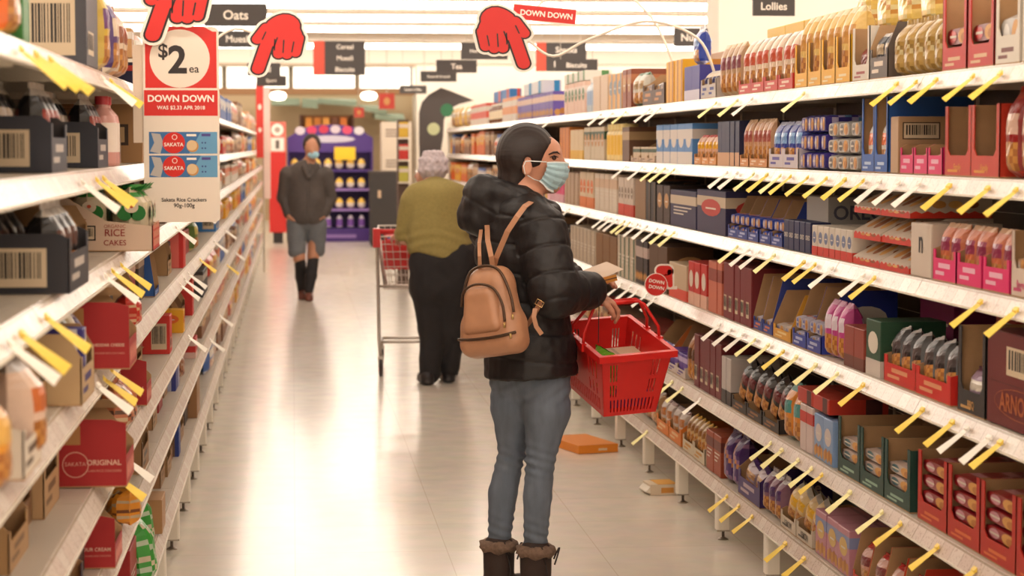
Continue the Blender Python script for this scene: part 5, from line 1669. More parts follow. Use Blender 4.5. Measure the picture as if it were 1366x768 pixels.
q = MB(); q.box(0, .13, 0, .14, .001, .05, P((240, 222, 196))); q.box(.035, .128, -.001, .139, .0505, .052, P((236, 176, 80))); q.rect(FR((0, 0, 0), (1, 0, 0), (0, 0, 1)), .05, .01, .11, .035, P((226, 160, 80)), 1); q.build('packet_body', root)
q = MB(); q.hexa([(-.02, .005, .015), (0, .005, .01), (0, .135, .01), (-.02, .135, .015), (-.02, .005, .018), (0, .005, .04), (0, .135, .04), (-.02, .135, .018)], P((246, 236, 220))); q.build('folded_end', root)

# ------------------------------------------------------------------ smooth solids for figures: distance field -> surface
def V(*a):
    return np.array(a, dtype=np.float64)


def basis(n, up=(0, 0, 1)):
    n = np.array(n, float); n /= np.linalg.norm(n)
    u = np.cross(up, n); u /= np.linalg.norm(u)
    return np.array([u, n, np.cross(n, u) * 1.0])


def prim_d(p, P_):
    k = p[0]
    if k == 'c':      # tapered limb a->b, radii ra, rb; optional (direction, factor) flattens it
        a, b, ra, rb = V(*p[1]), V(*p[2]), p[3], p[4]
        if len(p) > 5 and p[5] is not None:
            n, s = V(*p[5][0]), p[5][1]
            n = n / np.linalg.norm(n)
            def sq(v):
                return v + (1 / s - 1) * (v @ n)[..., None] * n
            P2, a2, b2 = sq(P_), sq(a[None])[0], sq(b[None])[0]
        else:
            P2, a2, b2 = P_, a, b
        ab = b2 - a2
        t = np.clip(((P2 - a2) @ ab) / max(ab @ ab, 1e-9), 0, 1)
        return np.linalg.norm(P2 - a2 - t[..., None] * ab, axis=-1) - (ra + (rb - ra) * t)
    if k == 'e':      # ellipsoid centre, radii, optional axes (rows)
        c, r = V(*p[1]), V(*p[2])
        q_ = P_ - c
        if len(p) > 3 and p[3] is not None:
            q_ = q_ @ np.array(p[3]).T
        k0 = np.linalg.norm(q_ / r, axis=-1)
        k1 = np.linalg.norm(q_ / (r * r), axis=-1)
        return k0 * (k0 - 1) / np.maximum(k1, 1e-6)
    if k == 'b':      # rounded box centre, half sizes, axes, round, taper of x toward +z
        c, hsz, R_, rd = V(*p[1]), V(*p[2]), np.array(p[3]), p[4]
        tp = p[5] if len(p) > 5 else 0
        q_ = (P_ - c) @ R_.T
        sx = 1 - tp * np.clip((q_[..., 2] + hsz[2]) / (2 * hsz[2]), 0, 1)
        a = np.stack([np.abs(q_[..., 0]) - hsz[0] * sx, np.abs(q_[..., 1]) - hsz[1], np.abs(q_[..., 2]) - hsz[2]], -1) + rd
        return np.linalg.norm(np.maximum(a, 0), axis=-1) + np.minimum(a.max(-1), 0) - rd


def bounds(p):
    if p[0] == 'c':
        a, b, r = V(*p[1]), V(*p[2]), max(p[3], p[4])
        return np.minimum(a, b) - r, np.maximum(a, b) + r
    if p[0] == 'e':
        r = max(p[2]) if len(p) > 3 and p[3] is not None else V(*p[2])
        return V(*p[1]) - r, V(*p[1]) + r
    r = np.linalg.norm(V(*p[2]))
    return V(*p[1]) - r, V(*p[1]) + r


def solid(prims, res, cuts=(), k=.02, name='solid', mat=None, parent=None, disp=None, smooth_n=2, plane_cuts=()):
    """prims: list of (prim, blend) or prim; cuts: prims removed; plane_cuts: (point, normal) keeps the side against the normal"""
    ps = [(p, k) if isinstance(p[0], str) else p for p in prims]
    lo = np.min([bounds(p)[0] for p, _ in ps], 0) - 3 * res - .01
    hi = np.max([bounds(p)[1] for p, _ in ps], 0) + 3 * res + .01
    n = np.ceil((hi - lo) / res).astype(int) + 1
    D = np.full(tuple(n), .5, dtype=np.float32)
    ax = [lo[i] + res * np.arange(n[i]) for i in range(3)]

    def block(p, m):
        a, b = bounds(p)
        i0 = np.clip(np.floor((a - m - lo) / res).astype(int), 0, n)
        i1 = np.clip(np.ceil((b + m - lo) / res).astype(int) + 1, 0, n)
        sl = tuple(slice(i0[i], i1[i]) for i in range(3))
        G = np.stack(np.meshgrid(ax[0][sl[0]], ax[1][sl[1]], ax[2][sl[2]], indexing='ij'), -1)
        return sl, G
    for p, kk in ps:
        sl, G = block(p, kk + 2 * res + .01)
        if G.size == 0:
            continue
        d = prim_d(p, G).astype(np.float32)
        a = D[sl]
        h = np.clip(.5 + .5 * (a - d) / kk, 0, 1)
        D[sl] = a + (d - a) * h - kk * h * (1 - h)
    for p in cuts:
        kk = .006
        if not isinstance(p[0], str):
            p, kk = p
        sl, G = block(p, kk + 2 * res + .01)
        if G.size == 0:
            continue
        d = -prim_d(p, G).astype(np.float32)
        a = D[sl]
        h = np.clip(.5 - .5 * (a - d) / kk, 0, 1)
        D[sl] = a + (d - a) * h + kk * h * (1 - h)
    if plane_cuts:
        G = np.stack(np.meshgrid(*ax, indexing='ij'), -1)
        for pt, nr in plane_cuts:
            nr = V(*nr) / np.linalg.norm(V(*nr))
            D = np.maximum(D, ((G - V(*pt)) @ nr).astype(np.float32))
    # surface nets
    S = D < 0
    c = [S[i:n[0] - 1 + i, j:n[1] - 1 + j, l:n[2] - 1 + l] for i in (0, 1) for j in (0, 1) for l in (0, 1)]
    cnt = sum(x.astype(np.int8) for x in c)
    act = (cnt > 0) & (cnt < 8)
    idx = np.full(act.shape, -1, dtype=np.int64)
    cells = np.argwhere(act)
    idx[act] = np.arange(len(cells))
    acc = np.zeros((len(cells), 3)); w_ = np.zeros(len(cells))
    corner = {}
    for i in (0, 1):
        for j in (0, 1):
            for l in (0, 1):
                corner[(i, j, l)] = D[cells[:, 0] + i, cells[:, 1] + j, cells[:, 2] + l]
    for a in corner:
        for axn in range(3):
            if a[axn] == 0:
                b = list(a); b[axn] = 1; b = tuple(b)
                da, db = corner[a], corner[b]
                m = (da < 0) != (db < 0)
                t = np.where(m, da / np.where(m, da - db, 1), 0)
                pos = np.array(a, float)[None].repeat(len(cells), 0)
                pos[:, axn] = t
                acc[m] += pos[m]; w_[m] += 1
    vts = lo + (cells + acc / w_[:, None]) * res
    faces = []
    for axn in range(3):
        sl0 = [slice(1, -1)] * 3; sl1 = [slice(1, -1)] * 3
        sl0[axn] = slice(0, -1); sl1[axn] = slice(1, None)
        A_, B_ = S[tuple(sl0)], S[tuple(sl1)]
        e = np.argwhere(A_ != B_)
        if not len(e):
            continue
        flip = A_[tuple(e.T)]
        off = np.ones(3, int); off[axn] = 0
        g = e + off
        u, v = [(1, 2), (2, 0), (0, 1)][axn]
        du = np.zeros(3, int); du[u] = 1
        dv = np.zeros(3, int); dv[v] = 1
        ok = (g < np.array(idx.shape)).all(1)
        g, flip = g[ok], flip[ok]
        q0, q1, q2_, q3_ = [idx[tuple((g - a).T)] for a in (du + dv, dv, du * 0, du)]
        F = np.stack([q0, q1, q2_, q3_], 1)
        F[~flip] = F[~flip][:, ::-1]
        F = F[(F >= 0).all(1)]
        faces.append(F)
    F = np.concatenate(faces)
    # relax
    e = np.concatenate([F[:, [0, 1]], F[:, [1, 2]], F[:, [2, 3]], F[:, [3, 0]]])
    for _ in range(smooth_n):
        s = np.zeros_like(vts); cn = np.zeros(len(vts))
        for c_ in range(3):
            s[:, c_] = np.bincount(e[:, 0], vts[e[:, 1], c_], len(vts)) + np.bincount(e[:, 1], vts[e[:, 0], c_], len(vts))
        cn = np.bincount(e[:, 0], minlength=len(vts)) + np.bincount(e[:, 1], minlength=len(vts))
        vts = vts * .5 + .5 * s / np.maximum(cn, 1)[:, None]
    if disp is not None:
        # vertex normals
        nr = np.cross(vts[F[:, 2]] - vts[F[:, 0]], vts[F[:, 3]] - vts[F[:, 1]])
        N = np.zeros_like(vts)
        for q_ in range(4):
            for c_ in range(3):
                N[:, c_] += np.bincount(F[:, q_], nr[:, c_], len(vts))
        N /= np.maximum(np.linalg.norm(N, axis=1), 1e-9)[:, None]
        vts = vts + N * disp(vts)[:, None]
    me = bpy.data.meshes.new(name)
    me.vertices.add(len(vts)); me.vertices.foreach_set('co', vts.astype(np.float32).ravel())
    me.loops.add(F.size); me.loops.foreach_set('vertex_index', F.astype(np.int32).ravel())
    me.polygons.add(len(F)); me.polygons.foreach_set('loop_start', np.arange(0, F.size, 4, dtype=np.int32))
    me.update(calc_edges=True)
    me.polygons.foreach_set('use_smooth', np.ones(len(F), bool))
    me.materials.append(mat)
    o = bpy.data.objects.new(name, me)
    C.objects.link(o)
    if parent:
        o.parent = parent
    return o


def along(v, a, b):
    a, b = V(*a), V(*b)
    ab = b - a
    t = ((v - a) @ ab) / (ab @ ab)
    d = np.linalg.norm(v - a - np.clip(t, 0, 1)[:, None] * ab, axis=1)
    return t, d, np.linalg.norm(ab)


def wob(v, f, s=0):
    """cheap smooth noise"""
    return (np.sin(v[:, 0] * f + s) * np.sin(v[:, 1] * f * 1.13 + 2 * s + 1) + np.sin(v[:, 2] * f * .9 + 3 * s + .5) * np.sin((v[:, 0] + v[:, 1]) * f * .7 + s * 1.7)) * .5


SKIN = M((206, 146, 118), .5, noise=.06, scale=18, sheen=.1)
SKIN2 = M((214, 160, 136), .5, noise=.08, scale=18)


def hand_prims(w, d_, palm_n, side, curl=.5, s=1.0, spread=.018, thumb_up=1):
    """w wrist point, d_ direction of the hand, palm_n palm normal, side = +1/-1 thumb side; returns capsules of palm, five fingers"""
    d_ = V(*d_) / np.linalg.norm(V(*d_))
    pn = V(*palm_n); pn = pn - d_ * (pn @ d_); pn /= np.linalg.norm(pn)
    sd = np.cross(d_, pn) * side
    w = V(*w)
    out = [(('c', w, w + d_ * .03 * s, .024 * s, .026 * s, (pn, .7)), .015)]
    for i in range(4):
        o = (1.5 - i) * .0185 * s
        k0 = w + d_ * .02 * s + sd * o * .7
        k1 = w + d_ * (.082 - .004 * abs(i - 1)) * s + sd * o
        out.append((('c', k0, k1, .014 * s, .0115 * s, (pn, .85)), .012))
        L_ = [.072, .080, .074, .058][i] * s
        p0, dirn = k1, d_
        for seg, fr_ in enumerate((.45, .3, .25)):
            ang = curl * (.7, 1.0, .7)[seg]
            dirn = dirn * math.cos(ang) + pn * math.sin(ang) if seg == 0 else (dirn * math.cos(ang) + np.cross(np.cross(d_, pn), dirn) * math.sin(ang))
            p1 = p0 + dirn * L_ * fr_
            out.append((('c', p0, p1, (.0092 - .0008 * seg) * s, (.0085 - .0009 * seg) * s), .003))
            p0 = p1
    t0 = w + d_ * .025 * s + sd * .024 * s
    t1 = t0 + (d_ * .75 + sd * .75 + pn * .3) * .032 * s
    t2 = t1 + (d_ * .95 + sd * .15 + pn * .45) * .028 * s
    t3 = t2 + (d_ * .9 - sd * .1 + pn * .6) * .022 * s
    out += [(('c', t0 - d_ * .01 * s, t1, .0155 * s, .012 * s), .01), (('c', t1, t2, .0115 * s, .0100 * s), .004), (('c', t2, t3, .0100 * s, .0082 * s), .003)]
    return out


# ------------------------------------------------------------------ the woman with the backpack
WY = 7.36
S_ = FPX / WY


def wp(px, py, dy=0.0):
    """point of the figure: photograph column and row at her distance, then dy further down the aisle"""
    p = at(px, py, WY)
    return V(p.x, p.y + dy, p.z)


woman = empty('person', (.79, WY, 0), 0, 'woman in black puffer jacket and grey blue jeans with a tan backpack, masked, looking right', 'person')
OFF = V(.79, WY, 0)


def loc(pr):
    """shift primitives into the figure's own frame"""
    out = []
    for p in pr:
        kk = None
        if not isinstance(p[0], str):
            p, kk = p
        p = list(p)
        p[1] = V(*p[1]) - OFF
        if p[0] == 'c':
            p[2] = V(*p[2]) - OFF
        out.append((tuple(p), kk) if kk else tuple(p))
    return out


FW = V(.707, .707, 0)
RTW = V(.707, -.707, 0)
hd = wp(703, 203)
neck, chest = wp(700, 262), wp(686, 335)
shR, shL = wp(722, 304, -.12), wp(654, 300, .12)
elR, wrR = wp(731, 392, -.19), wp(787, 388, -.06)
elL, wrL = wp(712, 372, .26), wp(776, 376, .16)
pel = wp(707, 478)
hipR, hipL = wp(727, 500, -.05), wp(690, 500, .05)
knR, knL = wp(720, 612, -.05), wp(683, 612, .06)
anR, anL = wp(713, 742, -.04), wp(668, 742, .07)
heelR, heelL = V(anR[0], anR[1], 0), V(anL[0], anL[1], 0)
X_ = V(1, 0, 0)
head = [('e', hd, (.096, .076, .092)), (('c', wp(722, 222), wp(729, 243), .052, .033, ((0, 1, 0), 1.0)), .03), (('c', wp(735, 200), wp(738, 215), .034, .034), .03),
        (('c', wp(744, 207), wp(756, 224), .008, .011), .01), (('c', wp(742, 203, -.03), wp(745, 203, .03), .010, .010), .012), (('c', wp(745, 238, -.012), wp(745, 238, .012), .010, .010), .012),
        (('c', wp(707, 228), wp(738, 249), .034, .022), .025), (('c', wp(698, 232), wp(697, 275), .052, .058), .03),
        (('e', wp(700, 223, -.079), (.018, .008, .029), None), .004), (('e', wp(700, 223, .079), (.018, .008, .029), None), .004)]
armfl = [(('c', wp(690, 285), chest, .10, .125, (tuple(FW), .75)), .05), (('c', chest, pel, .125, .12, (tuple(FW), .75)), .05), (('c', wp(694, 297, -.09), wp(676, 297, .09), .042, .042), .05)]
limbs = [(('c', shR, elR, .045, .038), .03), (('c', elR, wrR, .036, .025), .02), (('c', shL, elL, .045, .038), .03), (('c', elL, wrL, .036, .025), .02),
         (('c', hipR, knR, .062, .036), .02), (('c', hipL, knL, .062, .036), .02), (('c', knR, anR, .036, .028), .01), (('c', knL, anL, .036, .028), .01),
         (('c', anR, V(heelR[0] + .03, heelR[1] + .03, .05), .034, .03), .02), (('c', anL, V(heelL[0] + .03, heelL[1] + .03, .05), .034, .03), .02),
         (('c', V(heelR[0], heelR[1], .045), V(heelR[0] + .10, heelR[1] + .09, .035), .03, .025), .02), (('c', V(heelL[0], heelL[1], .045), V(heelL[0] + .10, heelL[1] + .09, .035), .03, .025), .02)]
# right hand hangs forward, closing over the basket handle; left hand holds the leaflet
hR = hand_prims(wrR, (.80, .25, -.42), (-.45, .1, -.88), -1, .62, 1.0)
hL = hand_prims(wrL, (.93, -.25, .12), (.1, -.3, -.95), 1, .45, .98)
body = solid(loc(head + armfl + limbs + hR + hL), .0045, cuts=loc([('c', wp(736, 210, -.054), wp(741, 210, -.047), .009, .007), ('e', wp(701, 224, -.09), (.010, .006, .018))]), k=.03, name='body', mat=SKIN, parent=woman, smooth_n=1)
# eye, brow
q = MB()
e_ = wp(737, 210.5, -.043) - OFF
vv = []
for i in range(7):
    for j in range(10):
        a, b = math.pi * i / 6, 2 * math.pi * j / 10
        vv.append(e_ + .0085 * V(math.cos(a), math.sin(a) * math.cos(b), math.sin(a) * math.sin(b)))
q.add(vv, [(i * 10 + j, i * 10 + (j + 1) % 10, (i + 1) * 10 + (j + 1) % 10, (i + 1) * 10 + j) for i in range(6) for j in range(10)], M((70, 46, 38), .2), True)
q.build('eye', woman)
q = MB()
q.tube([wp(729, 206, -.062) - OFF, wp(735, 203.3, -.058) - OFF, wp(741, 202.6, -.046) - OFF, wp(745, 205.5, -.034) - OFF], [.002, .0034, .0034, .0016], M((40, 26, 22), .7), 6)
q.tube([wp(731, 209.5, -.056) - OFF, wp(736.5, 207.6, -.0555) - OFF, wp(742.5, 209.6, -.044) - OFF], [.001, .0022, .0014], M((34, 22, 20), .7), 6)
q.build('eyebrow', woman)
# hair: combed back and tucked into the collar
HAIR = M((36, 22, 18), .5, noise=.3, scale=50, bump=.3, stretch=(.3, .3, 1.6))
hair = [('e', wp(701.5, 202), (.101, .082, .100)), (('c', wp(690, 215), wp(686, 243), .066, .052, ((0, 1, 0), 1.0)), .03), (('c', wp(684, 240), wp(684, 262), .05, .045), .02)]
hcut = [(('e', wp(762, 224), (.118, .2, .112)), .006), (('c', wp(716, 238), wp(722, 275), .046, .06, ((0, 1, 0), 3.0)), .006), (('c', wp(701, 214, -.2), wp(701, 214, .2), .012, .012), .006), (('c', wp(701, 226, -.2), wp(701, 226, .2), .018, .018), .006)]


def hair_d(v):
    g = v + OFF
    t = np.arctan2(g[:, 2] - hd[2] + .02, g[:, 0] - hd[0])
    part = np.exp(-((g[:, 1] - hd[1] + .018 + .1 * (g[:, 0] - hd[0])) / .005) ** 2) * (g[:, 2] > hd[2] + .05)
    return .0004 * np.sin(g[:, 1] * 420) - .003 * part


solid(loc(hair), .0042, cuts=loc(hcut), name='hair', mat=HAIR, parent=woman, disp=hair_d, smooth_n=1)
# face mask: pleated sheet
MASK = M((176, 208, 218), .7, noise=.04, scale=60)
MASKW = M((236, 240, 240), .7)
q = MB()
top = [(726, 215.5, -.066), (738, 215, -.052), (750, 215.5, -.028), (757.5, 216.5, .0), (750, 215.5, .028), (738, 215, .052), (726, 215.5, .066)]
bot = [(717, 241, -.052), (728, 252, -.036), (736, 256.5, -.018), (739.5, 257.5, .0), (736, 256.5, .018), (728, 252, .036), (717, 241, .052)]
nn_ = 22
rows = []
for j in range(nn_ + 1):
    t = j / nn_
    r_ = []
    for a, b in zip(top, bot):
        base = wp(a[0] + (b[0] - a[0]) * t, a[1] + (b[1] - a[1]) * t, a[2] + (b[2] - a[2]) * t)
        bulge = math.sin(math.pi * min(1, t * 1.05)) * .016
        pl = .0035 * (abs(((t * 4.6) % 1) - .5) * 2) if .15 < t < .9 else 0
        out_ = V(1, (a[2] / .066) * .9, -.15); out_ /= np.linalg.norm(out_)
        r_.append(base + out_ * (bulge * (1 - (a[2] / .075) ** 2 * .8) + pl + .003) - OFF)
    rows.append(r_)
m_ = len(top)
vs_ = [v for r_ in rows for v in r_]
fs_ = [(j * m_ + i, j * m_ + i + 1, (j + 1) * m_ + i + 1, (j + 1) * m_ + i) for j in range(nn_) for i in range(m_ - 1)]
for f in fs_:
    j = f[0] // m_
    q.add([vs_[x] for x in f], [(0, 1, 2, 3)], MASKW if j == 0 or j == nn_ - 1 else MASK, False)
mk = q.build('face_mask', woman)
md = mk.modifiers.new('thick', 'SOLIDIFY'); md.thickness = .0012; md.offset = 0
q = MB()
for s in (-1, 1):
    q.tube([wp(726, 215.8, .067 * s) - OFF, wp(716, 215.3, .078 * s) - OFF, wp(704, 214.5, .084 * s) - OFF, wp(697.5, 214.8, .086 * s) - OFF, wp(694.8, 221, .085 * s) - OFF, wp(697, 231, .082 * s) - OFF, wp(703, 235, .076 * s) - OFF, wp(710, 239, .066 * s) - OFF, wp(717, 241, .054 * s) - OFF], .0018, MASKW, 6)
q.tube([wp(717, 241, -.0545) - OFF, wp(723, 246, -.048) - OFF, wp(728, 252, -.039) - OFF, wp(736, 256.5, -.020) - OFF], .002, MASKW, 6)
q.build('ear_loops', mk)
# jeans
DENIM = M((106, 116, 130), .85, noise=.22, scale=26, bump=.25, stretch=(1, 1, .25))
jw = [(('c', wp(717, 494, -.02), wp(699, 494, .02), .108, .106, (tuple(FW), .95)), .03), (('c', wp(726, 512, -.045), wp(726, 545, -.05), .082, .082), .03), (('c', wp(689, 508, .055), wp(686, 545, .055), .086, .076), .04),
      (('c', wp(727, 545, -.055), wp(719, 608, -.05), .080, .051), .015), (('c', wp(686, 545, .055), wp(685, 608, .06), .074, .047), .015),
      (('c', wp(719, 608, -.05), wp(715, 660, -.045), .051, .049), .01), (('c', wp(685, 608, .06), wp(673, 662, .065), .047, .050), .01),
      (('c', wp(715, 660, -.045), wp(712, 748, -.03), .049, .038), .01), (('c', wp(673, 662, .065), wp(667, 748, .07), .050, .036), .01)]


def jean_d(v):
    g = v + OFF
    d = .0016 * wob(g, 60, 1) + .0012 * wob(g, 130, 2)
    for kc in (knR, knL, V(anR[0], anR[1], .26), V(anL[0], anL[1], .26)):
        d += .0022 * np.sin(g[:, 2] * 190 + g[:, 0] * 60) * np.exp(-((g[:, 2] - kc[2]) / .055) ** 2) * (np.abs(g[:, 0] - kc[0]) < .07)
    d += .003 * np.sin(g[:, 2] * 130 - g[:, 0] * 90) * np.exp(-((g[:, 2] - .76) / .05) ** 2)
    return d


solid(loc(jw), .0055, name='jeans', mat=DENIM, parent=woman, disp=jean_d, smooth_n=1, k=.03)
# boots with woolly cuffs
BOOT = M((52, 36, 30), .7, noise=.15, scale=40, bump=.2)
FUR = M((124, 100, 84), .95, noise=.35, scale=90, bump=.8)
for an, nm in ((anR, 'nearer'), (anL, 'farther')):
    fx, fy = an[0], an[1]
    D2 = V(.8, .6, 0)
    pr = [(('c', (fx, fy, .19), (fx, fy, .07), .056, .053), .02), (('c', (fx - .01, fy - .01, .05), tuple(V(fx, fy, .045) + D2 * .15), .044, .040), .03), (('c', (fx - .005, fy, .025), tuple(V(fx, fy, .022) + D2 * .16), .045, .042, ((0, 0, 1), .5)), .006)]
    bt = solid(loc(pr), .006, name='boot', mat=BOOT, parent=woman, plane_cuts=[((0, 0, .001), (0, 0, -1))], smooth_n=1, k=.02)
    vv = MB()
    nA, nB = 26, 10
    pts = []
    for i in range(nA):
        a = 2 * math.pi * i / nA
        for j in range(nB):
            b = 2 * math.pi * j / nB
            rr_ = .019 + .004 * math.sin(i * 5.1 + j * 3) + .002 * math.sin(i * 11)
            pts.append(V(fx + (.052 + rr_ * math.cos(b)) * math.cos(a), fy + (.052 + rr_ * math.cos(b)) * math.sin(a), .200 + rr_ * 1.05 * math.sin(b)) - OFF)
    vv.add(pts, [(i * nB + j, ((i + 1) % nA) * nB + j, ((i + 1) % nA) * nB + (j + 1) % nB, i * nB + (j + 1) % nB) for i in range(nA) for j in range(nB)], FUR, True)
    vv.build('fur_cuff', bt)
    vv = MB()
    c0 = V(fx + .026, fy - .045, .180)
    for s in (-1, 1):
        vv.tube([tuple(c0 - OFF + V(.012 * s + .02 * math.sin(t_ * 3.0) * s + .018, -.01, .05 * math.sin(t_ * 3.14) - .02 * t_)) for t_ in [k / 8 for k in range(9)]], .003, M((34, 24, 22), .6), 5)
    vv.tube([c0 - OFF, c0 - OFF + V(.01, -.012, -.06), c0 - OFF + V(.004, -.012, -.11)], .0022, M((34, 24, 22), .6), 5)
    vv.build('laces', bt)
# puffer jacket
JACK = M((24, 19, 21), .52, noise=.12, scale=26, bump=.6)
sleeveR = [wp(719, 306, -.115), wp(731, 386, -.19), wp(781, 385, -.085)]
sleeveL = [wp(655, 302, .115), wp(706, 374, .26), wp(765, 374, .17)]
jk = [(('c', wp(688, 292), wp(690, 340), .125, .145, (tuple(FW), .80)), .05), (('c', wp(690, 340), wp(702, 420), .145, .140, (tuple(FW), .86)), .05), (('c', wp(702, 420), wp(708, 468), .140, .152, (tuple(FW), .90)), .05), (('c', wp(708, 468), wp(710, 520), .156, .168, (tuple(FW), .98)), .03),
      (('c', wp(700, 288, -.10), wp(672, 286, .09), .070, .07), .05),
      (('c', sleeveR[0], sleeveR[1], .083, .080), .035), (('c', sleeveR[1], sleeveR[2], .078, .064), .03), (('c', sleeveL[0], sleeveL[1], .078, .072), .035), (('c', sleeveL[1], sleeveL[2], .07, .058), .03)]
jk_cuts = []


def quilt(s, pitch=.072, amp=.010):
    pitch = pitch * 1.25
    d = np.abs((s / pitch) % 1 - .5) * 2
    return .28 * amp * (1 - d ** 3) - .42 * amp * np.exp(-((1 - d) * pitch / .009) ** 2)


def jack_d(v):
    g = v + OFF
    best = None
    segs = [(V(g[:, 0].mean() * 0 + .79, WY, 1.35), V(.79, WY, .8), 'z')]
    t1, d1, L1 = along(g, sleeveR[0], sleeveR[1]); t2, d2, L2 = along(g, sleeveR[1], sleeveR[2])
    t3, d3, L3_ = along(g, sleeveL[0], sleeveL[1]); t4, d4, L4 = along(g, sleeveL[1], sleeveL[2])
    zt = g[:, 2] + .10 * (g[:, 0] - .79) - .05 * (g[:, 1] - WY)
    val = quilt(zt, .078)
    inR1 = (d1 < .10) & (g[:, 0] + (-(g[:, 1] - WY)) * .9 > .86)
    inR2 = (d2 < .092) & (t2 > .1)
    val = np.where(inR1, quilt(np.clip(t1, -.3, 1.3) * L1 + .02, .075), val)
    val = np.where(inR2, quilt(np.clip(t2, 0, 1.3) * L2, .085), val)
    val = np.where((d4 < .085) & (t4 > .1), quilt(t4 * L4, .085), val)
    return val + .003 * wob(g, 60, 3) + .0016 * wob(g, 140, 5)


jacket = solid(loc(jk), .005, name='puffer_jacket', mat=JACK, parent=woman, disp=jack_d, smooth_n=2, k=.04,
               plane_cuts=[(wp(708, 500) - OFF, (.06, 0, -1))], cuts=loc([(('c', wp(700, 250), wp(701, 266), .060, .052), .01), (('c', wp(829, 392, -.05), wp(850, 392, -.03), .08, .08), .008)]))
# hood fallen back, thick collar
hdd = lambda v: .006 * wob(v + OFF, 48, 2) + .003 * wob(v + OFF, 110, 4) + quilt((v + OFF)[:, 2] + .6 * (v + OFF)[:, 0], .095, .006)
hood = [(('c', wp(646, 262, .02), wp(640, 288, .03), .072, .072), .03), (('c', wp(652, 258, .0), wp(690, 262, -.06), .060, .045), .03), (('c', wp(690, 262, -.06), wp(728, 281, -.065), .042, .024), .02),
        (('c', wp(655, 255, .06), wp(700, 262, .085), .05, .034), .03), (('c', wp(700, 262, .085), wp(736, 282, .0), .032, .024), .02), (('c', wp(728, 281, -.065), wp(737, 283, .0), .024, .024), .02),
        (('c', wp(668, 285, -.02), wp(652, 296, .04), .06, .055), .03)]
solid(loc(hood), .006, name='hood', mat=JACK, parent=jacket, disp=hdd, smooth_n=2, k=.03, cuts=loc([(('c', wp(700, 232), wp(702, 285), .066, .056), .01), (('c', wp(668, 242, .02), wp(664, 262, .02), .012, .02, ((1, 0, 0), 2.2)), .03)]))
q = MB()
q.tube([wp(790, 376, -.14) - OFF, wp(791, 400, -.15) - OFF, wp(790.5, 424, -.15) - OFF, wp(790, 452, -.15) - OFF], .0016, M((30, 26, 28), .7), 5)
q.build('drawcord', jacket)

# ------------------------------------------------------------------ backpack
LEA = M((188, 136, 102), .42, noise=.08, scale=24, bump=.15)
LEAD = M((150, 100, 68), .45)
ZIP = M((84, 62, 46), .35, metal=.5)
bo = V(-.55, -.835, 0)                      # away from her back
bt_ = np.cross(bo, V(0, 0, 1)); bt_ = -bt_ / np.linalg.norm(bt_)   # across, toward image right
if bt_[0] < 0:
    bt_ = -bt_
bc = wp(650, 409, -.215)
tilt_ax = V(0, 0, 1) + bt_ * -.16 + bo * -.18
tilt_ax /= np.linalg.norm(tilt_ax)
bx_ = np.cross(tilt_ax, bo); bx_ /= np.linalg.norm(bx_)
if bx_[0] < 0:
    bx_ = -bx_
by_ = np.cross(tilt_ax, bx_); by_ /= np.linalg.norm(by_)
if by_ @ bo < 0:
    by_ = -by_
BA = np.array([bx_, by_, tilt_ax])


def bl(x, y, z):
    return bc + bx_ * x + by_ * y + tilt_ax * z


bag = empty('backpack', tuple(bc), 0, 'small tan leather backpack hanging on the back of the woman in black', 'backpack')


def rel(p, o):
    return V(*p) - V(*o)


def bloc(pr):
    out = []
    for p in pr:
        kk = None
        if not isinstance(p[0], str):
            p, kk = p
        p = list(p); p[1] = V(*p[1]) - bc
        if p[0] == 'c':
            p[2] = V(*p[2]) - bc
        out.append((tuple(p), kk) if kk else tuple(p))
    return out


bw, bd, bh = .118, .062, .155
shell = [(('b', bl(0, 0, -.075), (.124, .062, .075), BA, .05, .10), .02), (('b', bl(-.002, -.002, .03), (.108, .058, .10), BA, .05, .30), .03), (('c', bl(-.03, 0, .105), bl(.03, 0, .105), .047, .047), .03)]
solid(bloc(shell), .0045, name='bag_shell', mat=LEA, parent=bag, smooth_n=2, k=.02, disp=lambda v: .0015 * wob(v, 50, 1))
pocket = [(('b', bl(-.012, .052, -.005), (.078, .028, .075), BA, .027, .25), .02), (('c', bl(-.04, .052, .055), bl(.012, .052, .055), .027, .027), .02)]
solid(bloc(pocket), .0045, name='front_pocket', mat=LEA, parent=bag, smooth_n=2, k=.02)
q = MB()


def arc(pts, r, m):
    P2 = [Vector(rel(bl(*p), bc)) for p in pts]
    fine = []
    for i in range(len(P2) - 1):
        a, b, c_, d2_ = P2[max(i - 1, 0)], P2[i], P2[i + 1], P2[min(i + 2, len(P2) - 1)]
        for k in range(5):
            t = k / 5
            fine.append(.5 * ((2 * b) + (c_ - a) * t + (2 * a - 5 * b + 4 * c_ - d2_) * t ** 2 + (3 * b - a - 3 * c_ + d2_) * t ** 3))
    fine.append(P2[-1])
    q.tube(fine, r, m, 6)


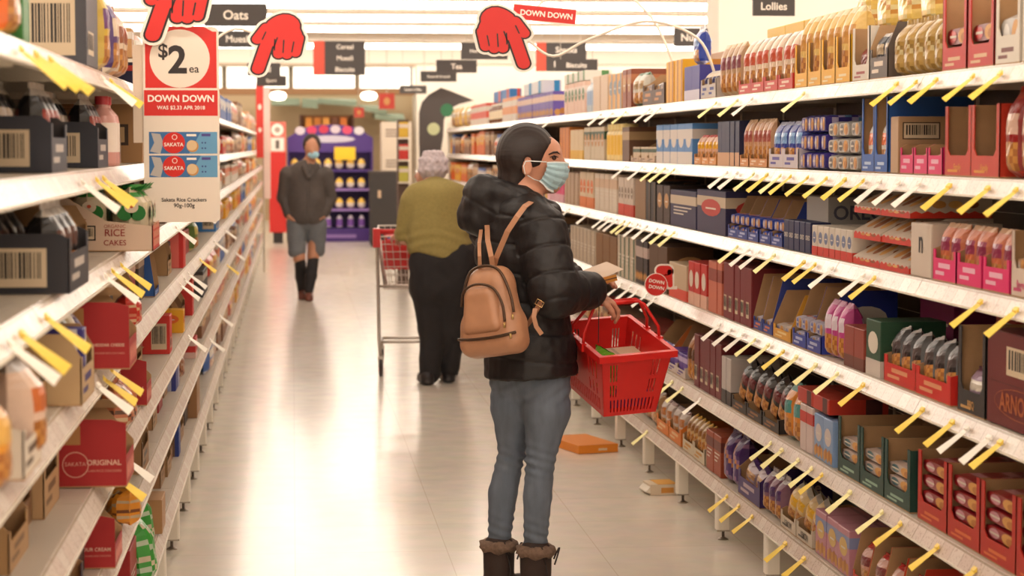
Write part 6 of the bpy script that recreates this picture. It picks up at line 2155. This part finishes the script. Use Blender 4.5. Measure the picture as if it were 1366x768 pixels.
arc([(-.088, .058, .02), (-.068, .074, .066), (-.014, .083, .084), (.045, .076, .066), (.072, .066, .01), (.078, .066, -.05)], .0045, ZIP)
q.build('pocket_zip', bag)
q = MB()
arc([(-.085, .044, .07), (-.055, .043, .135), (0, .043, .150), (.055, .043, .128), (.094, .05, .05), (.107, .052, -.02)], .005, ZIP)
q.build('main_zip', bag)
q = MB()
arc([(-.108, .055, -.088), (-.055, .066, -.096), (.0, .067, -.098), (.06, .066, -.096), (.112, .055, -.088)], .005, ZIP)
q.build('lower_zip', bag)
q = MB()
for p in ((.104, .056, -.028), (.078, .069, -.055), (.095, .062, -.092)):
    a = Vector(rel(bl(*p), bc)); q.tube([a, a + Vector((0, -.003, -.016))], .004, M((200, 170, 110), .3, metal=.8), 6)
q.build('zip_pull', bag)
bs = Vector(bc)
q = MB()
sv = lambda px, py, dy: Vector(wp(px, py, dy)) - bs
q.ribbon([sv(652, 356, -.16), sv(655, 340, -.19), sv(668, 305, -.232), sv(680, 286, -.24), sv(691, 273, -.215), sv(702, 268, -.15), sv(712, 276, -.04)], [(.9, 0, -.45)] * 4 + [(.85, -.2, -.4), (.75, -.5, -.2), (.7, -.65, 0)], .018, .004, LEA)
q.build('shoulder_strap', bag)
q = MB(); q.ribbon([sv(634, 356, -.19), sv(633, 338, -.2), sv(634, 322, -.16), sv(640, 306, -.05)], (1, -.3, 0), .012, .004, LEA); q.build('grab_strap', bag)
q = MB(); q.ribbon([sv(652, 358, -.19), sv(648, 338, -.205), sv(645, 318, -.16), sv(648, 300, -.05)], (1, -.3, 0), .017, .004, LEA); q.build('far_strap', bag)
q = MB()
q.ribbon([sv(691, 432, -.2), sv(699, 418, -.24), sv(706, 404, -.245), sv(713, 391, -.25), sv(719, 378, -.24)], (.9, -.2, .4), .017, .004, LEAD)
q.ribbon([sv(703, 404, -.252), sv(701, 415, -.258), sv(704, 427, -.262), sv(711, 437, -.265)], (.95, -.2, .1), .015, .003, LEA)
q.build('buckled_strap', bag)
q = MB()
c0 = sv(708.5, 397, -.258)
u_, v_ = Vector((.85, -.1, -.5)).normalized(), Vector((.5, 0, .86)).normalized()
q.tube([c0 + u_ * .013 + v_ * .009, c0 - u_ * .013 + v_ * .009, c0 - u_ * .013 - v_ * .009, c0 + u_ * .013 - v_ * .009], .0022, M((206, 170, 120), .25, metal=.9), 6, closed=True)
q.build('buckle', bag)

# ------------------------------------------------------------------ red shopping basket
BRED = M((216, 34, 30), .35, noise=.04, scale=20)
RIMW = M((232, 96, 84), .35)


def slotted(q, p00, p10, p11, p01, slots, th, mat, nrm):
    """wall panel p00-p10 (bottom) to p01-p11 (top) with rectangular holes (u0,v0,u1,v1)"""
    us = sorted({0, 1} | {s[0] for s in slots} | {s[2] for s in slots})
    vs2 = sorted({0, 1} | {s[1] for s in slots} | {s[3] for s in slots})
    p00, p10, p11, p01, nrm = map(Vector, (p00, p10, p11, p01, nrm))
    f = lambda u, v: (p00 * (1 - u) + p10 * u) * (1 - v) + (p01 * (1 - u) + p11 * u) * v
    solidc = {}
    for i in range(len(us) - 1):
        for j in range(len(vs2) - 1):
            cu, cv = (us[i] + us[i + 1]) / 2, (vs2[j] + vs2[j + 1]) / 2
            solidc[i, j] = not any(s[0] < cu < s[2] and s[1] < cv < s[3] for s in slots)
    for (i, j), ok in solidc.items():
        if not ok:
            continue
        a, b, c_, d2_ = f(us[i], vs2[j]), f(us[i + 1], vs2[j]), f(us[i + 1], vs2[j + 1]), f(us[i], vs2[j + 1])
        n_ = nrm * th
        q.add([a, b, c_, d2_], [(0, 1, 2, 3)], mat)
        q.add([a + n_, b + n_, c_ + n_, d2_ + n_], [(3, 2, 1, 0)], mat)
        for (di, dj), (s, e2) in {(-1, 0): (d2_, a), (1, 0): (b, c_), (0, -1): (a, b), (0, 1): (c_, d2_)}.items():
            if not solidc.get((i + di, j + dj), False):
                q.add([s, e2, e2 + n_, s + n_], [(0, 1, 2, 3)], mat)


kb = empty('shopping_basket', (0, 0, 0), 0, 'red plastic shopping basket with slotted sides hanging from the hand of the woman', 'basket')
bwid, blen, bhh = .262, .39, .23      # rim width (across), length (along), height
bb, bl2 = .195, .31
W2, L2_ = bwid / 2, blen / 2
B2, M2 = bb / 2, bl2 / 2
q = MB()
T_ = .003
grp = lambda u0, n_, v0, v1, st=.028, wd=.013: [(u0 + k * st * 1.6, v0, u0 + k * st * 1.6 + wd * 1.6, v1) for k in range(n_)]
front_slots = grp(.12, 3, .56, .84) + grp(.12, 3, .30, .50) + grp(.74, 3, .62, .88) + grp(.74, 3, .34, .56) + [(.12 + .062 * k, .05, .145 + .062 * k, .25) for k in range(13)]
side_slots = [(.08 + .09 * k, .55, .11 + .09 * k, .85) for k in range(3)] + [(.65 + .09 * k, .55, .68 + .09 * k, .85) for k in range(3)] + [(.06 + .055 * k, .06, .085 + .055 * k, .26) for k in range(16)] + [(.08 + .09 * k, .3, .11 + .09 * k, .48) for k in range(3)] + [(.65 + .09 * k, .3, .68 + .09 * k, .48) for k in range(3)]
c4 = [(-B2, -M2, 0), (B2, -M2, 0), (B2, M2, 0), (-B2, M2, 0)]
r4 = [(-W2, -L2_, bhh), (W2, -L2_, bhh), (W2, L2_, bhh), (-W2, L2_, bhh)]
for k, (sl, nr) in enumerate(((front_slots, (0, 1, 0)), (side_slots, (-1, 0, 0)), (front_slots, (0, -1, 0)), (side_slots, (1, 0, 0)))):
    a, b = k, (k + 1) % 4
    slotted(q, c4[a], c4[b], r4[b], r4[a], sl, T_, BRED, nr)
q.box(-B2, B2, -M2, M2, -.003, 0, BRED)
q.build('basket_body', kb)
q = MB()
rim = [(-W2, -L2_), (W2, -L2_), (W2, L2_), (-W2, L2_)]
for k in range(4):
    a, b = Vector(rim[k]), Vector(rim[(k + 1) % 4])
    n_ = Vector(((b - a).y, -(b - a).x)).normalized()
    for (w0, w1, z0, z1, mt) in ((-.004, .014, bhh - .004, bhh + .003, BRED), (.010, .014, bhh - .02, bhh - .004, BRED)):
        a0, b0 = a + n_ * w0, b + n_ * w0
        e = (b - a).normalized() * .013
        a1, b1 = a + n_ * w1 - e, b + n_ * w1 + e
        q.hexa([(a1.x, a1.y, z0), (b1.x, b1.y, z0), (b0.x, b0.y, z0), (a0.x, a0.y, z0), (a1.x, a1.y, z1), (b1.x, b1.y, z1), (b0.x, b0.y, z1), (a0.x, a0.y, z1)], mt)
q.build('basket_rim', kb)
HTOP = bhh + .125
for s in (-1, 1):
    q = MB()
    yb_ = s * .055
    pts = [(-W2 - .012, yb_, bhh - .01), (-W2 - .008, yb_ * .9, bhh + .04), (-W2 * .72, yb_ * .35, HTOP - .01), (-W2 * .58, yb_ * .2, HTOP), (W2 * .58, yb_ * .2, HTOP), (W2 * .72, yb_ * .35, HTOP - .01), (W2 + .008, yb_ * .9, bhh + .04), (W2 + .012, yb_, bhh - .01)]
    q.tube(pts, .0058, BRED, 8)
    q.tube([(-W2 * .45, yb_ * .2, HTOP), (W2 * .45, yb_ * .2, HTOP)], .0075, BRED, 8)
    for sx in (-1, 1):
        q.box(sx * (W2 + .012) - .009, sx * (W2 + .012) + .009, yb_ - .012, yb_ + .012, bhh - .022, bhh + .006, BRED)
    q.build('handle', kb)
# hang: handle top under the curled fingers, tipped toward the viewer and turned
top_w = Vector(wp(828, 401, -.035))
kb.rotation_mode = 'XYZ'
kb.rotation_euler = (math.radians(13), math.radians(-3), math.radians(14))
bpy.context.view_layer.update()
Rm = kb.rotation_euler.to_matrix()
kb.location = top_w - Rm @ Vector((.02, 0, HTOP))
bpy.context.view_layer.update()
MB_ = kb.matrix_world.copy()
# groceries in the basket (things of their own)
def in_basket(o, x, y, z, rz=0, rx=0, ry=0):
    o.matrix_world = MB_ @ Matrix.Translation((x, y, z)) @ Matrix.Rotation(rz, 4, 'Z') @ Matrix.Rotation(rx, 4, 'X') @ Matrix.Rotation(ry, 4, 'Y')


q = carton(.17, .2, .09, (222, 190, 160), (232, 206, 176), TAN, 'b')
o = q.build('food_packet'); in_basket(o, -.07, .02, .06); tag(o, 'wide cream packet lying on top inside the red basket', 'packet')
q = pouch(.12, .06, .15, (120, 180, 60), (90, 160, 50), (206, 214, 140), 'x')
o = q.build('green_bag'); in_basket(o, -.105, -.10, .07, .2); tag(o, 'lime green bag at the sleeve side of the red basket', 'bag')
q = carton(.2, .15, .055, (86, 60, 120), (196, 60, 60), WHITE, 'b')
o = q.build('food_packet'); in_basket(o, -.06, .0, .003); tag(o, 'violet packet at the bottom seen through the basket slots', 'packet')
# leaflet and wallet in her hands
q = MB()
A = [wp(770, 366, .06), wp(784, 376, -.06), wp(826, 357, -.10), wp(812, 350, .05)]
A = [Vector(a) for a in A]
q.add(A + [a + Vector((0, 0, .0008)) for a in A], [(0, 1, 2, 3), (7, 6, 5, 4), (0, 4, 5, 1), (1, 5, 6, 2), (2, 6, 7, 3), (3, 7, 4, 0)], M((206, 182, 160), .6))
tag(q.build('folded_leaflet'), 'pale folded leaflet in the hand of the woman', 'leaflet')
q = MB()
c0 = Vector(wp(795, 373, -.075))
fr = Matrix.Rotation(-.35, 4, 'Y')
q.box(-.055, .055, -.03, .03, -.011, .011, M((190, 126, 52), .4)); q.box(-.055, .055, -.031, .031, -.002, .002, M((90, 54, 34), .5))
o = q.build('purse'); o.matrix_world = Matrix.Translation(c0) @ Matrix.Rotation(-.22, 4, 'Y') @ Matrix.Rotation(.3, 4, 'Z')
tag(o, 'small amber purse held between the hands under the leaflet', 'purse')

# ------------------------------------------------------------------ old lady with the trolley
OY = 14.35


def gp(px, py, Y, dy=0.0):
    p = at(px, py, Y)
    return V(p.x, p.y + dy, p.z)


OFF = V(at(590, 500, OY).x, OY, 0)
lady = empty('person', tuple(OFF), 0, 'grey haired older woman in olive cardigan and black trousers pushing a trolley', 'person')
g_ = lambda px, py, dy=0.0: gp(px, py, OY, dy)
hd2 = g_(577, 224, .14)
bodyp = [('e', hd2, (.078, .092, .10)), (('c', g_(571, 232, .17), g_(566, 238, .20), .05, .045), .03), (('c', g_(580, 238, .1), g_(582, 256, .04), .055, .065), .03), (('c', g_(560, 232, .24), g_(557.5, 236, .25), .010, .012), .01),
         (('e', g_(567, 227, .12), (.008, .02, .03)), .004), (('c', g_(582, 275, .05), g_(588, 350, -.0), .16, .17, ((0, 1, 0), .7)), .05),
         (('c', g_(550, 268, .05), g_(541, 318, .06), .06, .045), .03), (('c', g_(541, 318, .06), g_(534, 317, .30), .04, .028), .02), (('c', g_(617, 268, .05), g_(621, 315, .1), .06, .045), .03), (('c', g_(621, 315, .1), g_(606, 316, .34), .04, .028), .02),
         (('c', g_(570, 360), g_(577, 440, .02), .09, .06), .03), (('c', g_(577, 440, .02), g_(572, 497, 0), .055, .04), .03), (('c', g_(605, 360), g_(602, 440, .05), .09, .06), .03), (('c', g_(602, 440, .05), g_(600, 493, .08), .055, .04), .03)]
bodyp += hand_prims(g_(534, 317, .30), (.1, .8, -.15), (0, -.2, -1), 1, .7, .95) + hand_prims(g_(606, 316, .34), (-.1, .8, -.15), (0, -.2, -1), -1, .7, .95)
solid(loc(bodyp), .007, name='body', mat=SKIN2, parent=lady, k=.04, smooth_n=1)
GH = M((196, 182, 186), .8, noise=.25, scale=40, bump=.8)
hp = [('e', hd2 + V(.012, -.02, .008), (.098, .100, .112))] + [(('e', hd2 + V(.012 + .085 * math.cos(a) * math.cos(b), -.02 + .09 * math.sin(a) * math.cos(b), .012 + .098 * math.sin(b)), (.026, .026, .026)), .008)
      for a in [k * .7 for k in range(9)] for b in (-.25, .35, .95)]
solid(loc(hp), .007, name='curly_hair', mat=GH, parent=lady, k=.02, cuts=loc([(('c', g_(560, 237, .30), g_(572, 240, .2), .10, .05), .01)]), disp=lambda v: .005 * wob(v, 160, 1), smooth_n=1)
q = MB()
GL = M((210, 200, 196), .2, metal=.6)
c0 = Vector(g_(558, 230, .235)) - Vector(OFF)
q.tube([c0 + Vector((0.006, -.1, .004)), c0 + Vector((-.004, .0, .006)), c0 + Vector((-.004, .035, .004))], .003, GL, 5)
q.tube([c0 + Vector((-.004 + .002 * math.cos(a), .035 + .03 * math.cos(a), -.008 + .022 * math.sin(a))) for a in [k * .63 for k in range(10)]], .003, GL, 5, closed=True)
q.build('glasses', lady)
OLV = M((150, 134, 78), .9, noise=.12, scale=60, bump=.3)
cg = [(('c', g_(556, 262, .04), g_(610, 262, .04), .085, .085, ((0, 1, 0), .95)), .05), (('c', g_(582, 275, .02), g_(584, 320, 0), .19, .20, ((0, 1, 0), .72)), .06), (('c', g_(584, 320, 0), g_(590, 338, -.01), .205, .215, ((0, 1, 0), .74)), .04),
      (('c', g_(549, 270, .03), g_(541, 312, .06), .078, .062), .03), (('c', g_(541, 312, .06), g_(537, 314, .24), .058, .045), .02), (('c', g_(614, 268, .04), g_(622, 312, .1), .08, .062), .03), (('c', g_(622, 312, .1), g_(609, 314, .28), .058, .045), .02), (('c', g_(580, 250, .06), g_(582, 260, .04), .07, .085), .03)]


def card_d(v):
    g = v + OFF
    return .006 * wob(g, 26, 2) + .004 * np.sin(g[:, 2] * 90 + 3 * np.sin(g[:, 0] * 12)) * np.exp(-((g[:, 2] - .98) / .08) ** 2)


solid(loc(cg), .008, name='cardigan', mat=OLV, parent=lady, k=.05, disp=card_d, plane_cuts=[(g_(590, 353) - OFF, (-.35, -.3, -1))], smooth_n=2)
BT = M((34, 30, 32), .8, noise=.15, scale=30)
tr = [(('c', g_(581, 352, -.01), g_(602, 348, -.01), .180, .19, ((0, 1, 0), .85)), .04), (('c', g_(576, 378, -.02), g_(601, 378, -.02), .145, .145, ((0, 1, 0), .95)), .05), (('c', g_(572, 385), g_(577, 440, .03), .125, .095), .04), (('c', g_(577, 440, .03), g_(573, 497, 0), .09, .072), .03),
      (('c', g_(604, 385), g_(604, 440, .05), .125, .092), .04), (('c', g_(604, 440, .05), g_(601, 492, .1), .088, .07), .03)]
solid(loc(tr), .008, name='trousers', mat=BT, parent=lady, k=.04, disp=lambda v: .006 * wob(v, 30, 3) + .003 * wob(v, 70, 1), smooth_n=2)
SHB = M((34, 28, 30), .5)
for a, dy, dz in ((g_(570, 512, -.02), 0, 0), (g_(600, 505, .12), 0, 0)):
    x, y = a[0], a[1]
    sp = [(('c', (x, y - .02, .055), (x - .02, y + .15, .04), .048, .042), .03), (('c', (x, y - .03, .02), (x - .02, y + .16, .02), .045, .042, ((0, 0, 1), .5)), .01)]
    solid(loc(sp), .008, name='shoe', mat=SHB, parent=lady, plane_cuts=[((0, 0, .001), (0, 0, -1))], k=.02, smooth_n=1)

# trolley
CHR = M((196, 186, 176), .3, metal=.7)
TRX = at(560, 480, 15.1).x - .02
tro = empty('shopping_trolley', (TRX, 15.15, 0), 0, 'wire shopping trolley with a red handle pushed by the woman in olive', 'trolley')
hw = .285
q = MB()
for s in (-1, 1):
    q.tube([(s * hw, -.28, 1.0), (s * hw, -.20, .93), (s * (hw - .01), -.12, .62), (s * (hw - .01), -.26, .24), (s * (hw - .02), -.26, .13)], .012, CHR, 8)
    q.tube([(s * (hw - .02), -.26, .22), (s * (hw - .06), .50, .20), (s * (hw - .06), .52, .12)], .012, CHR, 8)
q.tube([(-hw + .02, -.26, .24), (hw - .02, -.26, .24)], .010, CHR, 8)
q.tube([(-hw + .06, .5, .2), (hw - .06, .5, .2)], .010, CHR, 8)
q.tube([(-hw + .01, -.12, .62), (hw - .01, -.12, .62)], .010, CHR, 8)
q.build('frame', tro)
q = MB()
zb0, zt0 = .60, .97
def tp(u, v, z):
    k = (z - zb0) / (zt0 - zb0)
    w_ = hw - .05 + .05 * k - (.04 + .01 * (1 - k)) * v
    y0, y1 = -.16 - .02 * k, .42 + .14 * k
    return (u * w_, y0 + (y1 - y0) * v, z + .05 * v * k)
WR = .0028
for k in range(8):
    z = zb0 + (zt0 - zb0) * k / 7
    q.tube([tp(-1, 0, z), tp(1, 0, z), tp(1, 1, z), tp(-1, 1, z)], WR if k < 7 else .006, CHR, 5, closed=True)
for k in range(17):
    v = k / 16
    q.tube([tp(-1, v, zt0), tp(-1, v, zb0), tp(1, v, zb0), tp(1, v, zt0)], WR, CHR, 4)
for k in range(12):
    u = -1 + 2 * k / 11
    q.tube([tp(u, 0, zt0), tp(u, 0, zb0), tp(u, 1, zb0), tp(u, 1, zt0)], WR, CHR, 4)
q.build('wire_basket', tro)
RP = M((206, 44, 44), .4)
q = MB(); q.tube([(-hw - .015, -.29, 1.01), (hw + .015, -.29, 1.01)], .018, RP, 10); q.box(-hw - .03, -hw + .02, -.31, -.2, .9, 1.03, RP); q.box(hw - .02, hw + .03, -.31, -.2, .9, 1.03, RP); q.build('handle', tro)
q = MB()
q.prism([(-.11, 0), (.11, 0), (.13, .2), (-.13, .2)], (-.12, -.09, .74), (1, 0, 0), (0, .1, 1), (0, 1, 0), .01, RP)
for k in range(5):
    q.box(-.22 + k * .045, -.20 + k * .045, -.1, .08, .735, .745, RP)
q.build('child_seat', tro)
for sx, y in ((-1, -.26), (1, -.26), (-1, .52), (1, .52)):
    q = MB()
    x = sx * (hw - (.02 if y < 0 else .06))
    q.hexa([(x - .016, y - .01, .07), (x + .016, y - .01, .07), (x + .016, y + .035, .06), (x - .016, y + .035, .06), (x - .02, y - .015, .145), (x + .02, y - .015, .145), (x + .02, y + .02, .145), (x - .02, y + .02, .145)], CHR)
    f = q.build('castor', tro)
    q = MB()
    pr = [(.058, -.012), (.064, -.008), (.064, .008), (.058, .012)]
    n_ = 18
    vs_ = [(x + w_, y + .02 + r * math.cos(6.2832 * k / n_), .065 + r * math.sin(6.2832 * k / n_)) for r, w_ in pr for k in range(n_)]
    q.add(vs_, [(i * n_ + k, i * n_ + (k + 1) % n_, (i + 1) * n_ + (k + 1) % n_, (i + 1) * n_ + k) for i in range(3) for k in range(n_)] + [tuple(reversed(range(n_))), tuple(3 * n_ + k for k in range(n_))], M((60, 52, 50), .6), True)
    vs_ = [(x + w_, y + .02 + .035 * math.cos(6.2832 * k / n_), .065 + .035 * math.sin(6.2832 * k / n_)) for w_ in (-.0135, .0135) for k in range(n_)]
    q.add(vs_, [(k, (k + 1) % n_, n_ + (k + 1) % n_, n_ + k) for k in range(n_)] + [tuple(reversed(range(n_))), tuple(n_ + k for k in range(n_))], M((180, 60, 56), .5))
    q.build('wheel', f)
    q = MB(); q.tube([(x - .02, y + .02, .065), (x + .02, y + .02, .065)], .006, CHR, 8); q.build('axle', f)
q = pouch(.2, .1, .2, (210, 50, 54), (200, 40, 48), (60, 70, 150), 'x')
o = q.build('red_bag', None, (TRX - .13, 15.15 - .24, .965)); o.rotation_euler = (0, 0, 1.4); tag(o, 'red and blue bag hanging over the trolley handle', 'bag')
o.location = (TRX - .14, 15.15 - .06, .78); 
q = carton(.2, .24, .16, (200, 60, 56), (230, 200, 190), WHITE, 'b')
o = q.build('food_carton', None, (TRX - .02, 15.15 + .10, .635)); tag(o, 'red carton lying in the wire trolley', 'box')

# ------------------------------------------------------------------ man walking up the aisle
MY = 22.5
OFF = V(at(407, 390, MY).x, MY, 0)
man = empty('person', tuple(OFF), 0, 'man in dark grey jacket, shorts and long black socks walking with a face mask', 'person')
m_ = lambda px, py, dy=0.0: gp(px, py, MY, dy)
hd3 = m_(416, 194, -.02)
bp = [('e', hd3, (.082, .097, .112)), (('c', m_(416.5, 201, -.06), m_(417, 209, -.06), .05, .042), .03), (('c', m_(416, 198, -.115), m_(416, 203, -.125), .010, .014), .01), (('c', m_(415, 208, 0), m_(411, 222, .02), .055, .06), .03), (('e', m_(406.5, 197, 0), (.008, .02, .03)), .004), (('e', m_(426, 197, 0), (.008, .02, .03)), .004),
      (('c', m_(409, 235, .02), m_(409, 290, .02), .17, .15, ((0, 1, 0), .6)), .05), (('c', m_(381, 232, .02), m_(377, 265, .05), .06, .045), .03), (('c', m_(377, 265, .05), m_(386, 288, -.03), .042, .03), .02), (('c', m_(436, 232, .02), m_(441, 265, .05), .06, .045), .03), (('c', m_(441, 265, .05), m_(431, 288, -.03), .042, .03), .02),
      (('c', m_(397, 305, 0), m_(399, 343, -.08), .085, .06), .03), (('c', m_(399, 343, -.08), m_(403, 388, .08), .055, .04), .03), (('c', m_(421, 305, 0), m_(418, 340, -.02), .085, .06), .03), (('c', m_(418, 340, -.02), m_(412, 388, -.16), .055, .04), .03)]
bp += hand_prims(m_(386, 288, -.03), (.35, -.2, -.9), (.8, .2, .3), 1, .5, 1.0) + hand_prims(m_(431, 288, -.03), (-.35, -.2, -.9), (-.8, .2, .3), -1, .5, 1.0)
solid(loc(bp), .009, name='body', mat=M((196, 140, 110), .5), parent=man, k=.04, smooth_n=1)
solid(loc([('e', hd3 + V(0, .015, .014), (.094, .103, .112))]), .008, name='hair', mat=M((46, 34, 30), .7, bump=.5, scale=80), parent=man,
      cuts=loc([(('e', m_(416, 206, -.13), (.082, .12, .125)), .008), (('c', m_(416, 217, -.2), m_(416, 217, .2), .10, .10), .01)]), disp=lambda v: .003 * wob(v, 150, 1), smooth_n=1)
solid(loc([('e', m_(417.5, 206, -.065), (.062, .060, .052))]), .007, name='face_mask', mat=M((160, 206, 222), .7), parent=man, cuts=loc([(('e', m_(416.5, 204, -.02), (.066, .09, .1)), .004)]), disp=lambda v: .002 * np.sin(v[:, 2] * 260), smooth_n=1)
JG = M((84, 76, 72), .75, noise=.12, scale=30)
jp = [(('c', m_(387, 234, .02), m_(431, 234, .02), .075, .075), .05), (('c', m_(408, 235, .01), m_(409, 268, .0), .175, .19, ((0, 1, 0), .66)), .05), (('c', m_(409, 268, 0), m_(409, 288, 0), .19, .195, ((0, 1, 0), .66)), .03),
      (('c', m_(383, 232, .03), m_(378, 264, .06), .082, .072), .015), (('c', m_(379, 264, .06), m_(385, 284, 0), .070, .060), .012), (('c', m_(434, 232, .03), m_(440, 264, .06), .082, .072), .015), (('c', m_(440, 264, .06), m_(432, 284, 0), .070, .060), .012), (('c', m_(413, 217, .02), m_(411, 226, .02), .070, .09), .03)]


def mj(v):
    g = v + OFF
    cx = m_(411, 250)[0]
    return .007 * wob(g, 28, 2) - .010 * np.exp(-((g[:, 0] - cx) / .010) ** 2) * (g[:, 1] < MY)


solid(loc(jp), .009, name='zipped_jacket', mat=JG, parent=man, k=.05, disp=mj, cuts=loc([(('c', m_(416, 205, -.13), m_(412, 222, -.13), .045, .02), .01)]), plane_cuts=[(m_(408, 299) - OFF, (0, 0, -1))], smooth_n=2)
solid(loc([(('c', m_(405, 222, -.115), m_(411, 236, -.135), .028, .018), .02), (('c', m_(424, 220, -.115), m_(414, 236, -.135), .024, .016), .02)]), .007, name='collar', mat=JG, parent=man, smooth_n=1)
SH_ = M((112, 116, 120), .85, noise=.1, scale=30)
solid(loc([(('c', m_(402, 292), m_(416, 292), .14, .14, ((0, 1, 0), .75)), .03), (('c', m_(396, 300, 0), m_(396, 334, -.07), .112, .092, ((0, 1, 0), .85)), .008), (('c', m_(422, 300, 0), m_(422, 333, -.0), .112, .092, ((0, 1, 0), .85)), .008)]), .008, name='shorts', mat=SH_, parent=man, k=.03,
      plane_cuts=[(m_(408, 342) - OFF, (0, 0, -1))], disp=lambda v: .004 * wob(v, 40, 1), smooth_n=1)
for a, b, nm in ((m_(400, 346, -.08), m_(403, 388, .08), 0), (m_(418, 344, -.03), m_(412, 386, -.16), 1)):
    solid(loc([(('c', a, V(*a) * .45 + V(*b) * .55, .058, .062), .02), (('c', V(*a) * .45 + V(*b) * .55, b, .060, .046), .02)]), .008, name='sock', mat=M((36, 32, 34), .8), parent=man, plane_cuts=[(a - OFF, (0, .2, 1))], smooth_n=1)
for a, bk in ((m_(403, 392, .08), .02), (m_(412, 392, -.16), 0)):
    x, y = a[0], a[1]
    solid(loc([(('c', (x, y + .03, .05 + bk), (x, y - .13, .035), .045, .040), .03), (('c', (x, y + .03, .022), (x, y - .14, .02), .044, .042, ((0, 0, 1), .5)), .01)]), .008, name='shoe', mat=M((110, 56, 40), .6), parent=man, plane_cuts=[((0, 0, .001), (0, 0, -1))], k=.02, smooth_n=1)
